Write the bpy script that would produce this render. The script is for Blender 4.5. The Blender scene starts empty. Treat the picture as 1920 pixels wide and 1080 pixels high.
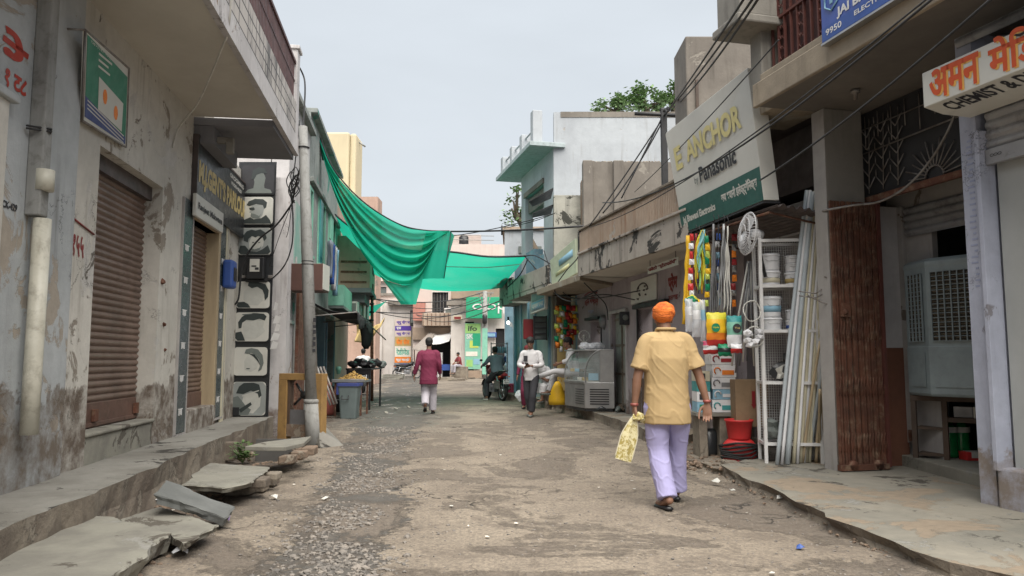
import bpy, bmesh, math, random
from mathutils import Vector, Matrix, noise
from math import sin, cos, pi, radians, sqrt, atan2
V = Vector
S = bpy.context.scene
C = S.collection
rnd = random.Random(7)

# ---------------------------------------------------------------- camera, world, sun, exposure
FPX, HZ, CAMZ = 1400.0, 672.0, 1.3
PITCH = math.atan((HZ - 540) / FPX)
cam = bpy.data.cameras.new('camera')
co = bpy.data.objects.new('camera', cam)
C.objects.link(co)
S.camera = co
co.location = (0, 0, CAMZ)
co.rotation_euler = (pi / 2 + PITCH, 0, 0)
cam.sensor_width = 36
cam.lens = FPX / 1920 * 36
cam.clip_start = 0.05
cam.clip_end = 1500

SUN_EL, SUN_AZ = radians(60), radians(162)      # azimuth from +Y clockwise: behind the camera, to the right
w = bpy.data.worlds.new('World')
S.world = w
w.use_nodes = True
nt = w.node_tree
nt.nodes.clear()
wo = nt.nodes.new('ShaderNodeOutputWorld')
bg = nt.nodes.new('ShaderNodeBackground')
sky = nt.nodes.new('ShaderNodeTexSky')
sky.sky_type = 'NISHITA'
sky.sun_disc = False
sky.sun_elevation = SUN_EL
sky.sun_rotation = SUN_AZ
sky.air_density = 1.6
sky.dust_density = 4.0
sky.ozone_density = 1.5
mx = nt.nodes.new('ShaderNodeMix')
mx.data_type = 'RGBA'
mx.inputs[0].default_value = 0.90
mx.inputs[7].default_value = (5.7, 6.1, 6.5, 1)     # even pale cloud cover over the sky
nt.links.new(sky.outputs[0], mx.inputs[6])
tcw = nt.nodes.new('ShaderNodeTexCoord'); cn = nt.nodes.new('ShaderNodeTexNoise'); cn.inputs['Scale'].default_value = 2.2; cn.inputs['Detail'].default_value = 5
mpw = nt.nodes.new('ShaderNodeMapping'); mpw.inputs[3].default_value = (1, 1, 3); nt.links.new(tcw.outputs['Generated'], mpw.inputs[0]); nt.links.new(mpw.outputs[0], cn.inputs['Vector'])
mr = nt.nodes.new('ShaderNodeMapRange'); mr.inputs[1].default_value = .35; mr.inputs[2].default_value = .65; mr.inputs[3].default_value = .955; mr.inputs[4].default_value = 1.05; nt.links.new(cn.outputs[0], mr.inputs[0])
cl = nt.nodes.new('ShaderNodeMix'); cl.data_type = 'RGBA'; cl.blend_type = 'MULTIPLY'; cl.inputs[0].default_value = 1; nt.links.new(mx.outputs[2], cl.inputs[6]); nt.links.new(mr.outputs[0], cl.inputs[7])
nt.links.new(cl.outputs[2], bg.inputs[0])
bg.inputs[1].default_value = 0.075
nt.links.new(bg.outputs[0], wo.inputs[0])

sl = bpy.data.lights.new('sun', 'SUN')
sl.energy = 4.2
sl.angle = radians(65)
sl.color = (1.0, 0.95, 0.87)
so = bpy.data.objects.new('sun', sl)
C.objects.link(so)
_sd = V((sin(SUN_AZ) * cos(SUN_EL), cos(SUN_AZ) * cos(SUN_EL), sin(SUN_EL)))
so.rotation_euler = _sd.to_track_quat('Z', 'Y').to_euler()
so.location = (0, -5, 20)
S.view_settings.view_transform = 'Standard'
S.view_settings.look = 'None'
S.view_settings.gamma = 1
S.view_settings.exposure = 0.82
try:
    S.cycles.use_denoising = True
    S.cycles.max_bounces = 6
    S.cycles.transparent_max_bounces = 8
except Exception:
    pass

# ---------------------------------------------------------------- measuring from the photograph onto real planes
_R, _U, _F = V((1, 0, 0)), V((0, -sin(PITCH), cos(PITCH))), V((0, cos(PITCH), sin(PITCH)))
CAM = V((0, 0, CAMZ))
def ray(px, py): return _R * ((px - 960) / FPX) + _U * ((540 - py) / FPX) + _F
def at_y(px, py, y):
    r = ray(px, py); return CAM + r * (y / r.y)
def at_z(px, py, z):
    r = ray(px, py); return CAM + r * ((z - CAMZ) / r.z)

class Fr:
    """a street frontage: s runs along it away from the camera, d out of it towards the street, z up"""
    def __init__(f, x0, y0, slope, side):
        f.o = V((x0, y0, 0)); f.u = V((slope, 1, 0)).normalized()
        f.n = V((f.u.y, -f.u.x, 0)) * (1 if side == 'L' else -1)
    def __call__(f, s, d, z): return f.o + f.u * s + f.n * d + V((0, 0, z))
    def hit(f, px, py, d=0.0):
        r = ray(px, py); p0 = f.o + f.n * d
        p = CAM + r * ((p0 - CAM).dot(f.n) / r.dot(f.n))
        return (p - f.o).dot(f.u), p.z
    def s(f, px, d=0.0, py=672): return f.hit(px, py, d)[0]
    def z(f, px, py, d=0.0): return f.hit(px, py, d)[1]
def rectf(o, ux, un):       # any vertical local frame
    return lambda a, b, c: o + ux * a + un * b + V((0, 0, c))
ID = lambda a, b, c: V((a, b, c))

# ---------------------------------------------------------------- materials
def lin(r, g, b):
    f = lambda c: c / 12.92 if c <= .04045 else ((c + .055) / 1.055) ** 2.4
    return (f(r / 255), f(g / 255), f(b / 255), 1)
class G:
    def __init__(g, name):
        g.m = bpy.data.materials.new(name); g.m.use_nodes = True
        g.t = g.m.node_tree; g.t.nodes.clear()
        g.out = g.t.nodes.new('ShaderNodeOutputMaterial')
        g.b = g.t.nodes.new('ShaderNodeBsdfPrincipled')
        g.t.links.new(g.b.outputs[0], g.out.inputs[0])
        geo = g.t.nodes.new('ShaderNodeNewGeometry'); g.pos = geo.outputs['Position']
        g.nrm = geo.outputs['Normal']
    def n(g, typ, **kw):
        x = g.t.nodes.new(typ)
        for k, v in kw.items(): setattr(x, k, v)
        return x
    def put(g, sock, v):
        if isinstance(v, bpy.types.NodeSocket): g.t.links.new(v, sock)
        elif isinstance(v, tuple) and len(v) == 3 and sock.type == 'RGBA': sock.default_value = (*v, 1)
        else: sock.default_value = v
    def scaled(g, sx, sy, sz, src=None):
        x = g.n('ShaderNodeMapping'); g.put(x.inputs[0], src or g.pos); x.inputs[3].default_value = (sx, sy, sz); return x.outputs[0]
    def noise(g, scale=5, detail=6, rough=.6, dist=0, vec=None):
        x = g.n('ShaderNodeTexNoise'); g.put(x.inputs['Vector'], vec or g.pos)
        x.inputs['Scale'].default_value = scale; x.inputs['Detail'].default_value = detail
        x.inputs['Roughness'].default_value = rough; x.inputs['Distortion'].default_value = dist
        return x.outputs[0]
    def vor(g, scale, feature='F1', vec=None, rand=1, out=0):
        x = g.n('ShaderNodeTexVoronoi', feature=feature); g.put(x.inputs['Vector'], vec or g.pos)
        x.inputs['Scale'].default_value = scale; x.inputs['Randomness'].default_value = rand; return x.outputs[out]
    def rng(g, v, a, b, c=0., d=1.):
        x = g.n('ShaderNodeMapRange'); x.clamp = True; g.put(x.inputs[0], v)
        for i, q in enumerate((a, b, c, d)): g.put(x.inputs[i + 1], q)
        return x.outputs[0]
    def ma(g, op, a, b=0.0, c=None):
        x = g.n('ShaderNodeMath', operation=op); g.put(x.inputs[0], a); g.put(x.inputs[1], b)
        if c is not None: g.put(x.inputs[2], c)
        return x.outputs[0]
    def mix(g, f, a, b, blend='MIX'):
        x = g.n('ShaderNodeMix', data_type='RGBA', blend_type=blend); g.put(x.inputs[0], f); g.put(x.inputs[6], a); g.put(x.inputs[7], b)
        return x.outputs[2]
    def xyz(g, src=None):
        x = g.n('ShaderNodeSeparateXYZ'); g.put(x.inputs[0], src or g.pos); return x.outputs
    def bump(g, h, dist=.01, strength=.5, nrm=None):
        x = g.n('ShaderNodeBump'); g.put(x.inputs['Height'], h); x.inputs['Distance'].default_value = dist; x.inputs['Strength'].default_value = strength
        if nrm is not None: g.put(x.inputs['Normal'], nrm)
        return x.outputs[0]
    def fin(g, col, rough=.8, metal=0., bump=None, **kw):
        g.put(g.b.inputs['Base Color'], col); g.put(g.b.inputs['Roughness'], rough); g.put(g.b.inputs['Metallic'], metal)
        if bump is not None: g.put(g.b.inputs['Normal'], bump)
        for k, v in kw.items(): g.put(g.b.inputs[k.replace('_', ' ')], v)
        return g.m

def wallm(name, base, second, scale=1.3, patch=None, streak=None, damp=None, rough=.9, bump=.5, crack=0, fine=.30):
    """weathered painted plaster: blotches, peeling patches, run-off streaks, rising damp, hairline cracks"""
    g = G(name)
    n1 = g.noise(scale, 8, .62, .3)
    col = g.mix(g.rng(n1, .40, .60), base, second)
    n2 = g.noise(scale * 9, 6, .7)
    col = g.mix(g.rng(n2, .3, .75, 0, fine), col, tuple(c * .45 for c in base[:3]) + (1,))
    h = n2
    if streak:
        sc, amt = streak[0], streak[1]
        sv = g.noise(1, 7, .65, .2, g.scaled(7, 7, .55))
        s2 = g.noise(.9, 3, .5)
        f = g.ma('MULTIPLY', g.rng(sv, .52, .72), g.rng(s2, .4, .62))
        col = g.mix(g.ma('MULTIPLY', f, amt), col, sc)
    if patch:
        for (pc, thr, ps) in (patch if isinstance(patch, list) else [patch]):
            n3 = g.noise(ps, 10, .68, .6)
            f = g.rng(n3, thr, thr + .025)
            col = g.mix(f, col, g.mix(g.noise(ps * 12, 3), pc, tuple(c * .6 for c in pc[:3]) + (1,)))
            h = g.ma('SUBTRACT', h, g.ma('MULTIPLY', f, .6))
    if damp:
        dc, z0, z1 = damp
        z = g.xyz()[2]
        n4 = g.noise(2.3, 7, .65, .4)
        lvl = g.ma('ADD', z, g.ma('MULTIPLY', g.ma('SUBTRACT', n4, .5), -2.6 * (z1 - z0)))
        f = g.rng(lvl, z1, z1 - .04)
        n5 = g.noise(5, 7, .7)
        col = g.mix(g.ma('MULTIPLY', f, g.rng(n5, .35, .6, .25, .95)), col, dc)
    if crack:
        dv = g.n('ShaderNodeVectorMath', operation='ADD'); nn = g.n('ShaderNodeTexNoise'); g.put(nn.inputs['Vector'], g.pos); nn.inputs['Scale'].default_value = 3.1; nn.inputs['Detail'].default_value = 9; nn.inputs['Roughness'].default_value = .7
        g.put(dv.inputs[0], g.pos); g.put(dv.inputs[1], nn.outputs[1])
        e = g.vor(crack, 'DISTANCE_TO_EDGE', vec=dv.outputs[0])
        msk = g.rng(g.noise(.9, 3), .53, .58)
        f = g.ma('MULTIPLY', g.rng(e, .009, .002), msk)
        col = g.mix(f, col, (.03, .028, .025, 1))
    b = g.bump(h, .012, bump)
    return g.fin(col, rough, bump=b)

def pm(name, base, second=None, scale=6, rough=.6, metal=0., bump=.0, spec=None, lo=.35, hi=.68, stretch=(1, 1, 1), dirt=0., dirtcol=(.05, .04, .03, 1), **kw):
    g = G(name)
    second = second or tuple(c * .72 for c in base[:3]) + (1,)
    v = g.scaled(*stretch)
    n1 = g.noise(scale, 6, .62, .1, v)
    col = g.mix(g.rng(n1, lo, hi), base, second)
    if dirt:
        n2 = g.noise(scale * 1.7 + 1, 8, .7, .4)
        col = g.mix(g.rng(n2, .5, .72, 0, dirt), col, dirtcol)
    rr = g.rng(g.noise(scale * 2, 4), .3, .7, max(.05, rough - .1), min(1, rough + .1))
    return g.fin(col, rr, metal, g.bump(n1, .01, bump) if bump else None, **kw)

# ---------------------------------------------------------------- mesh collector
class MB:
    def __init__(q): q.v = []; q.f = []; q.sm = []; q.mi = []; q.cur = 0
    def add(q, vs, fs, smooth=False):
        k = len(q.v); q.v.extend(V(p) for p in vs)
        for f in fs: q.f.append([i + k for i in f]); q.sm.append(smooth); q.mi.append(q.cur)
        return q
    def box(q, T, a0, a1, b0, b1, c0, c1):
        vs = [T(a, b, c) for a in (a0, a1) for b in (b0, b1) for c in (c0, c1)]
        return q.add(vs, [(0, 1, 3, 2), (4, 6, 7, 5), (0, 4, 5, 1), (2, 3, 7, 6), (0, 2, 6, 4), (1, 5, 7, 3)])
    def quad(q, *p): return q.add(p, [tuple(range(len(p)))])
    def prism(q, pts, off):
        n = len(pts); off = V(off)
        vs = [V(p) for p in pts] + [V(p) + off for p in pts]
        return q.add(vs, [tuple(range(n))[::-1], tuple(range(n, 2 * n))] + [(i, (i + 1) % n, (i + 1) % n + n, i + n) for i in range(n)])
    def tube(q, pts, r, n=8, smooth=True, cap=True, flat=1.0, up=None):
        pts = [V(p) for p in pts]; m = len(pts)
        rs = r if isinstance(r, (list, tuple)) else [r] * m
        t0 = (pts[1] - pts[0]).normalized()
        a = V(up) if up is not None else (V((0, 0, 1)) if abs(t0.z) < .9 else V((1, 0, 0)))
        x = t0.cross(a).normalized(); vs = []
        for i, p in enumerate(pts):
            t = (pts[min(i + 1, m - 1)] - pts[max(i - 1, 0)]).normalized()
            x = (x - t * x.dot(t)).normalized(); y = t.cross(x)
            for k in range(n):
                an = 2 * pi * k / n
                vs.append(p + (x * cos(an) + y * sin(an) * flat) * rs[i])
        fs = [(i * n + k, i * n + (k + 1) % n, (i + 1) * n + (k + 1) % n, (i + 1) * n + k) for i in range(m - 1) for k in range(n)]
        if cap: fs += [tuple(range(n))[::-1], tuple(range((m - 1) * n, m * n))]
        return q.add(vs, fs, smooth)
    def rings(q, rings, smooth=True, cap=True):
        n = len(rings[0]); m = len(rings); vs = [p for r in rings for p in r]
        fs = [(i * n + k, i * n + (k + 1) % n, (i + 1) * n + (k + 1) % n, (i + 1) * n + k) for i in range(m - 1) for k in range(n)]
        if cap: fs += [tuple(range(n))[::-1], tuple(range((m - 1) * n, m * n))]
        return q.add(vs, fs, smooth)
    def lathe(q, c, prof, n=20, axis=(0, 0, 1), smooth=True, cap=True):
        c = V(c); ax = V(axis).normalized(); a = V((1, 0, 0)) if abs(ax.x) < .9 else V((0, 1, 0))
        x = ax.cross(a).normalized(); y = ax.cross(x)
        return q.rings([[c + ax * h + (x * cos(2 * pi * k / n) + y * sin(2 * pi * k / n)) * r for k in range(n)] for r, h in prof], smooth, cap)
    def ell(q, c, rx, ry, rz, rot=None, n=14, m=9, smooth=True):
        c = V(c); R = rot or Matrix.Identity(3); vs = []
        rr = []
        for i in range(m + 1):
            th = pi * (i + .02) / (m + .04)
            rr.append([c + R @ V((rx * sin(th) * cos(2 * pi * k / n), ry * sin(th) * sin(2 * pi * k / n), -rz * cos(th))) for k in range(n)])
        return q.rings(rr, smooth)
    def rock(q, c, r, seed=0, sq=(1, 1, .7), sub=1):
        bm = bmesh.new(); bmesh.ops.create_icosphere(bm, subdivisions=sub, radius=1)
        c = V(c); rr = random.Random(seed); off = V((rr.random() * 50, rr.random() * 50, rr.random() * 50)); R = Matrix.Rotation(rr.random() * 6, 3, 'Z')
        vs = []
        for v in bm.verts:
            k = 1 + .55 * noise.noise(v.co * 1.3 + off)
            vs.append(c + R @ V((v.co.x * sq[0], v.co.y * sq[1], v.co.z * sq[2])) * (r * k))
        fs = [[x.index for x in f.verts] for f in bm.faces]; bm.free()
        return q.add(vs, fs, False)
    def grid(q, fn, nu, nv, smooth=True):
        vs = [fn(i / nu, j / nv) for i in range(nu + 1) for j in range(nv + 1)]
        fs = [(i * (nv + 1) + j, (i + 1) * (nv + 1) + j, (i + 1) * (nv + 1) + j + 1, i * (nv + 1) + j + 1) for i in range(nu) for j in range(nv)]
        return q.add(vs, fs, smooth)
    def build(q, name, mat, parent=None, bevel=0, solid=0, jitter=0, weld=0, **tags):
        me = bpy.data.meshes.new(name)
        vs = q.v
        if jitter: vs = [v + V((noise.noise(v * 3.1), noise.noise(v * 3.1 + V((9, 3, 1))), noise.noise(v * 3.1 + V((2, 8, 5))))) * jitter for v in vs]
        me.from_pydata([tuple(v) for v in vs], [], q.f); 
        me.polygons.foreach_set('use_smooth', q.sm)
        mats = mat if isinstance(mat, (list, tuple)) else [mat]
        for m in mats: me.materials.append(m)
        if len(mats) > 1: me.polygons.foreach_set('material_index', q.mi)
        bm = bmesh.new(); bm.from_mesh(me)
        if weld: bmesh.ops.remove_doubles(bm, verts=bm.verts, dist=weld)
        bmesh.ops.recalc_face_normals(bm, faces=bm.faces); bm.to_mesh(me); bm.free()
        o = bpy.data.objects.new(name, me); C.objects.link(o)
        if parent: o.parent = parent
        if solid:
            md = o.modifiers.new('solid', 'SOLIDIFY'); md.thickness = solid; md.offset = 0
        if bevel:
            md = o.modifiers.new('bevel', 'BEVEL'); md.width = bevel; md.segments = 2; md.limit_method = 'ANGLE'; md.angle_limit = radians(40)
            md.harden_normals = False
        if tags: tag(o, **tags)
        return o

def tag(o, label=None, cat=None, group=None, kind=None):
    if label: o['label'] = label
    if cat: o['category'] = cat
    if group: o['group'] = group
    if kind: o['kind'] = kind
    return o
def thing(name, label, cat, group=None):
    o = bpy.data.objects.new(name, None); C.objects.link(o); o.empty_display_size = .1
    return tag(o, label, cat, group)
def kids(o): return [c for c in bpy.data.objects if c.parent == o]
DONE = set()
def tree(o):
    r = [o]
    for c in kids(o): r += tree(c)
    return r
def finish(root, base=None):
    """move a thing's origin from the world centre to its own base"""
    if root.name in DONE: return
    DONE.add(root.name)
    ms = [o for o in tree(root) if o.type == 'MESH']
    if not ms: return
    if base is None:
        lo, hi = V((1e9,) * 3), V((-1e9,) * 3)
        for o in ms:
            for v in o.data.vertices:
                for i in range(3):
                    lo[i] = min(lo[i], v.co[i]); hi[i] = max(hi[i], v.co[i])
        base = V(((lo.x + hi.x) / 2, (lo.y + hi.y) / 2, lo.z))
    base = V(base)
    for me in {o.data for o in ms}: me.transform(Matrix.Translation(-base))
    root.location = base
def finish_all():
    for o in list(C.objects):
        if o.parent is None and o.type in ('MESH', 'EMPTY') and o.name not in DONE: finish(o)
def dup(root, loc, rotz=0, label=None, group=None, scale=None):
    def cp(o, par):
        c = o.copy(); C.objects.link(c); c.parent = par
        for k in kids(o): cp(k, c)
        return c
    r = cp(root, None); r.location = loc; r.rotation_euler = (root.rotation_euler[0], root.rotation_euler[1], rotz)
    if scale: r.scale = scale
    if label: r['label'] = label
    if group: r['group'] = group
    DONE.add(r.name)
    return r

def text_mb(q, body, T, size, x=0, y=0, width=None, offset=0, slant=0, height=None, d=0, extr=0, align='LEFT'):
    """lettering triangles mapped by T(x, y, d); scaled to a width when given"""
    cu = bpy.data.curves.new('lettering', 'FONT'); cu.body = body; cu.size = size; cu.offset = offset; cu.shear = slant; cu.extrude = extr
    cu.resolution_u = 3
    o = bpy.data.objects.new('lettering', cu); C.objects.link(o)
    dg = bpy.context.evaluated_depsgraph_get()
    me = bpy.data.meshes.new_from_object(o.evaluated_get(dg))
    xs = [v.co.x for v in me.vertices]; ys = [v.co.y for v in me.vertices]
    if xs:
        x0, x1, y0, y1 = min(xs), max(xs), min(ys), max(ys)
        kx = width / (x1 - x0) if width else 1
        ky = height / (y1 - y0) if height else (kx if width else 1)
        q.add([T(x + (v.co.x - x0) * kx, y + (v.co.y - (y0 if height else 0)) * ky, d + v.co.z) for v in me.vertices], [list(p.vertices) for p in me.polygons])
    bpy.data.objects.remove(o); bpy.data.curves.remove(cu); bpy.data.meshes.remove(me)
    return q

def wallp(q, T, s0, s1, z0, z1, d0, d1, holes=()):
    """a wall slab with rectangular openings (s0, s1, z0, z1), no inner faces"""
    ss = sorted({s0, s1} | {min(max(h[i], s0), s1) for h in holes for i in (0, 1)})
    zs = sorted({z0, z1} | {min(max(h[i], z0), z1) for h in holes for i in (2, 3)})
    def solid(i, j):
        if i < 0 or j < 0 or i >= len(ss) - 1 or j >= len(zs) - 1: return False
        cs, cz = (ss[i] + ss[i + 1]) / 2, (zs[j] + zs[j + 1]) / 2
        return not any(h[0] < cs < h[1] and h[2] < cz < h[3] for h in holes)
    for i in range(len(ss) - 1):
        for j in range(len(zs) - 1):
            if not solid(i, j): continue
            a, b, c, e = ss[i], ss[i + 1], zs[j], zs[j + 1]
            q.quad(T(a, d1, c), T(b, d1, c), T(b, d1, e), T(a, d1, e)); q.quad(T(a, d0, c), T(b, d0, c), T(b, d0, e), T(a, d0, e))
            if not solid(i - 1, j): q.quad(T(a, d0, c), T(a, d1, c), T(a, d1, e), T(a, d0, e))
            if not solid(i + 1, j): q.quad(T(b, d0, c), T(b, d1, c), T(b, d1, e), T(b, d0, e))
            if not solid(i, j - 1): q.quad(T(a, d0, c), T(b, d0, c), T(b, d1, c), T(a, d1, c))
            if not solid(i, j + 1): q.quad(T(a, d0, e), T(b, d0, e), T(b, d1, e), T(a, d1, e))
    return q
def shutterm(q, T, s0, s1, z0, z1, d, slat=.09, amp=.016):
    """corrugated roller shutter curtain"""
    n = max(2, int((z1 - z0) / slat)); prof = [(0, 0), (.12, -.6), (.24, -.2), (.45, .8), (.62, 1), (.8, .8), (.94, .1)]
    rows = []
    for i in range(n):
        for a, b in prof:
            rows.append((z0 + (i + a) * (z1 - z0) / n, d + b * amp))
    rows.append((z1, d))
    vs = []
    for z, dd in rows: vs += [T(s0, dd, z), T(s1, dd, z)]
    return q.add(vs, [(2 * i, 2 * i + 1, 2 * i + 3, 2 * i + 2) for i in range(len(rows) - 1)], False)
def wire(q, p, r_, sag=0.0, r=.008, n=14, wob=0, k=5):
    p, r_ = V(p), V(r_)
    pts = [p.lerp(r_, i / n) - V((0, 0, sag * 4 * (i / n) * (1 - i / n))) + V((noise.noise(V((i * .9, r * 99, p.x))), 0, noise.noise(V((i * .8, 4, p.x))))) * wob for i in range(n + 1)]
    return q.tube(pts, r, k)
def cable(q, pts, r=.008, k=5, sub=5):
    """smooth Catmull-Rom run through points"""
    P = [V(p) for p in pts]; P = [P[0]] + P + [P[-1]]; out = []
    for i in range(1, len(P) - 2):
        for j in range(sub):
            t = j / sub; a, b, c, e = P[i - 1:i + 3]
            out.append(.5 * ((2 * b) + (c - a) * t + (2 * a - 5 * b + 4 * c - e) * t * t + (3 * b - a - 3 * c + e) * t ** 3))
    out.append(P[-2]); return q.tube(out, r, k)
# ---------------------------------------------------------------- shared materials
L = lin
def road_mat():
    g = G('road_concrete'); x, y, z = g.xyz()
    n1 = g.noise(.9, 9, .62, .4); n2 = g.noise(7, 8, .7); n3 = g.noise(45, 4, .7)
    sand, brown, grey = (.345, .288, .222, 1), (.178, .143, .112, 1), (.125, .119, .108, 1)
    col = g.mix(g.rng(n1, .4, .62), sand, (.268, .220, .170, 1))
    # worn asphalt band along the left wheel track
    track = g.ma('ABSOLUTE', g.ma('ADD', g.ma('ADD', x, g.ma('MULTIPLY', y, .128)), .52))
    tn = g.noise(1.1, 9, .66, .5)
    rg_ = g.noise(5.5, 12, .78, .3)
    e = g.ma('ADD', g.ma('ADD', track, g.ma('MULTIPLY', g.ma('SUBTRACT', tn, .5), 1.5)), g.ma('MULTIPLY', g.ma('SUBTRACT', rg_, .5), .9))
    far = g.rng(y, 9, 17)
    band = g.rng(g.ma('SUBTRACT', e, g.ma('MULTIPLY', far, .35)), .37, .33)
    col = g.mix(band, col, g.mix(g.rng(n2, .35, .65), grey, (.085, .078, .07, 1)))
    # scattered worn patches in the middle of the lane
    p = g.noise(.62, 10, .66, .9, g.scaled(1, .8, 1))
    ragged = g.noise(4.5, 12, .78, .3)
    pf = g.rng(g.ma('ADD', p, g.ma('MULTIPLY', g.ma('SUBTRACT', ragged, .5), .34)), .51, .56)
    col = g.mix(g.ma('MULTIPLY', pf, .95), col, g.mix(g.rng(n2, .4, .6), brown, (.205, .170, .135, 1)))
    pb = g.noise(2.6, 10, .72, .5)
    col = g.mix(g.ma('MULTIPLY', g.rng(pb, .53, .58), .55), col, brown)
    # far slimy stretch with standing water, a run of muddy drain along the left steps
    wx = g.ma('ADD', x, g.ma('MULTIPLY', y, .13))
    wet_n = g.noise(.8, 8, .6, .6, g.scaled(1, .45, 1))
    wet = g.ma('MULTIPLY', g.rng(y, 12.5, 17), g.ma('MULTIPLY', g.rng(wet_n, .40, .5), g.rng(wx, 1.4, .4)))
    col = g.mix(g.ma('MULTIPLY', wet, .8), col, (.085, .088, .08, 1))
    dr = g.rng(g.ma('ADD', wx, g.ma('MULTIPLY', g.ma('SUBTRACT', n1, .5), 1.6)), -1.62, -1.72)
    col = g.mix(dr, col, g.mix(g.rng(n2, .4, .6), (.075, .055, .042, 1), (.15, .118, .09, 1)))
    # grit, cracks
    sp3 = g.noise(22, 8, .8)
    col = g.mix(g.rng(sp3, .46, .62, 0, .55), col, (.10, .085, .07, 1))
    col = g.mix(g.rng(n3, .35, .70, 0, .65), col, (.07, .06, .052, 1))
    col = g.mix(g.rng(g.noise(130, 2, .5), .66, .74, 0, .7), col, (.42, .37, .31, 1))
    dv = g.n('ShaderNodeVectorMath', operation='ADD'); nn = g.n('ShaderNodeTexNoise'); g.put(nn.inputs['Vector'], g.pos); nn.inputs['Scale'].default_value = 2.2; nn.inputs['Detail'].default_value = 6
    g.put(dv.inputs[0], g.pos); g.put(dv.inputs[1], nn.outputs[1])
    ce = g.vor(.40, 'DISTANCE_TO_EDGE', vec=dv.outputs[0])
    cf = g.ma('MULTIPLY', g.rng(ce, .006, .001), g.rng(g.noise(.5, 2), .48, .56))
    col = g.mix(cf, col, (.035, .03, .026, 1))
    h = g.ma('ADD', g.ma('MULTIPLY', n2, .5), g.ma('ADD', g.ma('MULTIPLY', n3, .25), g.ma('MULTIPLY', g.ma('ADD', band, pf), -.35)))
    h = g.ma('SUBTRACT', h, g.ma('MULTIPLY', cf, .6))
    rough = g.rng(g.ma('MULTIPLY', wet, g.rng(g.noise(2.2, 5, .6, .3, g.scaled(1, .4, 1)), .55, .6)), 0, 1, .92, .12)
    return g.fin(col, rough, bump=g.bump(h, .035, .8))
def tile_mat(name, c1, c2, sx, sz, mortar, grime, amt):
    g = G(name)
    n = g.noise(2, 6, .6, .3, g.scaled(1, 1, .7))
    # tiles run along y and z in the world
    br = g.n('ShaderNodeTexBrick'); br.offset = 0; br.squash = 1
    x, y, z = g.xyz(); cb = g.n('ShaderNodeCombineXYZ'); g.put(cb.inputs[0], y); g.put(cb.inputs[1], z)
    g.put(br.inputs[0], cb.outputs[0]); br.inputs['Scale'].default_value = 1
    br.inputs['Brick Width'].default_value = sx; br.inputs['Row Height'].default_value = sz; br.inputs['Mortar Size'].default_value = .012
    br.inputs['Color1'].default_value = c1; br.inputs['Color2'].default_value = c2; br.inputs['Mortar'].default_value = mortar
    sv = g.noise(1, 8, .7, .3, g.scaled(5, 5, .8))
    col = g.mix(g.ma('MULTIPLY', g.rng(sv, .50, .6), amt), br.outputs[0], grime)
    return g.fin(col, .6, bump=g.bump(g.noise(20), .004, .4))

M = {}
M['road'] = road_mat()
M['paveL'] = wallm('pavement_cement', (.25, .24, .215, 1), (.165, .155, .135, 1), 1.1, patch=((.045, .04, .034, 1), .60, 1.6), bump=.6, crack=1.3, fine=.3)
M['paveR'] = wallm('apron_cement', (.30, .275, .225, 1), (.205, .195, .165, 1), .9, patch=[((.33, .265, .195, 1), .53, 1.1), ((.09, .08, .065, 1), .60, 1.7), ((.33, .32, .29, 1), .60, 2.6)], bump=.6, crack=.6, fine=.3)
M['kerbside'] = wallm('kerb_masonry', (.28, .24, .19, 1), (.15, .12, .095, 1), 2.2, patch=((.30, .26, .21, 1), .56, 2.5), bump=1, crack=3.2, fine=.5)
M['slab'] = wallm('slab_stone', (.26, .25, .21, 1), (.19, .18, .155, 1), 2.2, patch=[((.12, .105, .085, 1), .60, 2.6), ((.31, .30, .27, 1), .6, 3)], crack=1.7, bump=.4, fine=.2)
M['slab2'] = wallm('slate_stone', (.17, .175, .17, 1), (.12, .125, .12, 1), 2, bump=.4, fine=.2)
M['creamwall'] = wallm('cream_plaster', (.59, .565, .515, 1), (.48, .46, .415, 1), .8, patch=[((.30, .26, .215, 1), .585, 1.5), ((.58, .56, .53, 1), .58, 1.0), ((.16, .14, .12, 1), .66, 3.5)], streak=((.15, .12, .09, 1), .7), damp=((.10, .07, .05, 1), .75, 1.0), crack=1.0)
M['bluewall'] = wallm('pale_blue_plaster', (.44, .46, .47, 1), (.35, .37, .38, 1), .9, patch=[((.42, .37, .31, 1), .56, 1.2), ((.17, .16, .15, 1), .64, 2)], streak=((.12, .12, .12, 1), .6), damp=((.13, .10, .075, 1), .7, 1.05), crack=1.2)
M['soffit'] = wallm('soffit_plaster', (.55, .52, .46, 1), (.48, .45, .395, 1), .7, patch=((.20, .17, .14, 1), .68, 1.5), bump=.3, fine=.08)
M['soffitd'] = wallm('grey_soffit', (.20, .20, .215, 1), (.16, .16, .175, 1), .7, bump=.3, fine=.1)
M['whitewall'] = wallm('white_limewash', (.56, .54, .54, 1), (.45, .43, .43, 1), .8, patch=[((.30, .22, .17, 1), .62, 1.4), ((.20, .19, .19, 1), .66, 2.4)], streak=((.17, .15, .14, 1), .75), damp=((.14, .10, .08, 1), .25, .45), crack=1.1)
M['greywall'] = wallm('stained_limewash', (.33, .35, .33, 1), (.20, .22, .21, 1), 1.0, patch=[((.09, .28, .23, 1), .56, .6), ((.42, .41, .39, 1), .58, 1.3)], streak=((.06, .06, .06, 1), .9), crack=1.2)
M['lilacwall'] = wallm('lilac_limewash', (.42, .37, .39, 1), (.34, .30, .32, 1), .9, patch=((.22, .18, .16, 1), .63, 1.7), streak=((.12, .10, .09, 1), .7), damp=((.15, .12, .10, 1), .4, .7))
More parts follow.
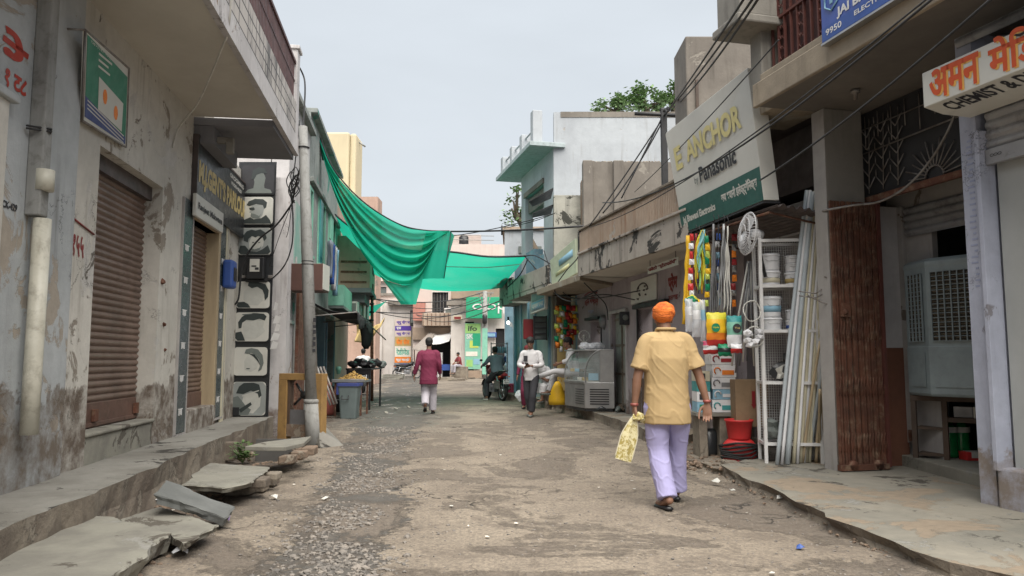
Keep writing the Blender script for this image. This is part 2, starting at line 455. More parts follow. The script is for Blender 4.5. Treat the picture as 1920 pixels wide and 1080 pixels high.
M['purple'] = wallm('lavender_limewash', (.46, .485, .585, 1), (.38, .40, .49, 1), .9, patch=[((.28, .27, .30, 1), .64, 1.6)], streak=((.18, .18, .22, 1), .5), damp=((.22, .18, .15, 1), .25, .5), crack=1.2)
M['pillar'] = wallm('pillar_cement', (.31, .29, .255, 1), (.23, .215, .19, 1), .8, streak=((.08, .07, .06, 1), .6), patch=((.10, .085, .07, 1), .66, 1.4), damp=((.12, .09, .07, 1), .3, .5))
M['pillarlight'] = wallm('pillar_limewash', (.42, .40, .38, 1), (.33, .31, .30, 1), .9, streak=((.17, .15, .13, 1), .7), patch=((.2, .17, .14, 1), .64, 1.5))
M['slabedge'] = wallm('balcony_edge_plaster', (.36, .30, .225, 1), (.28, .235, .18, 1), 1.0, streak=((.11, .085, .06, 1), .8), patch=((.45, .41, .34, 1), .60, .9))
M['brownsoffit'] = wallm('stained_soffit', (.18, .16, .14, 1), (.125, .112, .10, 1), .7, patch=((.24, .15, .09, 1), .60, .7), bump=.3)
M['parapet'] = wallm('peach_parapet', (.47, .37, .29, 1), (.38, .30, .235, 1), 1.0, streak=((.25, .12, .06, 1), .8), patch=((.5, .46, .41, 1), .58, 1.2))
M['mould'] = wallm('mouldy_fascia', (.47, .43, .38, 1), (.36, .32, .28, 1), 1.0, streak=((.035, .033, .03, 1), 1.0), patch=[((.05, .047, .043, 1), .56, 1.6)])
M['concrete'] = wallm('bare_concrete', (.245, .22, .19, 1), (.17, .15, .13, 1), .8, streak=((.08, .07, .06, 1), .8), patch=((.32, .29, .25, 1), .6, 1.3))
M['bigwhite'] = wallm('blue_white_limewash', (.45, .475, .50, 1), (.37, .39, .415, 1), .5, streak=((.24, .23, .22, 1), .9), patch=[((.34, .34, .35, 1), .62, .7), ((.45, .42, .38, 1), .64, 1.6)], fine=.2)
M['mossy'] = wallm('mossy_plaster', (.40, .39, .34, 1), (.25, .25, .22, 1), 1.2, streak=((.05, .05, .045, 1), 1.0), patch=((.06, .06, .05, 1), .54, 1.8))
M['bluepaint'] = wallm('blue_limewash', (.20, .33, .40, 1), (.15, .25, .31, 1), 1.0, streak=((.07, .08, .09, 1), .8), patch=((.38, .42, .42, 1), .6, 1.3))
M['peachwall'] = wallm('peach_plaster', (.50, .34, .27, 1), (.40, .27, .21, 1), .8, streak=((.18, .12, .09, 1), .8), patch=((.3, .24, .2, 1), .62, 1.2))
M['yellowwall'] = wallm('yellow_plaster', (.60, .52, .35, 1), (.54, .465, .315, 1), .25, streak=((.4, .3, .2, 1), .3), fine=.04, bump=.1)
M['farwhite'] = wallm('distant_limewash', (.60, .56, .52, 1), (.49, .45, .42, 1), .35, streak=((.25, .22, .2, 1), .6), fine=.06)
M['farpink'] = wallm('distant_pink', (.62, .52, .47, 1), (.54, .45, .41, 1), .3, streak=((.36, .28, .24, 1), .5), fine=.06)
M['fartan'] = wallm('distant_tan', (.36, .27, .2, 1), (.26, .2, .155, 1), .7, streak=((.12, .09, .07, 1), .7), patch=((.42, .36, .3, 1), .6, 1))
M['shutbrown'] = pm('brown_shutter', (.23, .16, .128, 1), (.17, .118, .094, 1), 2, .42, .35, dirt=.6, dirtcol=(.09, .06, .045, 1), stretch=(1, 1, .6))
M['shutbar'] = pm('brown_bar', (.17, .10, .078, 1), None, 3, .55, .2, dirt=.7)
M['shutgrey'] = pm('grey_shutter', (.36, .36, .37, 1), (.27, .27, .28, 1), 3, .5, .3, dirt=.6)
M['shutdark'] = pm('dark_shutter', (.11, .085, .08, 1), (.06, .05, .048, 1), 3, .6, .2, dirt=.4)
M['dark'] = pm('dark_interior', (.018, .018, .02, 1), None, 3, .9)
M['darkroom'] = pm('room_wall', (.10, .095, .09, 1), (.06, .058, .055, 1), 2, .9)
M['black'] = pm('black_plastic', (.02, .02, .022, 1), None, 8, .4)
M['rubber'] = pm('black_rubber', (.018, .018, .018, 1), None, 9, .8)
M['blacktin'] = pm('black_tin', (.015, .015, .017, 1), (.03, .03, .032, 1), 5, .6)
M['wire'] = pm('black_wire', (.025, .025, .027, 1), None, 8, .6)
M['whitewire'] = pm('white_wire', (.62, .60, .55, 1), None, 8, .6)
M['pvc'] = pm('cream_pipe', (.55, .53, .45, 1), (.42, .40, .33, 1), 4, .5, dirt=.7, dirtcol=(.2, .17, .13, 1))
M['polegrey'] = pm('pole_cement', (.28, .28, .27, 1), (.20, .20, .19, 1), 4, .8, bump=.4, dirt=.6, stretch=(3, 3, .5))
M['rust'] = pm('rusty_iron', (.165, .068, .042, 1), (.085, .042, .03, 1), 5, .75, .3, bump=.5, dirt=.8, dirtcol=(.30, .22, .15, 1))
M['redgrille'] = pm('red_oxide_grille', (.13, .045, .035, 1), (.09, .03, .025, 1), 4, .55, .1, dirt=.4)
M['maroongrille'] = pm('maroon_grille', (.10, .04, .038, 1), (.06, .028, .028, 1), 4, .6, .1, dirt=.5)
M['chrome'] = pm('steel', (.42, .42, .42, 1), (.32, .32, .32, 1), 3, .42, .8)
M['grille'] = pm('dusty_steel', (.30, .29, .28, 1), (.16, .13, .11, 1), 6, .6, .5)
M['brick'] = wallm('brick', (.27, .19, .135, 1), (.18, .135, .10, 1), 4, patch=((.33, .28, .22, 1), .56, 6), bump=1, fine=.4)
M['gravel'] = pm('gravel_stone', (.26, .23, .20, 1), (.13, .12, .11, 1), 14, .9, lo=.4, hi=.6)
M['leaf'] = pm('leaf', (.11, .20, .06, 1), (.20, .30, .13, 1), 2.5, .6, lo=.3, hi=.6)
M['leafdark'] = pm('bitter_leaf', (.04, .09, .02, 1), (.10, .17, .05, 1), 9, .5, lo=.3, hi=.6)
M['bark'] = pm('bark', (.11, .085, .06, 1), None, 6, .9, bump=.6)
M['wood'] = pm('old_wood', (.10, .065, .045, 1), (.06, .042, .032, 1), 5, .7, stretch=(1, 1, .3), bump=.3)
M['palewood'] = pm('pale_wood', (.42, .33, .21, 1), (.32, .25, .16, 1), 3, .6, stretch=(4, 4, .5), bump=.2)
M['ochre'] = pm('ochre_paint', (.35, .215, .08, 1), (.26, .155, .06, 1), 3, .5, dirt=.5)
M['white'] = pm('white_paint', (.70, .69, .68, 1), (.60, .59, .58, 1), 4, .5, dirt=.25, dirtcol=(.3, .25, .2, 1))
M['whitegloss'] = pm('white_plastic', (.75, .75, .76, 1), (.66, .66, .68, 1), 4, .3)
M['signwhite'] = pm('sign_white', (.60, .59, .54, 1), (.54, .53, .49, 1), 1.2, .45, dirt=.15, dirtcol=(.35, .3, .24, 1))
def flat(name, c, rough=.5, metal=0, dirt=.15): 
    M[name] = pm(name, c, tuple(q * .85 for q in c[:3]) + (1,), 5, rough, metal, dirt=dirt); return M[name]
flat('green', L(0, 130, 90)); flat('signgreen', (.022, .10, .082, 1), .5); flat('oppogreen', (.015, .33, .17, 1)); flat('teal', (.05, .30, .30, 1)); flat('blue', (.035, .09, .33, 1))
flat('darkblue', (.018, .045, .10, 1)); flat('yellow', (.85, .50, .02, 1)); flat('lemon', (.75, .68, .05, 1)); flat('red', (.55, .03, .03, 1)); flat('darkred', (.28, .02, .025, 1), .4)
flat('orange', (.8, .22, .02, 1)); flat('signpurple', (.09, .04, .33, 1)); flat('pinkred', (.45, .05, .12, 1)); flat('gold', (.62, .48, .19, 1)); flat('anchoryellow', (.66, .58, .26, 1), .5, dirt=0)
flat('inkdark', (.03, .03, .035, 1), .6, dirt=0); flat('inkred', (.42, .035, .015, 1), .6); flat('inkmaroon', (.22, .03, .03, 1), .7); flat('inkorange', (.80, .42, .10, 1), .6); flat('boardblack', (.028, .030, .033, 1), .35); flat('tilegrey', (.060, .078, .082, 1), .3)
flat('coolgrey', (.29, .345, .36, 1), .4); flat('cardboard', (.28, .19, .11, 1), .8); flat('lavtrouser', (.42, .41, .70, 1), .85, dirt=0); flat('grass', (.1, .2, .04, 1)); flat('steelgrey', (.24, .24, .25, 1), .45, .5)
flat('pvcblue', (.46, .51, .54, 1), .35); flat('pvccream', (.62, .57, .42, 1), .35); flat('binGrey', (.12, .15, .15, 1), .5); flat('binblue', (.05, .07, .24, 1), .5); flat('gasred', (.30, .085, .07, 1), .5, .2); flat('skyblue', (.25, .45, .58, 1)); flat('lightgreen', (.30, .55, .18, 1)); flat('lime', (.52, .62, .12, 1)); flat('mint', (.22, .50, .38, 1), .6)
flat('yellowtarp', (.46, .34, .14, 1), .8); flat('tarpgrey', (.26, .225, .20, 1), .8); flat('paleflour', (.74, .70, .62, 1), .8)
def glassm(name, col, rough=.05, alpha=.3):
    g = G(name); g.b.inputs['Alpha'].default_value = alpha
    return g.fin(col, rough)
M['glass'] = glassm('showcase_glass', (.6, .68, .68, 1), .05, .22)
M['polybag'] = glassm('clear_polythene', (.80, .82, .86, 1), .22, .55)
def bottle():
    g = G('green_bottle'); return g.fin((.02, .35, .10, 1), .15, Transmission_Weight=.4)
M['bottle'] = bottle()
def netm():
    g = G('shade_net'); n = g.noise(1.5, 4)
    col = g.mix(g.rng(n, .3, .7), (.004, .44, .30, 1), (.002, .36, .245, 1))
    wv = g.n('ShaderNodeTexWave'); wv.inputs['Scale'].default_value = 60; g.put(wv.inputs['Vector'], g.pos)
    g.fin(col, .75)
    tr = g.n('ShaderNodeBsdfTranslucent'); g.put(tr.inputs[0], (.015, .56, .37, 1))
    ms = g.n('ShaderNodeMixShader'); ms.inputs[0].default_value = .50
    g.t.links.new(g.b.outputs[0], ms.inputs[1]); g.t.links.new(tr.outputs[0], ms.inputs[2])
    tp = g.n('ShaderNodeBsdfTransparent'); g.put(tp.inputs[0], (.75, .95, .88, 1)); m2 = g.n('ShaderNodeMixShader')
    g.put(m2.inputs[0], g.rng(g.noise(.9, 5, .6, .4), .35, .7, .01, .09)); g.t.links.new(ms.outputs[0], m2.inputs[1]); g.t.links.new(tp.outputs[0], m2.inputs[2]); g.t.links.new(m2.outputs[0], g.out.inputs[0])
    return g.m
M['net'] = netm()
def cloth(name, c, dark=.8, rough=.85):
    g = G(name); n = g.noise(3, 5); k = g.noise(9, 4)
    col = g.mix(g.rng(n, .3, .7), c, tuple(q * dark for q in c[:3]) + (1,))
    fine = g.noise(260, 2)
    return g.fin(col, rough, bump=g.bump(g.ma('ADD', g.ma('MULTIPLY', k, 1.5), fine), .004, .3))
M['shirtyellow'] = cloth('yellow_cotton', (.46, .325, .16, 1), .86)
M['lavender'] = cloth('lavender_cotton', (.40, .375, .62, 1), .9)
g_ = G('orange_turban_cloth'); _v = g_.noise(9, 6, .65, 1.2, g_.scaled(1, 1, 2.6)); M['turban'] = g_.fin(g_.mix(g_.rng(_v, .38, .60), (.40, .075, .012, 1), (.80, .20, .03, 1)), .85, bump=g_.bump(_v, .02, 1))  # darker fold shade is mixed into the turban colour, along with the bump
M['maroon'] = cloth('maroon_cotton', (.145, .013, .045, 1), .8)
M['greytrouser'] = cloth('grey_cotton', (.38, .36, .40, 1), .85)
M['whitecloth'] = cloth('white_cotton', (.60, .59, .60, 1), .9)
M['blacktrouser'] = cloth('black_cotton', (.035, .035, .042, 1), .8)
M['bluegrey'] = cloth('blue_grey_cotton', (.16, .19, .23, 1), .8)
M['redcloth'] = cloth('red_cotton', (.20, .03, .035, 1), .8)
M['blackcloth'] = cloth('black_sheet', (.02, .02, .022, 1), .8)
def skinm(name, c):
    g = G(name); n = g.noise(14, 4)
    return g.fin(g.mix(g.rng(n, .3, .7), c, tuple(q * .78 for q in c[:3]) + (1,)), .55, Subsurface_Weight=.04)
M['skin'] = skinm('brown_skin', (.24, .125, .08, 1)); M['skin2'] = skinm('dark_brown_skin', (.23, .12, .078, 1))
M['hair'] = pm('black_hair', (.008, .007, .007, 1), (.014, .013, .012, 1), 60, .75, stretch=(1, 1, .2))
M['greyhair'] = pm('grey_hair', (.14, .12, .11, 1), (.06, .05, .05, 1), 50, .6)
# ---------------------------------------------------------------- frontage frames
LF = Fr(-2.97, 0, -.132, 'L')        # near left frontage
L3 = Fr(-2.25, 0, -.132, 'L')        # left frontage beyond the parlour, flush with the pavement edge
R0 = Fr(3.95, 6.2, -.30, 'R')        # chemist
R1 = Fr(4.0, 8.4, -.25, 'R')         # gate building
R2 = Fr(3.15, 10.4, -.17, 'R')       # building with the mouldy balcony
R3 = Fr(2.2, 16, -.243, 'R')         # blue and lilac shops farther on

# ---------------------------------------------------------------- ground
q = MB()
def gz(x, y):
    return .035 * noise.noise(V((x * .7, y * .5, 0))) + .014 * noise.noise(V((x * 3, y * 3, 4))) + .006 * noise.noise(V((x * 9, y * 9, 8)))
x0, x1, y0, y1 = -4.6, 4.2, 1.0, 22.0
nx, ny = 110, 210
vs = []; fs = []
for i in range(nx + 1):
    for j in range(ny + 1):
        x = x0 + (x1 - x0) * i / nx; y = y0 + (y1 - y0) * j / ny
        ed = min(i, nx - i, j, ny - j) / 4
        vs.append((x, y, gz(x, y) * min(1, ed) - (0 if ed else 0)))
for i in range(nx):
    for j in range(ny):
        k = i * (ny + 1) + j; fs.append((k, k + ny + 1, k + ny + 2, k + 1))
q.add(vs, fs, True)
B = 260
q.add([(-B, -30, 0), (B, -30, 0), (B, y0, 0), (-B, y0, 0)], [(0, 1, 2, 3)])
q.add([(-B, y1, 0), (B, y1, 0), (B, 400, 0), (-B, 400, 0)], [(0, 1, 2, 3)])
q.add([(-B, y0, 0), (x0, y0, 0), (x0, y1, 0), (-B, y1, 0)], [(0, 1, 2, 3)])
q.add([(x1, y0, 0), (B, y0, 0), (B, y1, 0), (x1, y1, 0)], [(0, 1, 2, 3)])
ground = q.build('road', M['road'], kind='structure')

def edge_slab(name, mat_top, mat_side, poly, z0, z1, amp=.03, seed=0, step=.18, **t):
    """a raised pavement from an outline on the ground, with a crumbling edge"""
    q = MB(); pts = []
    n = len(poly)
    for i in range(n):
        a, b = V(poly[i]), V(poly[(i + 1) % n]); k = max(1, int((b - a).length / step))
        for j in range(k):
            p = a.lerp(b, j / k)
            pts.append(p + V((noise.noise(p.to_3d() * 2.3 + V((seed, 0, 0))), noise.noise(p.to_3d() * 2.3 + V((seed, 7, 0))))) * amp * 2.2)
    m = len(pts)
    top = [V((p.x, p.y, z1 + .012 * noise.noise(V((p.x * 4, p.y * 4, seed))))) for p in pts]
    cen = sum(pts, V((0, 0))) / m
    low = [V((p.x, p.y, z0)) + ((V((cen.x - p.x, cen.y - p.y, 0)).normalized()) * (.05 * noise.noise(V((p.x * 5, p.y * 5, 3))))) for p in pts]
    mid = [(a * .45 + b * .55) + ((V((cen.x - a.x, cen.y - a.y, 0)).normalized()) * (.035 + .09 * noise.noise(V((a.x * 4, a.y * 4, 9))))) for a, b in zip(top, low)]
    q.add(top, [tuple(range(m))])
    q.cur = 1
    q.add(top + mid + low, [(i, (i + 1) % m, (i + 1) % m + m, i + m) for i in range(m)] + [(i + m, (i + 1) % m + m, (i + 1) % m + 2 * m, i + 2 * m) for i in range(m)])
    bm_o = q.build(name, [mat_top, mat_side], **t)
    return bm_o
def line(fr, s, d): p = fr(s, d, 0); return V((p.x, p.y))
edge_slab('pavement', M['paveL'], M['kerbside'], [line(LF, .5, -.3), line(LF, 12.85, -.3), line(LF, 12.85, .62), line(LF, 10.5, .64), line(LF, 8.6, .61), line(LF, 6.4, .66), line(LF, 3, .62), line(LF, .5, .6)], -.02, .33, .03, 3, kind='structure')
ap = [at_z(x, y, .1).to_2d() for x, y in [(1345, 872), (1395, 893), (1500, 940), (1560, 972), (1610, 990), (1700, 1030), (1790, 1053)]]
ap += [V((3.35, 3.4)), V((3.9, 1.5)), V((9, 1.5)), V((9, 9.6)), V((3.3, 9.6))]
edge_slab('apron', M['paveR'], M['kerbside'], ap, -.02, .1, .035, 8, kind='structure')
kp = [at_z(x, y, .19).to_2d() for x, y in [(1250, 822), (1215, 806), (1163, 788), (1100, 769), (1007, 748), (945, 737), (915, 730)]]
edge_slab('pavement', M['paveR'], M['kerbside'], [V((3.6, 10.5)), V((2.7, 11.2))] + kp + [V((-.6, 30)), V((5, 30)), V((6, 10.5))], -.02, .19, .03, 5, kind='structure')
# muddy low bench between the two, where the electronics shop stands on stones
edge_slab('mud', M['kerbside'], M['kerbside'], [V((2.35, 8.6)), V((3.4, 8.6)), V((4.4, 11.2)), V((2.5, 11.3)), V((2.1, 9.7))], -.02, .06, .05, 12, kind='structure')

# ---------------------------------------------------------------- gravel (nobody could count it)
q = MB()
for i in range(4600):
    y = 3.6 + 11 * rnd.random() ** 1.5
    x = -.50 - .128 * y + rnd.gauss(0, .13 + .016 * y) + .15 * noise.noise(V((y * .8, 3, 1)))
    if noise.noise(V((x * 1.5, y * 1.2, 7))) < -.12: continue
    r = rnd.uniform(.006, .021) * (1.6 if rnd.random() < .08 else 1)
    q.rock((x, y, gz(x, y) + r * .2), r, i, (1, .9, .55), 1)
for i in range(2600):
    y = 3.6 + 12 * rnd.random() ** 1.5; x = rnd.uniform(-2.6, 2.7)
    r = rnd.uniform(.004, .013); q.rock((x, y, gz(x, y) + r * .1), r, i + 9000, (1, .9, .6), 1)
q.build('gravel', [M['gravel'], M['slab']][0], label='loose grey gravel strewn along the worn wheel track', cat='gravel', kind='stuff')
q = MB()
for i in range(520):
    y = rnd.uniform(4.3, 12.0); x = -2.2 - .132 * y + rnd.uniform(-.05, .62) ** 1
    r = rnd.uniform(.01, .035) * (1.8 if rnd.random() < .1 else 1); q.rock((x, y, r * .2), r, i + 500, (1, .8, .6), 1)
edge_ = [at_z(a, b, 0) for a, b in [(1345, 876), (1395, 900), (1500, 948), (1610, 1000), (1700, 1040), (1790, 1068)]]
for i in range(330):
    k = rnd.random() * 4.99; p = edge_[int(k)].lerp(edge_[int(k) + 1], k % 1); r = rnd.uniform(.006, .022); q.rock((p.x - abs(rnd.gauss(0, .09)), p.y - .02, r * .3), r, i + 4000, (1, .9, .6), 1)
for i in range(140):
    p = at_z(rnd.uniform(1270, 1370), rnd.uniform(825, 880), .06); r = rnd.uniform(.015, .05); q.rock((p.x, p.y, .06 + r * .1), r, i + 900, (1, .9, .6), 1)
q.build('rubble', M['brick'], label='crumbled rubble lying along the kerbs and drain', cat='rubble', kind='stuff')

# scraps of paper and leaf trodden into the lane (nobody could count them)
q = MB()
for i in range(150):
    y = rnd.uniform(4, 15); x = rnd.choice([rnd.uniform(-2.4 - .1 * y, -1.0 - .1 * y), rnd.uniform(1.2, 2.4), rnd.uniform(-2, 2)]); r = rnd.uniform(.006, .022); c = V((x, y, .012 + gz(x, y) if abs(x) < 4 else .01))
    pts = [c + V((cos(a) * r * rnd.uniform(.5, 1.3), sin(a) * r * rnd.uniform(.5, 1.3), rnd.uniform(0, .008))) for a in (0, 1.3, 2.6, 3.9, 5.2)]; q.cur = i % 3; q.add(pts, [(0, 1, 2, 3, 4)])
q.build('scraps', [M['paleflour'], M['bark'], M['signwhite']], label='tiny scraps of paper and dry leaf trodden into the lane', cat='scraps', kind='stuff')
# ================================================================ LEFT ROW
SOF = 4.53
def part(q, name, mat, parent, **k): return q.build(name, M[mat] if isinstance(mat, str) else mat, parent, **k)

# ---- nearest pale blue house (only its corner shows)
s_n1 = LF.s(101); 
h = thing('plaster_house', 'pale blue peeling house corner at the left edge with a cream drainpipe', 'house')
q = MB(); wallp(q, LF, -4, s_n1, 0, SOF + 1.6, -4, .06, holes=[])
part(q, 'wall', 'bluewall', h)
sa, za = LF.hit(8, 190, .06); 
q = MB(); q.box(LF, -2, sa, .05, .10, .33, za); part(q, 'door_panel', 'creamwall', h, bevel=.01)
q = MB(); q.box(LF, -2, sa + .06, .06, .14, za, za + .06); part(q, 'lintel', 'bluewall', h, bevel=.01)
sp = LF.s(67, .16, 600); 
q = MB(); q.box(LF, sp - .06, sp + .07, .06, .17, LF.z(62, 405, .1), SOF - .01); part(q, 'duct', 'polegrey', h, bevel=.01)
q = MB(); q.tube([LF(sp + .0, .16, LF.z(55, 815, .16)), LF(sp, .16, 1.2), LF(sp + .01, .16, LF.z(65, 405, .16))], .062, 12); q.tube([LF(sp, .16, 2.56), LF(sp, .16, 2.72)], .07, 12)
part(q, 'drainpipe', 'pvc', h)
q = MB()
for zz in (3.02, 3.0): q.tube([LF(sp - .14, .08, zz), LF(sp, .19, zz + .02), LF(sp + .16, .08, zz - .01)], .008, 5)
part(q, 'wire_tie', 'wire', h)
def scrawl(parent, fr, px, py, w, text, mat, d, name='graffiti', hgt=None, flip=True):
    s, z = fr.hit(px, py, d); q = MB(); sg = 1 if fr.n.x > 0 else -1
    text_mb(q, text, lambda x, y, e: fr(s + sg * x, d + e, z + y), .3, width=w, offset=.012, slant=.1, height=hgt); return part(q, name, mat, parent)
scrawl(h, LF, 2, 120, .36, 'रे', 'inkred', .064, hgt=.30); scrawl(h, LF, 8, 160, .3, '१ ट८', 'inkred', .064, hgt=.14); scrawl(h, LF, 4, 388, .20, 'CK-429', 'inkdark', .064, hgt=.055)

# ---- cream house with the first shutter and the long balcony
ah, bh = LF.s(173, 0, 560), LF.s(306, 0, 350); zt = 3.30; zs = .60
s2 = LF.s(345)                       # where the parlour frontage starts
h = thing('shop_house', 'cream peeling shop house with long balcony, maroon railing and brown shutter', 'shop house')
q = MB(); wallp(q, LF, s_n1 + .002, s2, 0, SOF, -.28, 0, holes=[(ah, bh, -1, zt)]); part(q, 'wall', 'creamwall', h, weld=.001)
q = MB(); q.box(LF, -3.9, 9.9, -4.6, -.3, 0, SOF + .1); part(q, 'back_wall', 'darkroom', h)
q = MB(); q.box(LF, s_n1 + .003, LF.s(126, .05), .003, .05, .33, SOF - .002); part(q, 'pilaster', 'bluewall', h, bevel=.01)
q = MB(); q.box(LF, ah, bh, -.27, -.002, .3, zs - .02); q.box(LF, ah - .0, bh + .02, -.2, .02, zs - .02, zs + .015); part(q, 'step', 'slab', h, bevel=.012)
q = MB(); shutterm(q, LF, ah, bh, zs + .26, zt, -.20, .068, .015); sh = part(q, 'shutter', 'shutbrown', h)
q = MB(); q.box(LF, ah, bh, -.23, -.19, zs + .015, zs + .26); q.box(LF, ah, bh, -.19, -.175, zs + .03, zs + .07); part(q, 'bottom_rail', 'shutbar', sh, bevel=.004)
q = MB(); q.box(LF, ah, bh, -.27, -.12, zt - .16, zt); part(q, 'shutter_box', 'shutdark', sh)
q = MB()
for k in (.35, .97): q = MB(); s = ah + (bh - ah) * k; q.box(LF, s - .05, s + .04, -.185, -.15, zs + .08, zs + .2); part(q, 'lock', 'rust', sh, bevel=.004)
# balcony
sE = LF.s(553, 1.05, 300)
q = MB(); q.box(LF, -4, s2 + .02, 0, 1.03, SOF, SOF + .14); q.box(LF, -4, sE, -4.6, -.001, SOF + .141, SOF + .3); part(q, 'balcony_slab', 'soffit', h)
q = MB(); q.box(LF, -4, sE, 1.03, 1.10, SOF - .03, SOF + .24); part(q, 'fascia', 'slabedge' if 0 else 'whitewall', h, jitter=.006)
M['ftile'] = tile_mat('fascia_tile', (.50, .46, .42, 1), (.42, .38, .35, 1), .42, .16, (.05, .04, .04, 1), (.035, .032, .03, 1), .85)
q = MB(); q.box(LF, -4, sE, 1.03, 1.085, SOF + .24, SOF + .74); part(q, 'tiled_band', M['ftile'], h)
q = MB(); zb = SOF + .76; zp = SOF + 1.42
q.box(LF, -4, sE - .25, 1.02, 1.07, zp - .05, zp); q.box(LF, -4, sE - .25, 1.02, 1.06, zb, zb + .04); q.box(LF, -4, sE - .25, 1.025, 1.055, (zb + zp) / 2, (zb + zp) / 2 + .025)
s = -4
while s < sE - .3:
    q.box(LF, s, s + .05, 1.03, 1.05, zb, zp - .01); s += .085
part(q, 'railing', 'maroongrille', h)
q = MB(); q.box(LF, sE - .25, sE, .85, 1.09, SOF + .1, SOF + 1.62); q.box(LF, sE - .28, sE + .03, .82, 1.12, SOF + 1.62, SOF + 1.68); part(q, 'end_post', 'whitewall', h, bevel=.01)
scrawl(h, LF, 118, 475, .40, '२०१५५', 'inkmaroon', .004, hgt=.20); scrawl(h, LF, 120, 550, .1, 'न', 'inkmaroon', .004, hgt=.12)
q = MB(); q.tube([LF(LF.s(115), .008, 2.52), LF(LF.s(162), .008, 2.44)], .009, 5); part(q, 'graffiti_line', 'inkmaroon', h)
q = MB()
for (a, b, c) in [(.1, 2.2, .05), (.3, 1.4, .03), (.22, 1.7, .04)]:
    q = MB(); q.rock(LF(bh + a, .0, b), c, int(b * 10), (1, 1, .7)); part(q, 'wall_fitting', 'rust', h)

# ---- parlour bay: own house with grey soffit
h = thing('parlour_house', "white and grey parlour house tucked under the balcony end beside the cream shop house", 'house')
s3 = LF.s(447); sW = 12.72
d0, d1 = LF.s(357, 0, 560), LF.s(403, 0, 560); zdt = LF.z(357, 405)
q = MB(); wallp(q, LF, s2 + .002, sW + .3, 0, SOF, -.28, -.02, holes=[(d0, d1 + .12, -1, zdt)]); part(q, 'wall', 'creamwall', h, weld=.001)
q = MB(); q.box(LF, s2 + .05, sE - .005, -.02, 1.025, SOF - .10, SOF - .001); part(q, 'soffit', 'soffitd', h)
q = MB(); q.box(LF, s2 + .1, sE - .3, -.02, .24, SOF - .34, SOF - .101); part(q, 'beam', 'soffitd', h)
q = MB(); q.box(LF, s2 + .25, s2 + .35, .0, .45, SOF - .28, SOF - .2); q.box(LF, s2 + .25, s2 + .35, .36, .46, SOF - .42, SOF - .2); part(q, 'bracket', 'pillar', h, bevel=.01)
zq = .62
q = MB(); shutterm(q, LF, d0, d1, zq + .2, zdt, -.16, .064, .013); sh = part(q, 'shutter', 'shutbrown', h)
q = MB(); q.box(LF, d0, d1, -.18, -.14, zq, zq + .2); part(q, 'bottom_rail', 'shutbar', sh, bevel=.004)
q = MB(); q.box(LF, d1, d1 + .12, -.2, .03, zq - .05, zdt); q.box(LF, d0 - .02, d1 + .12, -.16, .032, zdt, zdt + .12); part(q, 'door_frame', 'palewood', h, bevel=.006)
q = MB(); q.box(LF, d0 - .05, d1 + .15, -.2, .03, .3, zq); part(q, 'step', 'creamwall', h, bevel=.015, jitter=.008)
for (xa, xb, zz0, zz1) in [(334, 354, .36, LF.z(345, 370)), (405, 421, .42, 3.55)]:
    a, b = LF.s(xa, 0, 560), LF.s(xb, 0, 560)
    q = MB(); q.box(LF, a + .03, b - .03, -.01, .022, zz0, zz1); tp = part(q, 'tiled_jamb', 'tilegrey', h)
    q = MB(); q.box(LF, a, a + .03, -.01, .03, zz0 - .02, zz1); q.box(LF, b - .03, b, -.01, .03, zz0 - .02, zz1); q.box(LF, a, b, -.01, .03, zz0 - .04, zz0 - .01); part(q, 'trim', 'pillarlight', tp)
    q = MB()
    for k in range(6):
        z = zz0 + .25 + k * .42
        m = (a + b) / 2
        for e in range(3): q.box(LF, m - .09 + e * .05, m - .06 + e * .05, .021, .026, z - .03 + .01 * ((e + k) % 2), z + .05)
        q.box(LF, m - .11, m + .08, .0211, .0255, z + .045, z + .055)
    part(q, 'lettering', 'white', tp)
q = MB(); q.box(LF, d1 + .45, d1 + .62, 0, .028, .33, SOF - .45); part(q, 'cream_strip', 'pvccream', h)
# wall across the pavement end, with the hairstyle panels
def PW(a, b, c):                                     # a across (from facade out to the street), b towards the camera
    return LF(sW - b, a, c)
q = MB(); wallp(q, PW, -.02, .80, 0, SOF - .11, -.35, 0); part(q, 'end_wall', 'whitewall', h)
qa = MB()
for (px, py, w) in [(517, 575, .04), (519, 600, .07), (520, 615, .05), (516, 632, .08), (514, 648, .07)]:
    qa = MB(); p = at_y(px, py, 12.38); qa.add([p + V((-w, 0, -.06)), p + V((w * .6, -.004, -.05)), p + V((w, -.01, .05)), p + V((-w * .3, -.003, .08))], [(0, 1, 2, 3)]); part(qa, 'torn_paper', 'white', h)

yP = sW / sqrt(1 + .132 ** 2)
q = MB(); q.prism([at_y(x_, y_, yP - .004) for x_, y_ in [(449, 304), (519, 304), (503, 783), (432, 783)]], (0, -.015, 0)); part(q, 'panel_backing', 'boardblack', h)
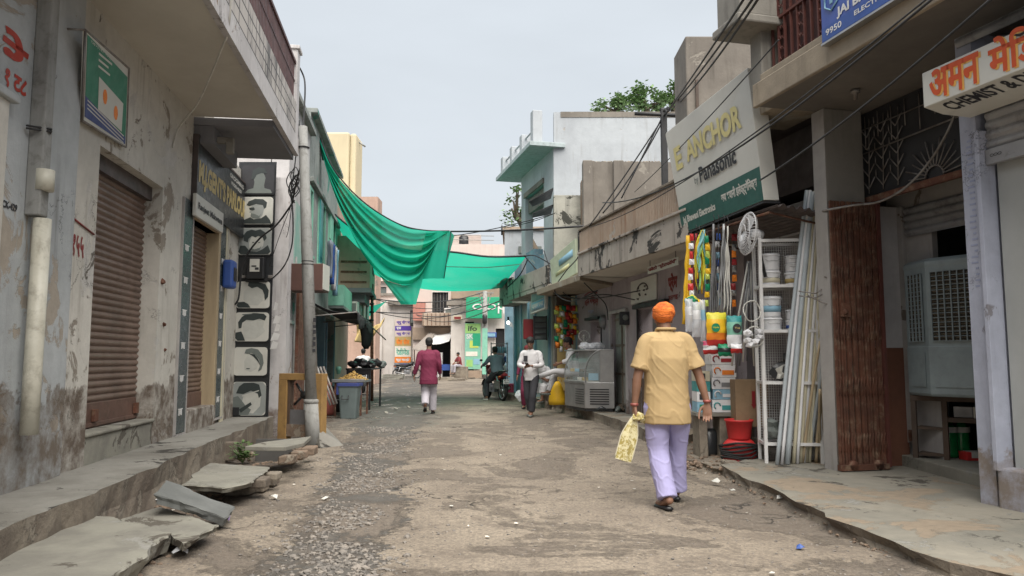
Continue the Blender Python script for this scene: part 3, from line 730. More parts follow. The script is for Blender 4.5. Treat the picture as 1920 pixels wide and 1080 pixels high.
# ---- parlour signboard
zs0 = (LF.hit(443, 432)[1]); 
h = thing('signboard', "black parlour signboard with gold capital letters above the second shutter", 'signboard')
a, b = s2 + .03, s3 - .02; zlo, zhi = 3.34, 4.26
q = MB(); q.box(LF, a, b, .0, .06, zlo, zhi); part(q, 'board', 'boardblack', h)
q = MB(); q.box(LF, a - .02, b + .02, .0, .07, zhi, zhi + .03); q.box(LF, a - .02, a, .0, .07, zlo, zhi); part(q, 'frame', 'shutdark', h)
q = MB(); text_mb(q, "M.J.GENT'S PARLOUR", lambda x, y, e: LF(a + .08 + x, .064, zlo + .24 + y), .4, width=b - a - .14, height=.40, offset=.02); part(q, 'lettering', 'gold', h)
q = MB(); text_mb(q, "GROOMING", lambda x, y, e: LF(a + 1.75 + x, .064, zlo + .80 + y), .1, width=.95, height=.07, offset=.004)
text_mb(q, "mon-sun", lambda x, y, e: LF(a + 1.85 + x, .064, zlo + .70 + y), .1, width=.7, height=.055, offset=.004); part(q, 'small_lettering', 'signwhite', h)
h = thing('name_plate', "small white name plate with grey letters under the black parlour board", 'sign')
a, b = LF.s(368, .1, 390), LF.s(420, .1, 390)
z1 = LF.z(368, 358, .1)
q = MB(); q.box(LF, a, b, .05, .10, z1 - .32, z1 - .02); part(q, 'board', 'signwhite', h, bevel=.01)
q = MB(); text_mb(q, "Ranjeet Makwana", lambda x, y, e: LF(a + .08 + x, .104, z1 - .24 + y), .2, width=b - a - .16, height=.12, offset=.006); part(q, 'lettering', 'inkdark', h)

# ---- hairstyle panels on the end wall (generic portraits)
def panel(i, top, bot, x0, x1, kind):
    yy = yP - .02; A = at_y(x0, top, yy); Bp = at_y(x1, bot, yy); wv = Bp.x - A.x; hv = A.z - Bp.z
    T = lambda u, v, e: V((A.x + u * wv, yy - e, Bp.z + v * hv))
    lab = ['dark portrait panel, topmost of the hairstyle column under the soffit', 'portrait panel of a man in sunglasses with swept hair, second from the top', 'portrait panel of a bearded man with curls just above the black meter',
           'panel showing a shaved side and fringe just below the black meter', 'panel showing a tall quiff over a faded side', 'panel of a face with long drooping fringe, second from the bottom', 'panel of a flat-top haircut, lowest and beside the black box'][i]
    h = thing('portrait_panel', lab, 'poster', 'hairstyle panels on the end wall')
    def rr(q, x0, x1, y0, y1, r, e0, e1):
        pts = []
        for (cx, cy, a0) in [(x1 - r, y1 - r * 1.1, 0), (x0 + r, y1 - r * 1.1, 90), (x0 + r, y0 + r * 1.1, 180), (x1 - r, y0 + r * 1.1, 270)]:
            for k in range(4): an = radians(a0 + k * 30); pts.append(T(cx + r * cos(an), cy + r * 1.1 * sin(an), e0))
        q.prism(pts, (0, -(e1 - e0), 0))
    q = MB(); rr(q, -.022, 1.022, -.035, 1.035, .08, .0, .02); part(q, 'frame', 'boardblack', h)
    q = MB(); rr(q, .0, 1.0, .0, 1.0, .10, .02, .026); part(q, 'print', 'inkdark' if i == 0 else 'signwhite', h)
    def shape(pts, mat, e, name):
        q = MB(); n = len(pts)
        q.prism([T(x, y, .026 + e) for x, y in pts], (0, -.0015, 0)); part(q, name, mat, h)
    el = lambda cx, cy, rx, ry, a0=0, a1=360, n=18: [(cx + rx * cos(radians(a0 + (a1 - a0) * k / n)), cy + ry * sin(radians(a0 + (a1 - a0) * k / n))) for k in range(n)]
    sk = 'steelgrey' if i == 0 else 'printskin'
    def bg(c): shape([(.0, .12), (.1, .01), (.9, .01), (1.0, .12), (1.0, .88), (.9, .99), (.1, .99), (.0, .88)], c, .0005, 'backdrop')
    if kind == 0:
        shape([(.36, .12), (.72, .12), (.70, .3), (.74, .55), (.66, .74), (.46, .78), (.36, .6), (.40, .4)], 'printgrey', .001, 'face'); shape([(.1, .02), (.95, .02), (.9, .14), (.7, .2), (.4, .2), (.2, .14)], 'printgrey', .0015, 'shoulders'); shape([(.30, .5), (.34, .80), (.5, .92), (.7, .88), (.78, .7), (.6, .72), (.46, .66), (.4, .52)], 'printdark', .003, 'hair')
    elif kind == 1:
        bg('printpale'); shape([(.40, .22), (.60, .16), (.70, .34), (.74, .58), (.70, .74), (.40, .72), (.34, .62), (.36, .52), (.30, .44), (.36, .40), (.34, .30)], 'printskin', .001, 'face'); shape([(.04, .02), (.96, .02), (.92, .16), (.80, .34), (.66, .22), (.44, .18), (.34, .26), (.16, .16)], 'printdark', .002, 'jacket')
        shape([(.22, .70), (.28, .84), (.46, .93), (.70, .92), (.82, .80), (.80, .62), (.74, .56), (.70, .70), (.5, .74), (.30, .66)], 'printdark', .003, 'hair'); shape([(.30, .60), (.44, .62), (.47, .54), (.40, .50), (.32, .52)], 'printdark', .004, 'sunglasses'); shape([(.36, .40), (.46, .38), (.60, .30), (.66, .40), (.60, .22), (.42, .22), (.35, .28)], 'printgrey', .003, 'beard')
    elif kind == 2:
        bg('printskin'); shape([(.40, .16), (.60, .14), (.76, .34), (.78, .60), (.60, .74), (.40, .68), (.34, .46), (.34, .28)], 'printpale', .001, 'face'); shape([(.02, .1), (.1, .02), (.92, .02), (.98, .12), (.90, .36), (.74, .20), (.56, .10), (.36, .14), (.22, .34), (.08, .34)], 'printdark', .002, 'jacket')
        shape([(.18, .52), (.16, .72), (.26, .88), (.40, .94), (.52, .90), (.66, .95), (.80, .84), (.86, .62), (.78, .50), (.74, .64), (.60, .70), (.52, .64), (.42, .70), (.32, .60), (.30, .46)], 'printdark', .003, 'hair'); shape([(.38, .26), (.50, .20), (.66, .26), (.72, .36), (.66, .18), (.54, .10), (.42, .14)], 'printgrey', .003, 'beard'); shape(el(.46, .46, .035, .014), 'printdark', .004, 'eye'); shape(el(.64, .46, .035, .014), 'printdark', .004, 'eye')
    elif kind == 3:
        shape([(.22, .30), (.40, .12), (.66, .10), (.80, .30), (.82, .60), (.60, .84), (.36, .80), (.22, .60)], 'printpale', .001, 'face'); shape([(.36, .99), (.60, .985), (.86, .90), (.97, .66), (.95, .42), (.86, .28), (.84, .50), (.78, .68), (.62, .80), (.46, .74), (.34, .84)], 'printdark', .003, 'hair'); shape([(.02, .10), (.08, .02), (.44, .02), (.36, .16), (.24, .24), (.06, .22)], 'printdark', .003, 'shoulders')
    elif kind == 4:
        shape([(.30, .10), (.62, .08), (.78, .22), (.90, .36), (.84, .48), (.86, .66), (.70, .80), (.36, .78), (.24, .56), (.26, .30)], 'printpale', .001, 'face'); shape([(.12, .44), (.10, .66), (.20, .84), (.34, .95), (.56, .98), (.84, .96), (.93, .86), (.88, .72), (.72, .78), (.54, .72), (.34, .74), (.22, .64), (.20, .46)], 'printdark', .003, 'hair'); shape([(.02, .12), (.10, .02), (.32, .02), (.26, .20), (.20, .34), (.04, .30)], 'printdark', .003, 'collar')
        shape([(.2, .94), (.5, .97), (.5, .94), (.24, .9)], 'printgrey', .004, 'highlight')
    elif kind == 5:
        shape([(.34, .20), (.52, .12), (.70, .24), (.74, .5), (.62, .74), (.42, .74), (.32, .5)], 'printpale', .001, 'face'); shape([(.32, .78), (.36, .92), (.52, .97), (.72, .92), (.86, .72), (.90, .44), (.84, .22), (.74, .14), (.80, .36), (.76, .56), (.66, .70), (.52, .80), (.42, .76)], 'printgrey', .003, 'hair'); shape([(.44, .78), (.62, .74), (.74, .56), (.80, .36), (.72, .5), (.58, .68)], 'printdark', .004, 'parting'); shape(el(.44, .24, .06, .02), 'printdark', .003, 'mouth')
    else:
        bg('printskin'); shape([(.36, .10), (.64, .06), (.84, .28), (.86, .60), (.60, .70), (.36, .62), (.28, .34)], 'printpale', .001, 'face'); shape([(.12, .66), (.20, .86), (.34, .97), (.62, .98), (.80, .92), (.88, .60), (.80, .52), (.76, .66), (.56, .74), (.34, .64)], 'printdark', .003, 'hair'); shape([(.0, .12), (.08, .02), (.50, .02), (.58, .18), (.44, .26), (.30, .44), (.18, .58), (.04, .54)], 'printgrey', .003, 'hand'); shape([(.28, .08), (.60, .32), (.56, .40), (.22, .18)], 'printdark', .004, 'razor'); shape([(.30, .60), (.80, .76), (.80, .73), (.31, .56)], 'printpale', .005, 'comb')
flat('printskin', (.30, .32, .31, 1), .5, dirt=0); flat('printdark', (.035, .045, .045, 1), .5, dirt=0); flat('printgrey', (.15, .17, .16, 1), .5, dirt=0); flat('printpale', (.53, .53, .49, 1), .5, dirt=.1)
for i, (t, b_, xa, xb) in enumerate([(310, 364, 455, 514), (370, 421, 450, 512), (428, 478, 448, 509), (528, 578, 445, 506), (586, 640, 442, 504), (651, 704, 440, 501), (716, 779, 437, 498)]): panel(i, t, b_, xa, xb, i)

h = thing('electricity_meter', 'black electricity meter with white dial fixed between two portrait panels', 'meter')
yy = yP - .03; A = at_y(467, 484, yy); Bp = at_y(498, 524, yy)
q = MB(); q.box(ID, A.x, Bp.x, yy - .12, yy + .01, Bp.z, A.z); q.box(ID, A.x - .04, Bp.x + .04, yy - .05, yy + .01, Bp.z - .05, Bp.z); part(q, 'case', 'black', h, bevel=.015)
q = MB(); q.box(ID, A.x + .06, Bp.x - .07, yy - .127, yy - .12, Bp.z + .12, A.z - .03); dl = part(q, 'dial', 'signwhite', h)
q = MB(); q.box(ID, A.x + .09, Bp.x - .12, yy - .130, yy - .127, Bp.z + .2, Bp.z + .225); q.box(ID, A.x + .15, Bp.x - .08, yy - .130, yy - .127, Bp.z + .15, Bp.z + .19); part(q, 'digits', 'inkdark', dl)
q = MB(); 
for x in (A.x - .09, Bp.x + .07): q.box(ID, x - .02, x + .05, yy - .04, yy + .01, Bp.z + .02, Bp.z + .07)
part(q, 'terminal', 'grille', h, bevel=.005)
h = thing('electricity_meter', 'blue plastic meter box hanging on the dark tiled jamb', 'meter')
sm, zm = LF.hit(429, 490, .1)
q = MB(); q.box(LF, sm - .1, sm + .18, .03, .19, zm - .42, zm + .02); part(q, 'case', 'blue', h, bevel=.04)
q = MB(); q.box(LF, sm - .05, sm + .13, .19, .2, zm - .3, zm - .1); part(q, 'window', 'black', h)
h = thing('speaker_box', 'small black box on the pavement below the lowest portrait panel', 'box')
p = at_z(442, 781, .33)
q = MB(); q.box(ID, p.x - .13, p.x + .12, p.y - .1, p.y + .12, .335, .52); part(q, 'case', 'black', h, bevel=.015)
q = MB(); q.box(ID, p.x - .10, p.x + .09, p.y - .106, p.y - .1, .36, .49); part(q, 'front', 'boardblack', h)
q = MB(); cable(q, [at_y(552, 375, 12.2), at_y(520, 420, 12.3), at_y(487, 447, 12.4), at_y(462, 480, 12.42), at_y(452, 515, 12.44), at_y(447, 560, 12.45), at_y(436, 572, 12.45), at_y(428, 558, 12.4), at_y(428, 540, 12.35), at_y(440, 525, 12.4)], .016)
tag(q.build('power_cable', M['wire']), 'thick black cable looping past the portrait panels to the blue meter box', 'cable')
q = MB(); cable(q, [at_y(497, 524, 12.3), at_y(512, 521, 12.25), at_y(535, 495, 12.2), at_y(548, 455, 12.2), at_y(549, 400, 12.15), at_y(545, 360, 12.1)], .012)
cable(q, [at_y(548, 380, 12.15), at_y(525, 440, 12.2), at_y(505, 500, 12.3)], .006); cable(q, [at_y(548, 380, 12.15), at_y(541, 430, 12.2), at_y(537, 445, 12.25)], .006)
tag(q.build('power_cable', M['wire']), 'black cable bundle dropping from the pole to the black meter', 'cable')
q = MB(); cable(q, [LF(sE - .2, 1.0, 6.05), at_y(566, 135, 12.0), at_y(572, 160, 12.0), at_y(570, 215, 11.9), at_y(565, 300, 11.6), at_y(555, 345, 11.9), at_y(548, 380, 12.1)], .014)
cable(q, [at_y(562, 225, 12), at_y(554, 300, 12.1), at_y(547, 350, 12.2)], .01)
for k in range(9): a = at_y(546 + rnd.uniform(-8, 10), 345 + rnd.uniform(-12, 35), 12.05); cable(q, [a, a + V((.08, -.02, .1)), a + V((.02, .0, .2)), a + V((-.05, 0, .05)), a + V((0, 0, -.1))], .009)
tag(q.build('cable_tangle', M['wire']), 'tangled black cables running down beside the white balcony end post', 'cable')
q = MB(); pts = [LF(LF.s(305), .01, LF.z(305, 262)), at_y(335, 240, 8.9), at_y(370, 195, 8.3), at_y(400, 130, 7.6), at_y(420, 80, 7.25), at_y(425, 70, 7.2), at_y(432, 20, 7.05), at_y(434, -60, 6.9)]
cable(q, pts, .010); tag(q.build('hanging_wire', M['whitewire']), 'white wire hanging in a curve from the balcony edge to the cream wall', 'wire')

# ---- green notice board on the cream wall
h = thing('notice_board', 'green and blue framed banner bolted slantwise on the cream wall above the shutter', 'banner')
a, b = LF.s(153, .05, 200), LF.s(241, .05, 200); z0n, z1n = LF.z(153, 225, .05), LF.z(157, 55, .05)
z0n = 3.52; z1n = 4.34
def _c(px, py, d): s, z = LF.hit(px, py, d); return LF(s, d, z)
_bl, _br, _tl, _tr = _c(154, 226, .04), _c(236, 276, .04), _c(160, 56, .2), _c(241, 128, .2)
TB = lambda x, y, e: _bl.lerp(_br, x).lerp(_tl.lerp(_tr, x), y) + LF.n * e
q = MB(); q.box(lambda x, e, y: TB(x, y, e), 0, 1, -.02, 0, 0, 1); part(q, 'backing', 'signwhite', h)
def P2(T, pts, e, th=.002):
    q = MB(); v = [T(x, y, e) for x, y in pts]; n = len(v)
    v2 = [T(x, y, e + th) for x, y in pts]
    q.add(v + v2, [tuple(range(n))[::-1], tuple(range(n, 2 * n))] + [(i, (i + 1) % n, (i + 1) % n + n, i + n) for i in range(n)])
    return q
TB2 = TB
part(P2(TB2, [(.04, .30), (.97, .12), (.97, .88), (.04, .97)], .002), 'green_field', 'bannergreen' if 'bannergreen' in M else flat('bannergreen', (.03, .20, .12, 1), .5), h)
part(P2(TB2, [(.04, .06), (.97, .03), (.97, .12), (.04, .30)], .002), 'blue_field', flat('bannerblue', (.05, .07, .22, 1), .5), h)
pc = part(P2(TB2, [(.30, .24), (.86, .16), (.88, .52), (.30, .62)], .005), 'picture', 'signwhite', h)
q = MB()
for (cx, cy) in [(.44, .44), (.70, .34)]:
    q.add([TB2(cx + .05 * cos(t), cy + .09 * sin(t), .009) for t in [k * .6 for k in range(10)]], [tuple(range(10))])
part(q, 'figures', 'orange', pc)
q = MB()
for k in range(3): q.box(lambda x, y, e: TB2(x, e, .005 + y), .28, .28 + [.3, .22, .26][k], 0, .001, .88 - k * .07 - .02 - .0, .905 - k * .07 - .02)
text_mb(q, 'जनता क्लिनिक', lambda x, y, e: TB2(.1 + x, .90 + y, .007), .1, width=.75, height=.05)
for k in range(3): q.box(lambda x, y, e: TB2(x, e - x * .17, .005 + y), .08, .92, 0, .001, .27 - k * .045, .285 - k * .045)
part(q, 'lettering', 'signwhite', h)
q = MB(); q.tube([TB(0, 0, 0), TB(0, 1, 0), TB(1, 1, 0), TB(1, 0, 0), TB(0, 0, 0)], .014, 5)
for x, y in ((0, 1), (1, 1), (1, .02), (0, .02)): q.tube([TB(x, y, 0), TB(x, y, 0) - LF.n * (.04 + .16 * y)], .01, 5)
part(q, 'frame', 'grille', h)

# ---- white limewashed wall beyond the parlour, with the teal niche
yE = LF(sW, .78, 0).y
b0 = (yE + .05) * sqrt(1 + .132 ** 2); b1 = L3.s(571)
h = thing('limewashed_house', 'white limewashed house with a small teal window just beyond the portrait panels', 'house')
zb3 = 6.05
w0, w1 = L3.s(537, 0, 580), L3.s(549, 0, 580)
hole = (w0, w1, L3.z(540, 600), L3.z(541, 546))
q = MB(); wallp(q, L3, b0 + .3, b1, 0, zb3, -.3, 0, holes=[hole]); part(q, 'wall', 'whitewall', h, weld=.001)
q = MB(); q.box(L3, b0 + .3, b1, -4.5, -.32, 0, zb3); part(q, 'rear_wall', 'whitewall', h)
q = MB(); q.box(L3, hole[0], hole[1], -.12, -.06, hole[2], hole[3]); f = part(q, 'window', 'teal', h)
q = MB()
for a, b, c, e in [(hole[0] - .05, hole[0], hole[2] - .05, hole[3] + .05), (hole[1], hole[1] + .05, hole[2] - .05, hole[3] + .05)]: q.box(L3, a, b, -.02, .03, c, e)
q.box(L3, hole[0], hole[1], -.02, .032, hole[3], hole[3] + .05); q.box(L3, hole[0], hole[1], -.02, .04, hole[2] - .06, hole[2]); part(q, 'frame', 'greywall', f)
q = MB(); q.box(L3, b0 + .2, b1 + .1, -.1, .12, zb3, zb3 + .1); part(q, 'coping', 'greywall', h)
q = MB(); q.box(L3, L3.s(545), L3.s(569), -.002, .012, L3.z(555, 505), L3.z(555, 378)); part(q, 'painted_patch', wallm('teal_patch', (.25, .42, .36, 1), (.42, .44, .41, 1), 1.4, streak=((.10, .30, .25, 1), .9), bump=.3), h)
q = MB()
for px in (529, 547, 560): s = L3.s(px); q.tube([L3(s, .03, .3), L3(s, .03, 3.2)], .022, 6)
part(q, 'pipe', 'polegrey', h)
q = MB(); q.box(L3, L3.s(552), L3.s(566), .0, .06, .25, 2.9); part(q, 'door', 'rust', h)

# ---- cement pole
h = thing('electric_pole', 'tall thin pale cement pole standing before the ochre wooden frame', 'pole')
p = at_z(588, 836, 0); pt = at_y(568, 238, p.y + .35)
q = MB(); q.tube([p - V((0, 0, .05)), p.lerp(pt, .13)], [.115, .112], 14); q.tube([p.lerp(pt, .12), p.lerp(pt, .6), pt], [.098, .088, .07], 14); part(q, 'shaft', 'polegrey', h)
q = MB(); q.lathe(p.lerp(pt, .13), [(.118, -.02), (.122, 0), (.118, .03), (.1, .04)], 14); part(q, 'collar', 'polegrey', h)
q = MB()
for k in (.55, .56, .93): q.lathe(p.lerp(pt, k), [(.094, 0), (.094, .012)], 12)
part(q, 'band', 'wire', h)
q = MB(); c = p.lerp(pt, .3) + V((.05, -.085, 0)); 
for k in range(6): q.box(ID, c.x + .01, c.x + .055, c.y - .012, c.y - .008, c.z - .1 + k * .09, c.z - .055 + k * .09 + .02 * (k % 2))
part(q, 'painted_number', 'inkdark', h)
h = thing('outdoor_unit', 'small brown and white box fixed high on the wall behind the cement pole', 'box')
A = at_y(570, 494, 13.4); Bp = at_y(604, 545, 13.4)
q = MB(); q.box(ID, A.x - .3, Bp.x, 13.4, 13.9, Bp.z, A.z); part(q, 'case', flat('boxbrown', (.10, .05, .04, 1)), h, bevel=.01)
q = MB(); q.prism([V((Bp.x + .001, 13.42, Bp.z + .03)), V((Bp.x + .001, 13.88, Bp.z + .03)), V((Bp.x + .001, 13.88, A.z)), V((Bp.x + .001, 13.42, A.z))], (.01, 0, 0)); part(q, 'side_panel', 'signwhite', h)

# ---- ochre frame leaning behind the pole
h = thing('wooden_cabinet', 'open ochre wooden cabinet frame with a round fan cut-out behind the pole', 'cabinet frame')
a, b = at_y(523, 700, 11.6), at_y(604, 700, 11.3); zT = a.z; zB = .02
ux = (V((b.x - a.x, b.y - a.y, 0))); W = ux.length; ux.normalize(); un = V((-ux.y, ux.x, 0)); T = rectf(V((a.x, a.y, 0)), ux, un)
q = MB()
q.box(T, 0, .15, 0, .14, zB, zT - .1); q.box(T, W - .13, W, 0, .14, zB, zT - .1); q.box(T, 0, W, 0, .14, zT - .1, zT); part(q, 'frame', 'ochre', h, bevel=.006)
q = MB(); q.box(T, .15, .19, .03, .12, .2, zT - .1); q.box(T, W - .17, W - .13, .03, .12, .2, zT - .1); part(q, 'inner_frame', 'wood', h)
q = MB(); q.box(T, .15, W - .13, .02, .12, .12, .30); part(q, 'sill', 'brick', h, jitter=.01)
q = MB(); q.box(T, .19, W - .17, .05, .06, .30, .52); part(q, 'lower_panel', 'steelgrey', h)
cx, cz, r = (W + .02) / 2, .74, .27
q = MB(); n = 28
ring = [(cx + r * .9 * cos(2 * pi * k / n), cz + r * sin(2 * pi * k / n)) for k in range(n)]
outer = []
for k in range(n):
    an = 2 * pi * k / n; m = max(abs(cos(an)) / ((W - .36) / 2), abs(sin(an)) / .27 if sin(an) > 0 else abs(sin(an)) / .24)
    outer.append((cx + cos(an) / m, cz - .0 + sin(an) / m))
vs = [T(x, .06, z) for x, z in ring] + [T(x, .06, z) for x, z in outer]
q.add(vs, [(k, (k + 1) % n, (k + 1) % n + n, k + n) for k in range(n)]); part(q, 'cut_out', 'wood', h, solid=.008)
q = MB()
for k in range(4):
    an = k * pi / 2 + .7; q.tube([T(cx, .08, cz), T(cx + r * .8 * cos(an), .08, cz + r * .85 * sin(an))], .02, 6)
q.lathe(T(cx, .09, cz), [(.05, -.03), (.06, .0), (.05, .03)], 12, axis=un); part(q, 'fan', 'black', h)

# ---- stone slabs, bench and brick piers over the drain
def slab(pts, z, th, label, mat='slab', tilt=None, group='stone slabs along the drain'):
    q = MB(); P = []
    n = len(pts)
    for i in range(n):
        a, b = at_z(*pts[i], z[i] if isinstance(z, (list, tuple)) else z), at_z(*pts[(i + 1) % n], z[(i + 1) % n] if isinstance(z, (list, tuple)) else z)
        m_ = max(4, int((b - a).length / .045))
        for k in range(m_): pp = a.lerp(b, k / m_); P.append(pp + V((noise.noise(pp * 4), noise.noise(pp * 4 + V((5, 5, 5))), 0)) * .035 + V((noise.noise(pp * 19), noise.noise(pp * 19 + V((5, 5, 5))), .3 * noise.noise(pp * 11))) * .014)
    cen = sum(P, V()) / len(P); m = len(P)
    R_i = lambda k, dz: [p + (cen - p).normalized() * (k + .03 * noise.noise(p * 9 + V((0, 0, dz * 30)))) + V((0, 0, dz)) for p in P]
    q.rings([P, R_i(-.004, -.010), R_i(.012, -th * .5), R_i(.03, -th)], smooth=False); o = q.build('stone_slab', M[mat]); tag(o, label, 'slab', group); return o
slab([(-60, 1000), (60, 962), (205, 968), (323, 1000), (150, 1120), (-200, 1120)], .15, .12, 'large pale slab filling the bottom left corner of the lane')
slab([(225, 975), (300, 950), (403, 985), (343, 1020), (322, 1004)], .13, .05, 'pale slab lying half under the large corner slab')
slab([(288, 925), (312, 901), (436, 950), (420, 972)], [.30, .34, .14, .12], .07, 'tilted grey slate fallen over the drain edge', 'slate' if 'slate' in M else 'slab2')
slab([(342, 907), (392, 868), (503, 876), (472, 903), (420, 914)], .22, .05, 'pale slab propped on two cement blocks before the plant')
h = thing('stone_bench', 'low bench of one pale slab resting on stacked rough bricks', 'bench')
q = MB(); P = [at_z(x, y, .33) for x, y in [(459, 837), (498, 828), (583, 818), (570, 830), (535, 838), (500, 838)]]; q.prism(P, (0, 0, -.045)); part(q, 'seat', 'slab', h, bevel=.006)
def bricks(cells, parent, name='brick', mat='brick'):
    for (px, py, z, w, d, hh) in cells:
        p = at_z(px, py, z); q = MB(); q.box(ID, p.x - w / 2, p.x + w / 2, p.y, p.y + d, z, z + hh); part(q, name, mat, parent, bevel=.014, jitter=.018)
cells = []
for lv in range(3):
    for k in range(3): cells.append((533 + k * 21 + rnd.uniform(-3, 3), 872 - k * 9, .012 + lv * .092, .15, .19, .088))
bricks(cells, h)
q = MB(); pA, pB = at_z(470, 868, 0), at_z(524, 878, 0); q.box(ID, pA.x + .02, pB.x - .03, pA.y + .1, pA.y + .16, 0, .28); part(q, 'void_backing', 'darkroom', h)  # dark sheet standing in for the shade in the void under the bench
for lab, cs in [('cement blocks standing left under the propped pale slab', [(443, 930, .01, .26, .16, .13)]), ('rough stacked bricks right under the propped pale slab', [(478, 925, .01, .15, .2, .10), (503, 912, .01, .13, .2, .10), (480, 917, .11, .15, .18, .09), (507, 901, .11, .13, .18, .07)])]:
    h = thing('block_pier', lab, 'blocks'); bricks(cs, h, 'block', 'kerbside')
h = thing('rock', 'upright broken stone wedged against the pavement beside the plant', 'stone'); q = MB(); p = at_z(418, 868, .0); q.box(ID, p.x - .12, p.x + .13, p.y, p.y + .1, 0, .26); part(q, 'stone', 'kerbside', h, bevel=.02, jitter=.05)
# leafy plant
q = MB()
c = at_z(455, 868, .02)
for i in range(230):
    a = rnd.uniform(0, 2 * pi); e = rnd.uniform(.1, 1.4); r = rnd.uniform(.03, .19)
    p = c + V((cos(a) * sin(e) * r, sin(a) * sin(e) * r, cos(e) * r * 1.25 + .03)); t = V((cos(a), sin(a), rnd.uniform(-.2, .7))).normalized() * rnd.uniform(.035, .065); sd = t.cross(V((0, 0, 1))).normalized() * .022
    q.add([p, p + t * .5 + sd, p + t, p + t * .5 - sd], [(0, 1, 2, 3)])
h = thing('weed_plant', 'small leafy green plant growing between the bench and pavement', 'plant'); part(q, 'leaves', 'leafdark', h)
q = MB()
for k in range(7): q.tube([c, c + V((rnd.uniform(-.1, .1), rnd.uniform(-.1, .1), .17))], .006, 4)
part(q, 'stems', 'leaf', h)
# litter, plus pale flecks that imitate glints off the wet lane
def litter(px, py, mat, label, r=.03, z=.02, cat='litter'):
    p = at_z(px, py, z); q = MB(); n = 7
    pts = [p + V((cos(k * .9) * r * rnd.uniform(.6, 1.3), sin(k * .9) * r * rnd.uniform(.6, 1.4), rnd.uniform(0, r * .9))) for k in range(n)]
    q.add([p + V((0, 0, r))] + pts, [(0, k + 1, (k + 1) % n + 1) for k in range(n)]); o = q.build('litter', M[mat], solid=.003); tag(o, label, cat, 'scraps of litter on the ground')
litter(335, 1040, 'polybag', 'crumpled clear plastic cup beside the large corner slab', .06); litter(420, 978, flat('lilac', (.30, .2, .42, 1)).name and 'lilac', 'crumpled purple wrapper beside the tilted slate', .05); litter(515, 935, 'signwhite', 'white crumpled wrapper below the propped pale slab', .04)
litter(1500, 1028, 'blue', 'small blue wrapper on the open lane', .03); litter(1803, 1046, 'red', 'red and white cup squashed at the right kerb', .055); litter(1462, 935, 'signwhite', 'white scrap with red print by the apron crack', .035)
litter(1345, 905, 'signwhite', 'pale twisted scrap near the red buckets', .05); litter(1375, 921, 'signwhite', 'tiny white scrap between man and apron', .025); litter(610, 937, 'signwhite', 'white paper scrap on the gravel track', .03); litter(293, 940, 'whitegloss', 'small white pebble-like scrap by the tilted slate', .02)
for px, py in [(742, 768), (724, 776), (766, 765)]:  # flecks added to imitate glints off the wet lane
    litter(px, py, 'slab', 'pale fleck standing for a glint on the wet patch of lane', .06)
# sloping cement ramp past the pole
h = thing('ramp', 'small sloping cement ramp at the foot of the cement pole', 'ramp')
q = MB(); A = [at_z(602, 790, .0), at_z(645, 836, 0), at_z(600, 840, 0), at_z(560, 825, 0)]; top = [A[0] + V((-.1, 0, .3)), A[1] + V((-.45, .25, .12))]
q.add([A[0], A[1], A[2], A[3], A[3] + V((0, 0, .3)), A[0] + V((-.25, 0, .3)), A[2] + V((-.1, .3, .25))], [(0, 1, 6, 5), (1, 2, 6), (2, 3, 4, 6), (4, 5, 6), (0, 5, 4, 3), (0, 3, 2, 1)]); part(q, 'slope', 'paveL', h)
# ================================================================ LEFT ROW, FARTHER ON
def windowp(h, T, s0, s1, z0, z1, d, glass='dark', fr='greywall', sill=True, bars=0, w=.06):
    q = MB(); q.box(T, s0, s1, d - .16, d - .12, z0, z1); g = part(q, 'window', glass, h)
    q = MB(); q.box(T, s0 - w, s0, d - .1, d + .03, z0, z1 + w); q.box(T, s1, s1 + w, d - .1, d + .03, z0, z1 + w); q.box(T, s0, s1, d - .1, d + .03, z1, z1 + w); part(q, 'frame', fr, g)
    if sill: q = MB(); q.box(T, s0 - w, s1 + w, d - .1, d + .08, z0 - w, z0); part(q, 'sill', fr, g)
    if bars:
        q = MB()
        for k in range(bars): s = s0 + (s1 - s0) * (k + .5) / bars; q.box(T, s - .012, s + .012, d - .08, d - .06, z0, z1)
        part(q, 'bars', 'grille', g)
    return g
h = thing('shop_house', 'stained green-grey two-storey house with teal shutters behind the pole', 'shop house')
s1b, s2b = L3.s(571) + .003, 21.6
zr = 6.55
ops = [(15.2, 16.2, 3.5, 4.9), (17.3, 18.5, 3.5, 5.0), (19.4, 21.0, 3.3, 5.1)]
shop = (16.6, 21.3, -1, 2.35)
q = MB(); wallp(q, L3, s1b, s2b, 0, zr, -.3, 0, holes=ops + [shop]); part(q, 'wall', 'greywall', h, weld=.001)
q = MB(); q.box(L3, s1b, s2b, -5, -1.2, 0, zr - .02); part(q, 'rear_wall', 'darkroom', h)
q = MB(); q.box(L3, s1b, s2b + .1, -5.0, .14, zr, zr + .1); part(q, 'roof_slab', 'greywall', h, bevel=.01)
for k, (a, b, c, e) in enumerate(ops):
    wd = windowp(h, L3, a, b, c, e, 0, 'dark', 'mint')
    q = MB(); q.box(L3, a - .02, (a + b) / 2 - .1, .035, .06, c, e); q.box(L3, a + .05, (a + b) / 2 - .17, .06, .066, c + .15, e - .15); part(q, 'shutter', 'mint' if k != 1 else 'teal', wd)
q = MB()
for zz in (3.3, 5.15): q.box(L3, s1b, s2b, .003, .1, zz - .1, zz)
part(q, 'string_course', 'greywall', h, bevel=.01)
q = MB(); q.box(L3, 18.9, 21.4, .1, .48, 2.56, 2.63); part(q, 'balcony_floor', 'greywall', h)
q = MB(); q.box(L3, 18.9, 21.4, .44, .48, 2.63, 3.15); q.box(L3, 18.88, 18.92, .1, .48, 2.63, 3.15); part(q, 'balcony_panel', 'mint', h)
q = MB()
for s in (16.5, 18.9, 21.4): q.box(L3, s - .05, s + .05, -.25, .03, .2, 2.35)
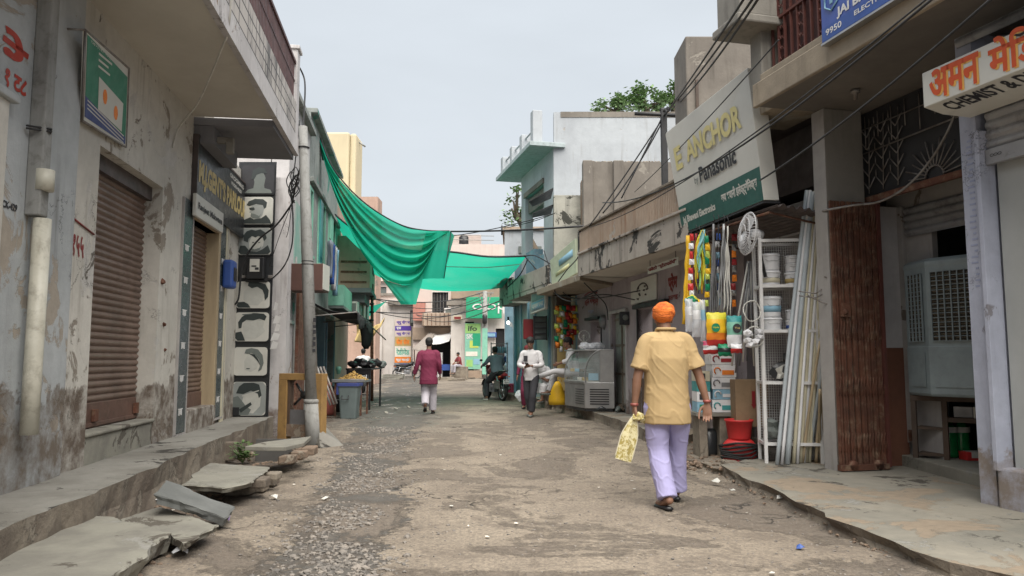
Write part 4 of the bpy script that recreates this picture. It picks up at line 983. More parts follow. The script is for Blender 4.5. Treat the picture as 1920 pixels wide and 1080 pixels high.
part(q, 'door_post', 'bluepaint', h)
q = MB(); q.box(L3, 17.0, 18.2, -.6, -.5, .1, 2.3); q.box(L3, 18.95, 20.9, -.2, -.12, .1, 2.3); part(q, 'door', 'darkblue', h)
q = MB()
for k in range(4): q.box(L3, 18.95 + k * .5, 19.0 + k * .5, -.115, -.08, .1, 2.3)
part(q, 'door_rail', 'skyblue', h)
h = thing('awning', 'long black cloth awning sagging over the dark blue shop front', 'awning')
q = MB(); q.grid(lambda u, v: L3(16.2 + u * 5.2, .02 + v * 1.0, 2.54 - v * .22 - .12 * sin(pi * v) - .05 * abs(sin(u * 13))), 30, 8); part(q, 'cloth', 'blackcloth', h, solid=.012)
q = MB(); q.grid(lambda u, v: L3(16.2 + u * 5.2, 1.03 + .02 * sin(u * 40), 2.30 - .05 * abs(sin(u * 13)) - v * (.22 + .08 * sin(u * 9))), 40, 3); part(q, 'valance', 'blackcloth', h, solid=.01)
q = MB(); q.tube([L3(16.2, 1.0, 2.30), L3(21.4, 1.0, 2.30)], .018, 6)
for s in (16.2, 18.8, 21.4): q.tube([L3(s, 0, 2.2), L3(s, 1.0, 2.30)], .014, 5)
part(q, 'rail', 'grille', h)
h = thing('hanging_clothes', 'blue and pale clothes hanging from the balcony above the black awning', 'clothes', )
q = MB(); q.tube([L3(17.0, .3, 4.05), L3(18.9, .3, 4.0)], .01, 5); part(q, 'rail', 'grille', h)
for k, (s, m) in enumerate([(17.2, 'bluegrey'), (17.65, 'blue'), (18.1, 'whitecloth'), (18.5, 'skyblue')]):
    q = MB(); q.grid(lambda u, v: L3(s + (u - .5) * .36 * (1 - .3 * sin(v * 3)), .3 + .06 * sin(u * 9 + v * 2), 4.0 - v * (.85 + .1 * k)), 8, 8); part(q, 'garment', m, h, solid=.01)
h = thing('black_bundle', 'black cloth bundle hung from a rod at the end of the awning', 'bundle')
c = at_y(687, 628, 23.0); q = MB()
q.rings([[c + V((cos(a) * r * (1 + .2 * sin(3 * a)), sin(a) * r, z)) for a in [k * pi / 6 for k in range(12)]] for r, z in [(.04, .48), (.15, .38), (.19, .2), (.17, -.05), (.13, -.3), (.06, -.42)]]); part(q, 'cloth', 'blackcloth', h, jitter=.05)
q = MB(); q.tube([c + V((-.7, 0, .7)), c + V((.1, 0, .3)), c + V((.6, 0, -.15))], .02, 5); part(q, 'rod', 'grille', h)
for k, px in enumerate((668, 674, 681, 688)):
    h = thing('shop_sign', ['white', 'grey', 'cream', 'white'][k] + ' box sign, ' + ['first', 'second', 'third', 'fourth'][k] + ' from the left in the row above the black bundle', 'sign', 'small signs hanging in a row on the left')
    A = at_y(px, 588, 21.5 + k * .8); q = MB(); q.box(ID, A.x - .25, A.x + .02, A.y, A.y + .3, A.z - .25, A.z + .35); part(q, 'case', ['signwhite', 'whitewall', 'pvccream', 'white'][k], h, bevel=.01); q = MB(); q.box(ID, A.x - .22, A.x - .01, A.y - .01, A.y, A.z - .2, A.z + .3); part(q, 'face', 'steelgrey' if k % 2 else 'printgrey', h)

# peach house with stepped balcony
h = thing('peach_house', 'peach plastered house with a boxy balcony overhanging the left lane', 'house')
q = MB(); wallp(q, L3, 21.62, 26, 0, 6.0, -5, 0, holes=[]); part(q, 'wall', 'peachwall', h)
q = MB(); q.box(L3, 21.9, 24.6, .0, .95, 3.35, 4.9); part(q, 'balcony', 'peachwall', h, bevel=.015)
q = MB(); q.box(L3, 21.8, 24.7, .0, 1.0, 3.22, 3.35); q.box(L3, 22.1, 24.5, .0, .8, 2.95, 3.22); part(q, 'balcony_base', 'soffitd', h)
q = MB()
for k in range(3): q.box(L3, 21.885, 21.90, .1, .85, 3.5 + k * .3, 3.56 + k * .3)
part(q, 'moulding', 'rust', h)
q = MB(); q.box(L3, 23, 23.8, .95, .96, 3.9, 4.6); part(q, 'window', 'dark', h)
q = MB(); q.box(L3, 24.6, 26, .0, .3, 4.9, 5.0); part(q, 'ledge', 'peachwall', h)
# cream tower behind
h = thing('tower_block', 'tall plain cream-yellow rooftop block rising behind the left houses', 'building')
A = at_y(583, 247, 40); Bp = at_y(662, 480, 40)
q = MB(); q.box(ID, A.x, Bp.x - .35, 40, 42.2, 0, A.z); q.box(ID, Bp.x - .349, Bp.x, 40.2, 42.0, 0, A.z - .02); part(q, 'wall', 'yellowwall', h, bevel=.12)
q = MB(); q.tube([V((Bp.x, 41, A.z - .3)), V((Bp.x + .35, 41, A.z - .55))], .05, 6); part(q, 'spout', 'polegrey', h)
A2 = at_y(622, 368, 38.5); q = MB(); q.box(ID, A2.x, A2.x + 2.4, 38.6, 39.9, 0, A2.z); part(q, 'annex', 'peachwall', h)
q = MB()
for k in range(3): q.box(ID, A2.x + .1, A2.x + .6, 38.55, 38.6, A2.z - .9 - k * .8, A2.z - .45 - k * .8)
part(q, 'ornament', 'fartan', h)

# steel pole, yellow tarpaulin, second small net
h = thing('iron_pole', 'thin rusty iron pole at the left with wires tied round its top', 'pole')
p = at_z(697, 752, 0); q = MB(); q.tube([p, p + V((-.05, 0, 3.6))], [.055, .045], 8); part(q, 'shaft', 'rust', h)
q = MB()
for k in range(5): q.lathe(p + V((-.05, 0, 2.2 + k * .25)), [(.07, 0), (.08, .03), (.06, .06)], 8)
part(q, 'binding', 'wire', h)
q = MB(); A, B_, C_, D_ = at_y(668, 606, 30), at_y(724, 596, 36), at_y(712, 612, 33), at_y(664, 640, 30)
def bil(A, B_, C_, D_, sag=.0, fold=.0, k=8):
    return lambda u, v: (A.lerp(B_, u)).lerp(D_.lerp(C_, u), v) + V((0, fold * sin(u * k + v * 3), -sag * sin(pi * u)))
q.grid(bil(A, B_, C_, D_, .3, .35, 17), 24, 8); tag(q.build('tarpaulin', M['yellowtarp'], solid=.02), 'yellow tarpaulin slung across the far end of the left lane', 'tarpaulin')
q = MB(); A, B_, C_, D_ = at_y(670, 567, 30), at_y(726, 562, 34), at_y(705, 585, 33), at_y(668, 583, 30); q.grid(bil(A, B_, C_, D_, .2, .1), 12, 5)
tag(q.build('shade_net', M['net']), 'small green net strip far down the lane beside the iron pole', 'shade net')

# ---- gas cylinder, bin, blue crate cart, dark table
h = thing('gas_cylinder', 'faded red gas cylinder behind the ochre frame', 'gas cylinder')
p = at_z(614, 779, 0); q = MB(); q.lathe(p, [(.12, 0), (.15, .03), (.165, .10), (.165, .45), (.13, .58), (.05, .64), (.04, .68)], 18); part(q, 'body', 'gasred', h)
q = MB(); q.lathe(p + V((0, 0, .64)), [(.085, 0), (.085, .11), (.075, .11), (.075, 0)], 14, cap=False); q.tube([p + V((0, 0, .66)), p + V((0, 0, .74))], .025, 8); part(q, 'valve_guard', 'gasred', h, solid=.006)
q = MB(); q.lathe(p - V((0, 0, .0)), [(.13, 0), (.13, .05), (.12, .05)], 16); part(q, 'foot_ring', 'rust', h)
h = thing('waste_bin', 'grey green plastic waste bin with blue rim', 'bin')
p = at_z(655, 784, 0); q = MB(); n = 4
def rbox(c, w, d, z, r=.04):
    out = []
    for (sx, sy, a0) in [(1, 1, 0), (-1, 1, 90), (-1, -1, 180), (1, -1, 270)]:
        for k in range(4): an = radians(a0 + 30 * k); out.append(c + V((sx * (w / 2 - r) + r * cos(an), sy * (d / 2 - r) + r * sin(an), z)))
    return out
q.rings([rbox(p, .34, .34, 0), rbox(p, .38, .38, .35), rbox(p, .44, .42, .68), rbox(p, .47, .45, .68), rbox(p, .47, .45, .72), rbox(p, .40, .38, .72), rbox(p, .36, .34, .3)], smooth=False, cap=True); part(q, 'body', 'binGrey', h, bevel=.006)
q = MB(); q.rings([rbox(p, .49, .47, .70), rbox(p, .50, .48, .76), rbox(p, .43, .41, .76), rbox(p, .42, .40, .70)], smooth=False, cap=False); part(q, 'rim', 'binblue', h)
q = MB(); q.tube([p + V((-.12, -.22, .5)), p + V((-.12, -.25, .42)), p + V((.02, -.25, .42)), p + V((.02, -.22, .5))], .012, 6); part(q, 'handle', 'black', h)
h = thing('snack_cart', 'vendor table with a blue fascia and a tray heaped with yellow snacks', 'cart')
A = at_y(624, 715, 17.0); Bp = at_y(682, 715, 17.0); zt_ = A.z
q = MB(); q.box(ID, A.x, Bp.x, 17.0, 17.9, zt_ - .03, zt_ + .02); q.box(ID, A.x - .02, Bp.x + .02, 16.97, 17.0, zt_ - .02, zt_ + .05); part(q, 'tray', 'chrome', h, bevel=.005)
q = MB(); q.box(ID, A.x + .08, Bp.x - .06, 17.02, 17.06, zt_ - .3, zt_ - .035); part(q, 'fascia', 'binblue', h)
q = MB(); q.add([V((A.x + .35, 17.015, zt_ - .24)), V((A.x + .60, 17.015, zt_ - .24)), V((A.x + .54, 17.015, zt_ - .1)), V((A.x + .38, 17.015, zt_ - .12))], [(0, 1, 2, 3)]); part(q, 'emblem', 'white', h)
for dx in (A.x + .05, Bp.x - .07):
    for dy in (17.06, 17.8): q = MB(); q.box(ID, dx - .02, dx + .02, dy - .02, dy + .02, 0, zt_ - .03); part(q, 'leg', 'rust', h)
q = MB()
for k in range(150):
    a = rnd.uniform(0, 6.28); r = rnd.random() ** .6 * .27; c = V(((A.x + Bp.x) / 2 + .02 + r * cos(a) * 1.15, 17.4 + r * sin(a), zt_ + .03 + (.27 - r) * .6)); t = V((rnd.uniform(-1, 1), rnd.uniform(-1, 1), rnd.uniform(-.3, .5))).normalized() * .05
    q.tube([c - t, c + t], .012, 4)
part(q, 'snacks', flat('snack', (.50, .32, .10, 1), .8), h)
h = thing('black_drum', 'black plastic drum between the gas cylinder and the bin', 'drum'); p = at_z(632, 772, 0); q = MB(); q.lathe(p, [(.18, 0), (.21, .3), (.22, .58), (.23, .6), (.21, .62), (.19, .5)], 16); part(q, 'body', 'black', h)
q = MB(); q.tube([p + V((-.22, 0, .5)), p + V((-.1, -.2, .3)), p + V((.1, -.2, .3)), p + V((.22, 0, .5))], .01, 5); part(q, 'handle', 'chrome', h)
for k in range(3):
    p = at_y(603 + k * 6, 690, 15.6 + k * .25); q = MB(); q.tube([V((p.x - .1, p.y, 1.12)), V((p.x + .25, p.y - .2, .35))], .03, 4)
    tag(q.build('metal_strut', M['grille']), ['left', 'middle', 'right'][k] + ' one of three grey metal bars leaning behind the gas cylinder', 'bar', 'bars leaning behind the gas cylinder')
def table(name, label, x0, x1, y0, y1, zt, mat='black', th=.04, cat='table', leg=.022, rail=True):
    h = thing(name, label, cat); q = MB(); q.box(ID, x0, x1, y0, y1, zt - th, zt); part(q, 'tabletop', mat, h, bevel=.004)
    for x in (x0 + .04, x1 - .04):
        for y in (y0 + .04, y1 - .04): q = MB(); q.box(ID, x - leg, x + leg, y - leg, y + leg, 0, zt - th); part(q, 'leg', mat, h)
    if rail: q = MB(); q.box(ID, x0 + .05, x1 - .05, y0 + .05, y0 + .08, zt * .35, zt * .35 + .03); q.box(ID, x0 + .02, x1 - .02, y0 + .02, y0 + .06, zt - th - .12, zt - th - .002); part(q, 'rail', mat, h)
    return h
A = at_y(648, 700, 19); Bp = at_y(696, 700, 19.0)
table('vendor_table', 'black iron vendor table with thin legs beside the iron pole', A.x, Bp.x, 19.0, 20.6, 1.05, 'black')
h = thing('goods_heap', 'dark heap of bags and pans on the black vendor table', 'goods'); 
for k in range(9):
    q = MB(); q.rock(V((A.x + .1 + k * .08, 19.4 + .3 * (k % 3), 1.14 + .05 * (k % 2))), .13, k, (1, 1, .8), 2); part(q, 'bag', ['black', 'blackcloth', 'printgrey'][k % 3], h)
h = thing('green_bottle', 'small green plastic lid-topped tub on the heap near the blue doors', 'tub'); c = at_y(635, 692, 18.2); q = MB(); q.lathe(c, [(.04, -.12), (.06, -.02), (.075, 0), (.06, .05), (.02, .07)], 12); part(q, 'tub', 'mint', h)

# ================================================================ GREEN SHADE NETS
# lower net: a flat sheet slung across the lane, edges given near (v=0) and far (v=1)
def spline(P, t):
    n = len(P) - 1; x = min(max(t, 0), .99999) * n; i = int(x); f = x - i
    a, b, c, e = P[max(i - 1, 0)], P[i], P[i + 1], P[min(i + 2, n)]
    return .5 * ((2 * b) + (c - a) * f + (2 * a - 5 * b + 4 * c - e) * f * f + (3 * b - a - 3 * c + e) * f ** 3)
near = [at_y(x, y, d) for x, y, d in [(628, 403, 20.6), (655, 425, 20.4), (700, 452, 20.2), (770, 470, 20.2), (845, 473, 20.0), (915, 482, 20.0), (986, 481, 20.2)]]
far = [at_y(x, y, d) for x, y, d in [(632, 418, 22.0), (646, 448, 22.8), (685, 503, 24), (745, 532, 25.2), (820, 545, 25.6), (890, 545, 25.4), (942, 540, 24.2)]]
q = MB(); q.grid(lambda u, v: spline(near, u).lerp(spline(far, u), v) + V((0, 0, -.10 * sin(pi * v) * sin(pi * u) + .035 * sin(u * 17 + v * 5) * sin(pi * v))), 60, 14)
h = thing('shade_net', 'flat green shade net slung low across the lane to the right-hand roofs', 'shade net')
part(q, 'sheet', 'net', h)
q = MB(); q.tube([p + V((0, 0, .015)) for p in [spline(near, k / 30) for k in range(31)]], .028, 5); part(q, 'hem', 'wire', h)
q = MB(); sp_ = [spline(near, .56 + .44 * k / 14).lerp(spline(far, .56 + .44 * k / 14), .28 - .18 * k / 14) - V((0, 0, .10)) for k in range(15)]; q.tube(sp_, .012, 4); part(q, 'rope', 'whitewire', h)
# upper net: hung in swags from the left roof corner to a knot over the lane
Lp = at_y(601, 262, 17.2); Rp = at_y(843, 434, 18.6)
topc = [at_y(x, y, d) for x, y, d in [(601, 262, 17.2), (622, 312, 17.3), (660, 360, 17.5), (705, 397, 17.8), (755, 424, 18.2), (800, 433, 18.5), (843, 434, 18.6)]]
botc = [at_y(x, y, d) for x, y, d in [(603, 275, 17.3), (625, 350, 17.3), (652, 425, 17.4), (690, 490, 17.7), (735, 530, 18.1), (785, 524, 18.4), (822, 446, 18.6)]]
def swag(u, v):
    p = spline(topc, u).lerp(spline(botc, u), v ** .9)
    f = sin(v * 2 * pi * 4.6 + 1.2 * u + 1.6 * noise.noise(V((u * 2.2, v * 3.2, 0)))) * (.75 + .7 * noise.noise(V((u * 3, v * 4, 5)))) + .25 * noise.noise(V((u * 9, v * 14, 1))) * (sin(pi * min(1, u * 1.02))) ** .8
    return p + V((0, -.17 * f, -.03 * f))
h = thing('shade_net', 'large green shade net hanging in swags from the left roof corner', 'shade net')
q = MB(); q.grid(swag, 54, 66)
tip = [botc[3].lerp(botc[2], .2), at_y(765, 571, 18.2), botc[5]]
def tipf(u, v):
    base = spline(botc, .42 + .46 * u); e = at_y(752 + 28 * u, 571, 18.25)
    w_ = v ** .8
    return base.lerp(e, w_) + V((0, .04 * sin(u * 20) * (1 - v), 0))
q.grid(tipf, 24, 12)
tl, tr, br, bl = at_y(800, 434, 18.55), at_y(845, 434, 18.5), at_y(832, 522, 18.45), at_y(776, 524, 18.5)
q.grid(lambda u, v: tl.lerp(tr, u).lerp(bl.lerp(br, u), v) + V((0, -.05 + .04 * sin(u * 9), 0)), 14, 12)
part(q, 'sheet', 'net', h, weld=.0)
q = MB(); q.tube([tr, br], .02, 5); q.tube([p + V((0, 0, .015)) for p in [spline(topc, k / 30) for k in range(31)]], .018, 5); part(q, 'hem', 'wire', h)
q = MB(); e = at_y(852, 442, 19.0); q.add([tr, e, at_y(838, 495, 18.6)], [(0, 1, 2)]); part(q, 'corner_flap', 'net', h)
q = MB(); q.tube([at_y(596, 252, 17.0), Lp, at_y(606, 300, 17.2)], .03, 6); part(q, 'knot', 'wire', h)
q = MB(); wire(q, tr, at_y(1095, 424, 15.0), .03, .022, 12); c = at_y(941, 431, 17); q.tube([c + V((0, 0, .1)), c - V((0, 0, .12))], .02, 5); tag(q.build('support_cable', M['wire']), 'taut dark cable from the large net to the mouldy balcony corner', 'cable')
q = MB(); wire(q, e, at_y(1040, 400, 17), .05, .012, 10); tag(q.build('support_cable', M['wire']), 'thin rope rising from the net corner to the mossy wall', 'rope')

# ================================================================ THE FAR END OF THE LANE
def block(label, x0, x1, yt, Y, depth, mat, name='building', cat='building'):
    h = thing(name, label, cat); A = at_y(x0, yt, Y); Bp = at_y(x1, yt, Y)
    T = rectf(V((A.x, Y, 0)), V((1, 0, 0)), V((0, -1, 0)))
    return h, T, Bp.x - A.x, A.z
def zz_(py, Y): return at_y(960, py, Y).z
# pale pink far mass
h, T, W, Z = block('long pale pink building closing the far view under the nets', 755, 950, 458, 85, 8, 'farpink')
q = MB(); wallp(q, T, 0, W, 0, Z, -8, 0); part(q, 'wall', 'farpink', h)
q = MB(); q.box(T, 2, W - 3, -2, -.5, Z, Z + 1.2); part(q, 'roof_room', 'farpink', h)
q = MB()
for k in range(4): q.tube([T(4.2, -.3, Z + .4 + k * .55 - .9), T(10.5, -.3, Z + .4 + k * .5 - .9)], .04, 4)
part(q, 'roof_lines', 'polegrey', h)
h, T, W, Z = block('white far house with two dark upper windows, left of the net tip', 690, 800, 505, 75, 8, 'farwhite')
win = [(1.1, 1.9, zz_(555, 75), zz_(538, 75)), (2.6, 3.9, zz_(555, 75), zz_(538, 75))]
q = MB(); wallp(q, T, 0, W, 0, Z, -8, 0, holes=win); part(q, 'wall', 'farwhite', h)
for a, b, c, e in win: windowp(h, T, a, b, c, e, 0, 'printgrey', 'farpink', w=.12)
q = MB(); q.box(T, -.2, W + .2, .003, .5, zz_(528, 75), zz_(524, 75)); q.box(T, -.2, W, .003, .4, zz_(572, 75), zz_(569, 75)); part(q, 'ledge', 'farpink', h)
q = MB(); q.tube([T(.5, -.2, Z + .6), T(W - 3, -.2, Z + .6)], .06, 5)
for k in range(5): q.tube([T(.5 + k * .8, -.2, Z), T(.5 + k * .8, -.2, Z + .9)], .05, 4)
part(q, 'roof_rail', 'printgrey', h)
# left end block with tarps: tan house
h, T, W, Z = block('shabby tan house front behind the yellow tarpaulin', 668, 712, 590, 58, 6, 'fartan')
q = MB(); wallp(q, T, -3, W, 0, Z, -6, 0, holes=[(W - .9, W - .3, .1, 1.9)]); part(q, 'wall', 'fartan', h)
windowp(h, T, W - .9, W - .3, .1, 1.9, 0, 'dark', 'farwhite', False)
q = MB(); q.box(T, 0, W, .003, .8, 2.2, 2.35); q.box(T, .1, W - .1, .70, .76, 2.35, 3.1); part(q, 'balcony', 'farpink', h)
# white wall carrying the banner
h, T, W, Z = block('white corner house with a blank upper wall above the purple banner', 703, 778, 562, 56, 6, 'farwhite', 'corner_house', 'house')
q = MB(); wallp(q, T, 0, W, 0, Z, -6, 0); part(q, 'wall', 'farwhite', h)
q = MB(); q.box(T, .2, .62, .003, .2, 0, Z); part(q, 'pilaster', 'farwhite', h)
q = MB(); q.box(T, 1.05, W, .003, .5, zz_(572, 56) - .02, zz_(568, 56) + .08); part(q, 'sunshade', 'concrete', h)
h = thing('banner', 'tall purple, yellow and white printed shop banner on the far white wall', 'banner')
bx0, bx1 = at_y(741, 600, 55.8).x, at_y(771, 600, 55.8).x
T = rectf(V((bx0, 55.85, 0)), V((1, 0, 0)), V((0, -1, 0))); W = bx1 - bx0
for (y0_, y1_, m) in [(598, 611, 'farpink'), (611, 620, 'signpurple'), (620, 631, 'farpink'), (631, 649, 'yellowtarp'), (649, 669, 'paleflour'), (669, 680, 'orange'), (680, 692, 'bluegrey')]:
    q = MB(); q.box(T, 0, W, -.02, .03, zz_(y1_, 55.8), zz_(y0_, 55.8) - .004); pn = part(q, 'panel', m, h)
    tt = {'farpink': ('न्यू फैशन', 'signpurple'), 'signpurple': ('एक', 'white'), 'yellowtarp': ('सेल सेल', 'orange'), 'orange': ('सूट साड़ी', 'white'), 'paleflour': ('रेडीमेड', 'mint'), 'bluegrey': ('वस्त्र', 'signpurple')}[m]
    q = MB(); hh = zz_(y0_, 55.8) - zz_(y1_, 55.8); text_mb(q, tt[0], lambda x, y, e: T(.1 + x, .034, zz_(y1_, 55.8) + hh * .15 + y), .3, width=W - .2 if m != 'signpurple' else .35, height=hh * .66, offset=.015); part(q, 'lettering', tt[1], pn)
# balcony house
h, T, W, Z = block('rusty stained balcony house in the middle of the far end', 776, 862, 540, 54, 6, 'fartan', 'balcony_house', 'house')
Y = 54
dr = (1.35, 2.5, zz_(600, Y), zz_(548, Y)); sh_ = (.9, 2.9, 0, zz_(634, Y))
q = MB(); wallp(q, T, 0, W, 0, zz_(520, Y), -6, 0, holes=[dr, sh_]); part(q, 'wall', 'farpink', h)
windowp(h, T, *dr, 0, 'dark', 'farwhite', False, 5); windowp(h, T, *sh_, 0, 'dark', 'fartan', False)
q = MB(); q.box(T, .75, 2.95, .003, 1.0, zz_(612, Y), zz_(588, Y)); part(q, 'balcony', 'parapet', h, bevel=.03)
q = MB()
for k in range(7): q.box(T, .8 + k * .3, .84 + k * .3, 1.0, 1.04, zz_(611, Y), zz_(589, Y))
part(q, 'moulding', 'rust', h)
q = MB(); q.box(T, .05, .85, .05, .4, zz_(602, Y), zz_(568, Y)); part(q, 'hanging_quilt', 'farquilt' if 'farquilt' in M else flat('farquilt', (.45, .20, .16, 1), .9), h, jitter=.08)
q = MB(); q.box(T, -.02, W, .003, .25, zz_(637, Y), zz_(614, Y)); part(q, 'signband', 'fartan', h)
q = MB(); q.box(T, .95, 1.35, .02, .3, 0, 2.0); part(q, 'cupboard', 'bluegrey', h)
h = thing('awning', 'grey and white cloth awning over the dark stall at the far end', 'awning')
q = MB(); A, B_, C_, D_ = at_y(812, 626, 53.6), at_y(850, 622, 53.6), at_y(842, 640, 50.5), at_y(800, 645, 50.5); q.grid(bil(A, B_, C_, D_, .1, .1), 10, 6); part(q, 'white_sheet', 'white', h, solid=.02)
q = MB(); A, B_, C_, D_ = at_y(815, 625, 53), at_y(806, 622, 53.6), at_y(773, 655, 50), at_y(800, 658, 50); q.grid(bil(A, B_, C_, D_, .05, .1), 8, 6); part(q, 'grey_sheet', 'tarpgrey', h, solid=.02)
q = MB(); A, B_, C_, D_ = at_y(843, 625, 53), at_y(857, 600, 53.6), at_y(856, 660, 51), at_y(850, 648, 51); q.grid(bil(A, B_, C_, D_, .05, .1), 8, 6); part(q, 'side_sheet', 'tarpgrey', h, solid=.02)
q = MB()
for px in (777, 802, 845, 855): a = at_y(px, 655, 50.6); q.tube([V((a.x, a.y, 0)), a], .04, 5)
part(q, 'post', 'wood', h)
# shop with the green phone sign
h, T, W, Z = block('cream shop house carrying the green sign across the far junction', 846, 962, 540, 50, 6, 'farwhite', 'corner_house', 'house')
Y = 50
d1_, d2_ = (.95, 1.55, 0, zz_(603, Y)), (3.0, 3.62, 0, zz_(616, Y))
q = MB(); wallp(q, T, 0, W, 0, zz_(560, Y), -6, 0, holes=[d1_, d2_]); part(q, 'wall', 'farwhite', h)
q = MB(); q.box(T, 0, W, -4, .2, zz_(560, Y), zz_(534, Y)); part(q, 'upper_storey', 'fartan', h)
q = MB(); q.box(T, -.2, 1.2, .21, .6, zz_(574, Y), zz_(566, Y)); part(q, 'broken_ledge', 'concrete', h, jitter=.1)
for d_ in (d1_, d2_): windowp(h, T, *d_, 0, 'dark', 'farwhite', False, w=.1)
q = MB(); q.box(T, 0, W, .0, .5, .0, .5); part(q, 'plinth', 'fartan', h)
h = thing('shop_sign', 'big bright green shop sign with white rounded letters over the far junction', 'sign')
A = at_y(874, 557, 49.4); Bp = at_y(938, 597, 49.4); 
q = MB(); q.box(ID, A.x, Bp.x + .1, 49.3, 49.6, Bp.z, A.z); part(q, 'board', 'oppogreen', h, bevel=.02)
q = MB(); cz = (A.z + Bp.z) / 2 - .1
def ring_(q, cx, cz, rx, rz, w_, y):
    n = 28; o = [V((cx + rx * cos(2 * pi * k / n), y, cz + rz * sin(2 * pi * k / n))) for k in range(n)]; i_ = [V((cx + (rx - w_) * cos(2 * pi * k / n), y, cz + (rz - w_ * .8) * sin(2 * pi * k / n))) for k in range(n)]
    q.add(o + i_, [(k, (k + 1) % n, (k + 1) % n + n, k + n) for k in range(n)])
for px in (896, 920): p = at_y(px, 575, 49.28); ring_(q, p.x, p.z, .36, .2, .1, 49.28)
for px in (934, 944): p = at_y(px, 575, 49.28); ring_(q, p.x + .3, p.z, .3, .2, .1, 49.28); q.box(ID, p.x - .02, p.x + .08, 49.26, 49.28, p.z - .45, p.z + .22)
part(q, 'lettering', 'white', h)
h = thing('poster_panel', 'tall green and lime poster with white letters beside the dark doorway', 'poster')
A = at_y(872, 606, 49.8); Bp = at_y(901, 692, 49.8); T = rectf(V((A.x, 49.82, Bp.z)), V((1, 0, 0)), V((0, -1, 0))); W = Bp.x - A.x; H_ = A.z - Bp.z
q = MB(); q.box(T, 0, W, -.02, .03, 0, H_); part(q, 'board', 'mint', h)
for (x0_, x1_, z0_, z1_, m) in [(.02, .98, .78, .99, 'lightgreen'), (.5, .98, .5, .78, 'oppogreen'), (.3, .86, .46, .62, 'lime'), (.05, .8, .28, .38, 'paleflour'), (.1, .5, .05, .2, 'lightgreen'), (.55, .95, .1, .22, 'skyblue')]:
    q = MB(); q.box(T, x0_ * W, x1_ * W, .031, .045 + .002 * x0_, z0_ * H_, z1_ * H_); part(q, 'patch', m, h)
q = MB(); text_mb(q, 'SK', lambda x, y, e: T(.1 + x, .05, H_ * .66 + y), .4, width=.45, height=.32, offset=.01); part(q, 'lettering', 'white', h)
q = MB(); text_mb(q, 'ifo', lambda x, y, e: T(.2 + x, .05, H_ * .83 + y), .4, width=.6, height=.34, offset=.01); part(q, 'emblem', 'inkdark', h)
h = thing('electric_pole', 'grey electric pole with a crossarm standing before the green phone sign', 'pole')
p = at_y(909, 700, 47.5); p.z = 0; zt2 = zz_(546, 47.5)
q = MB(); q.tube([p, V((p.x, p.y, zt2))], [.2, .15], 10); part(q, 'shaft', 'polegrey', h)
q = MB(); q.box(ID, p.x - .55, p.x + .55, p.y - .1, p.y + .02, zt2 - .15, zt2 - .08); q.tube([V((p.x - .4, p.y, zt2 - .12)), V((p.x - .1, p.y, zt2 - 1.2))], .03, 5); q.tube([V((p.x + .4, p.y, zt2 - .12)), V((p.x + .1, p.y, zt2 - 1.2))], .03, 5); part(q, 'crossarm', 'polegrey', h)
q = MB(); q.lathe(V((p.x, p.y - .3, zt2 - 2.1)), [(.12, 0), (.16, .1), (.16, .5), (.1, .6)], 10); part(q, 'junction_box', 'black', h)
q = MB(); q.box(ID, p.x - .16, p.x + .17, p.y - .22, p.y - .19, .3, 3.2); part(q, 'posters', 'mint', h)
# stone piles and platforms near the junction
h = thing('stone_platform', 'low platform of flat stones before the far awning', 'platform')
q = MB()
for k in range(12):
    p = at_z(845 + rnd.uniform(-12, 75), 705 + rnd.uniform(-6, 10), 0); q.box(ID, p.x - .5, p.x + .5, p.y, p.y + .8, 0, rnd.uniform(.06, .18))
part(q, 'stones', 'kerbside', h, jitter=.06)
h = thing('stone_platform', 'stepped earth bank and stones at the foot of the far tan house', 'platform')
q = MB()
for k in range(9):
    p = at_z(722 + rnd.uniform(-14, 22), 706 + rnd.uniform(-8, 6), 0); q.box(ID, p.x - .6, p.x + .6, p.y, p.y + .9, 0, rnd.uniform(.06, .3))
part(q, 'stones', 'slab', h, jitter=.08)
# fallback houses so that the lane stays closed from the side
h = thing('end_house', 'pale house closing the lane left of the long pink building', 'house')
q = MB(); q.box(ID, -14, -7.5, 62, 70, 0, 6.5); part(q, 'wall', 'farpink', h)
q = MB(); q.box(ID, -14.2, -7.3, 61.8, 70.2, 6.5, 6.7); part(q, 'roof_slab', 'concrete', h)

# small clutter on the far fronts
rr = random.Random(9)
def farbox(name, label, cat, px, py, Y, w_, hh, d_, mat, trim=None, grp=None):
    h = thing(name, label, cat, grp); c = at_y(px, py, Y); q = MB(); q.box(ID, c.x - w_ / 2, c.x + w_ / 2, Y, Y + d_, c.z - hh / 2, c.z + hh / 2); part(q, 'case', mat, h, bevel=.03)
    if trim: q = MB(); q.box(ID, c.x - w_ * .38, c.x + w_ * .38, Y - .02, Y, c.z - hh * .3, c.z + hh * .3); part(q, 'face', trim, h)
farbox('shop_sign', 'small dark sign hung beside the purple banner on the far left wall', 'sign', 775, 596, 55, .5, 1.2, .2, 'boardblack', 'printgrey')
farbox('air_conditioner', 'small white air conditioner box on the far balcony house', 'air conditioner', 842, 584, 53.7, .7, .5, .3, 'white', 'printgrey')
farbox('shop_sign', 'small blue sign over the far doorway right of the green poster', 'sign', 921, 628, 49.7, .7, .35, .1, 'blue', 'skyblue')
farbox('shop_sign', 'small cream sign over the far doorway left of the green poster', 'sign', 858, 596, 49.7, .6, .3, .1, 'pvccream', 'inkmaroon')
farbox('meter_box', 'rusty meter box on the far tan house front', 'box', 704, 640, 57.7, .5, .7, .2, 'rust', 'steelgrey')
farbox('wooden_shutter', 'brown wooden shutters folded on the far tan house', 'shutter', 690, 668, 57.6, .9, 1.6, .1, 'wood', 'bark')
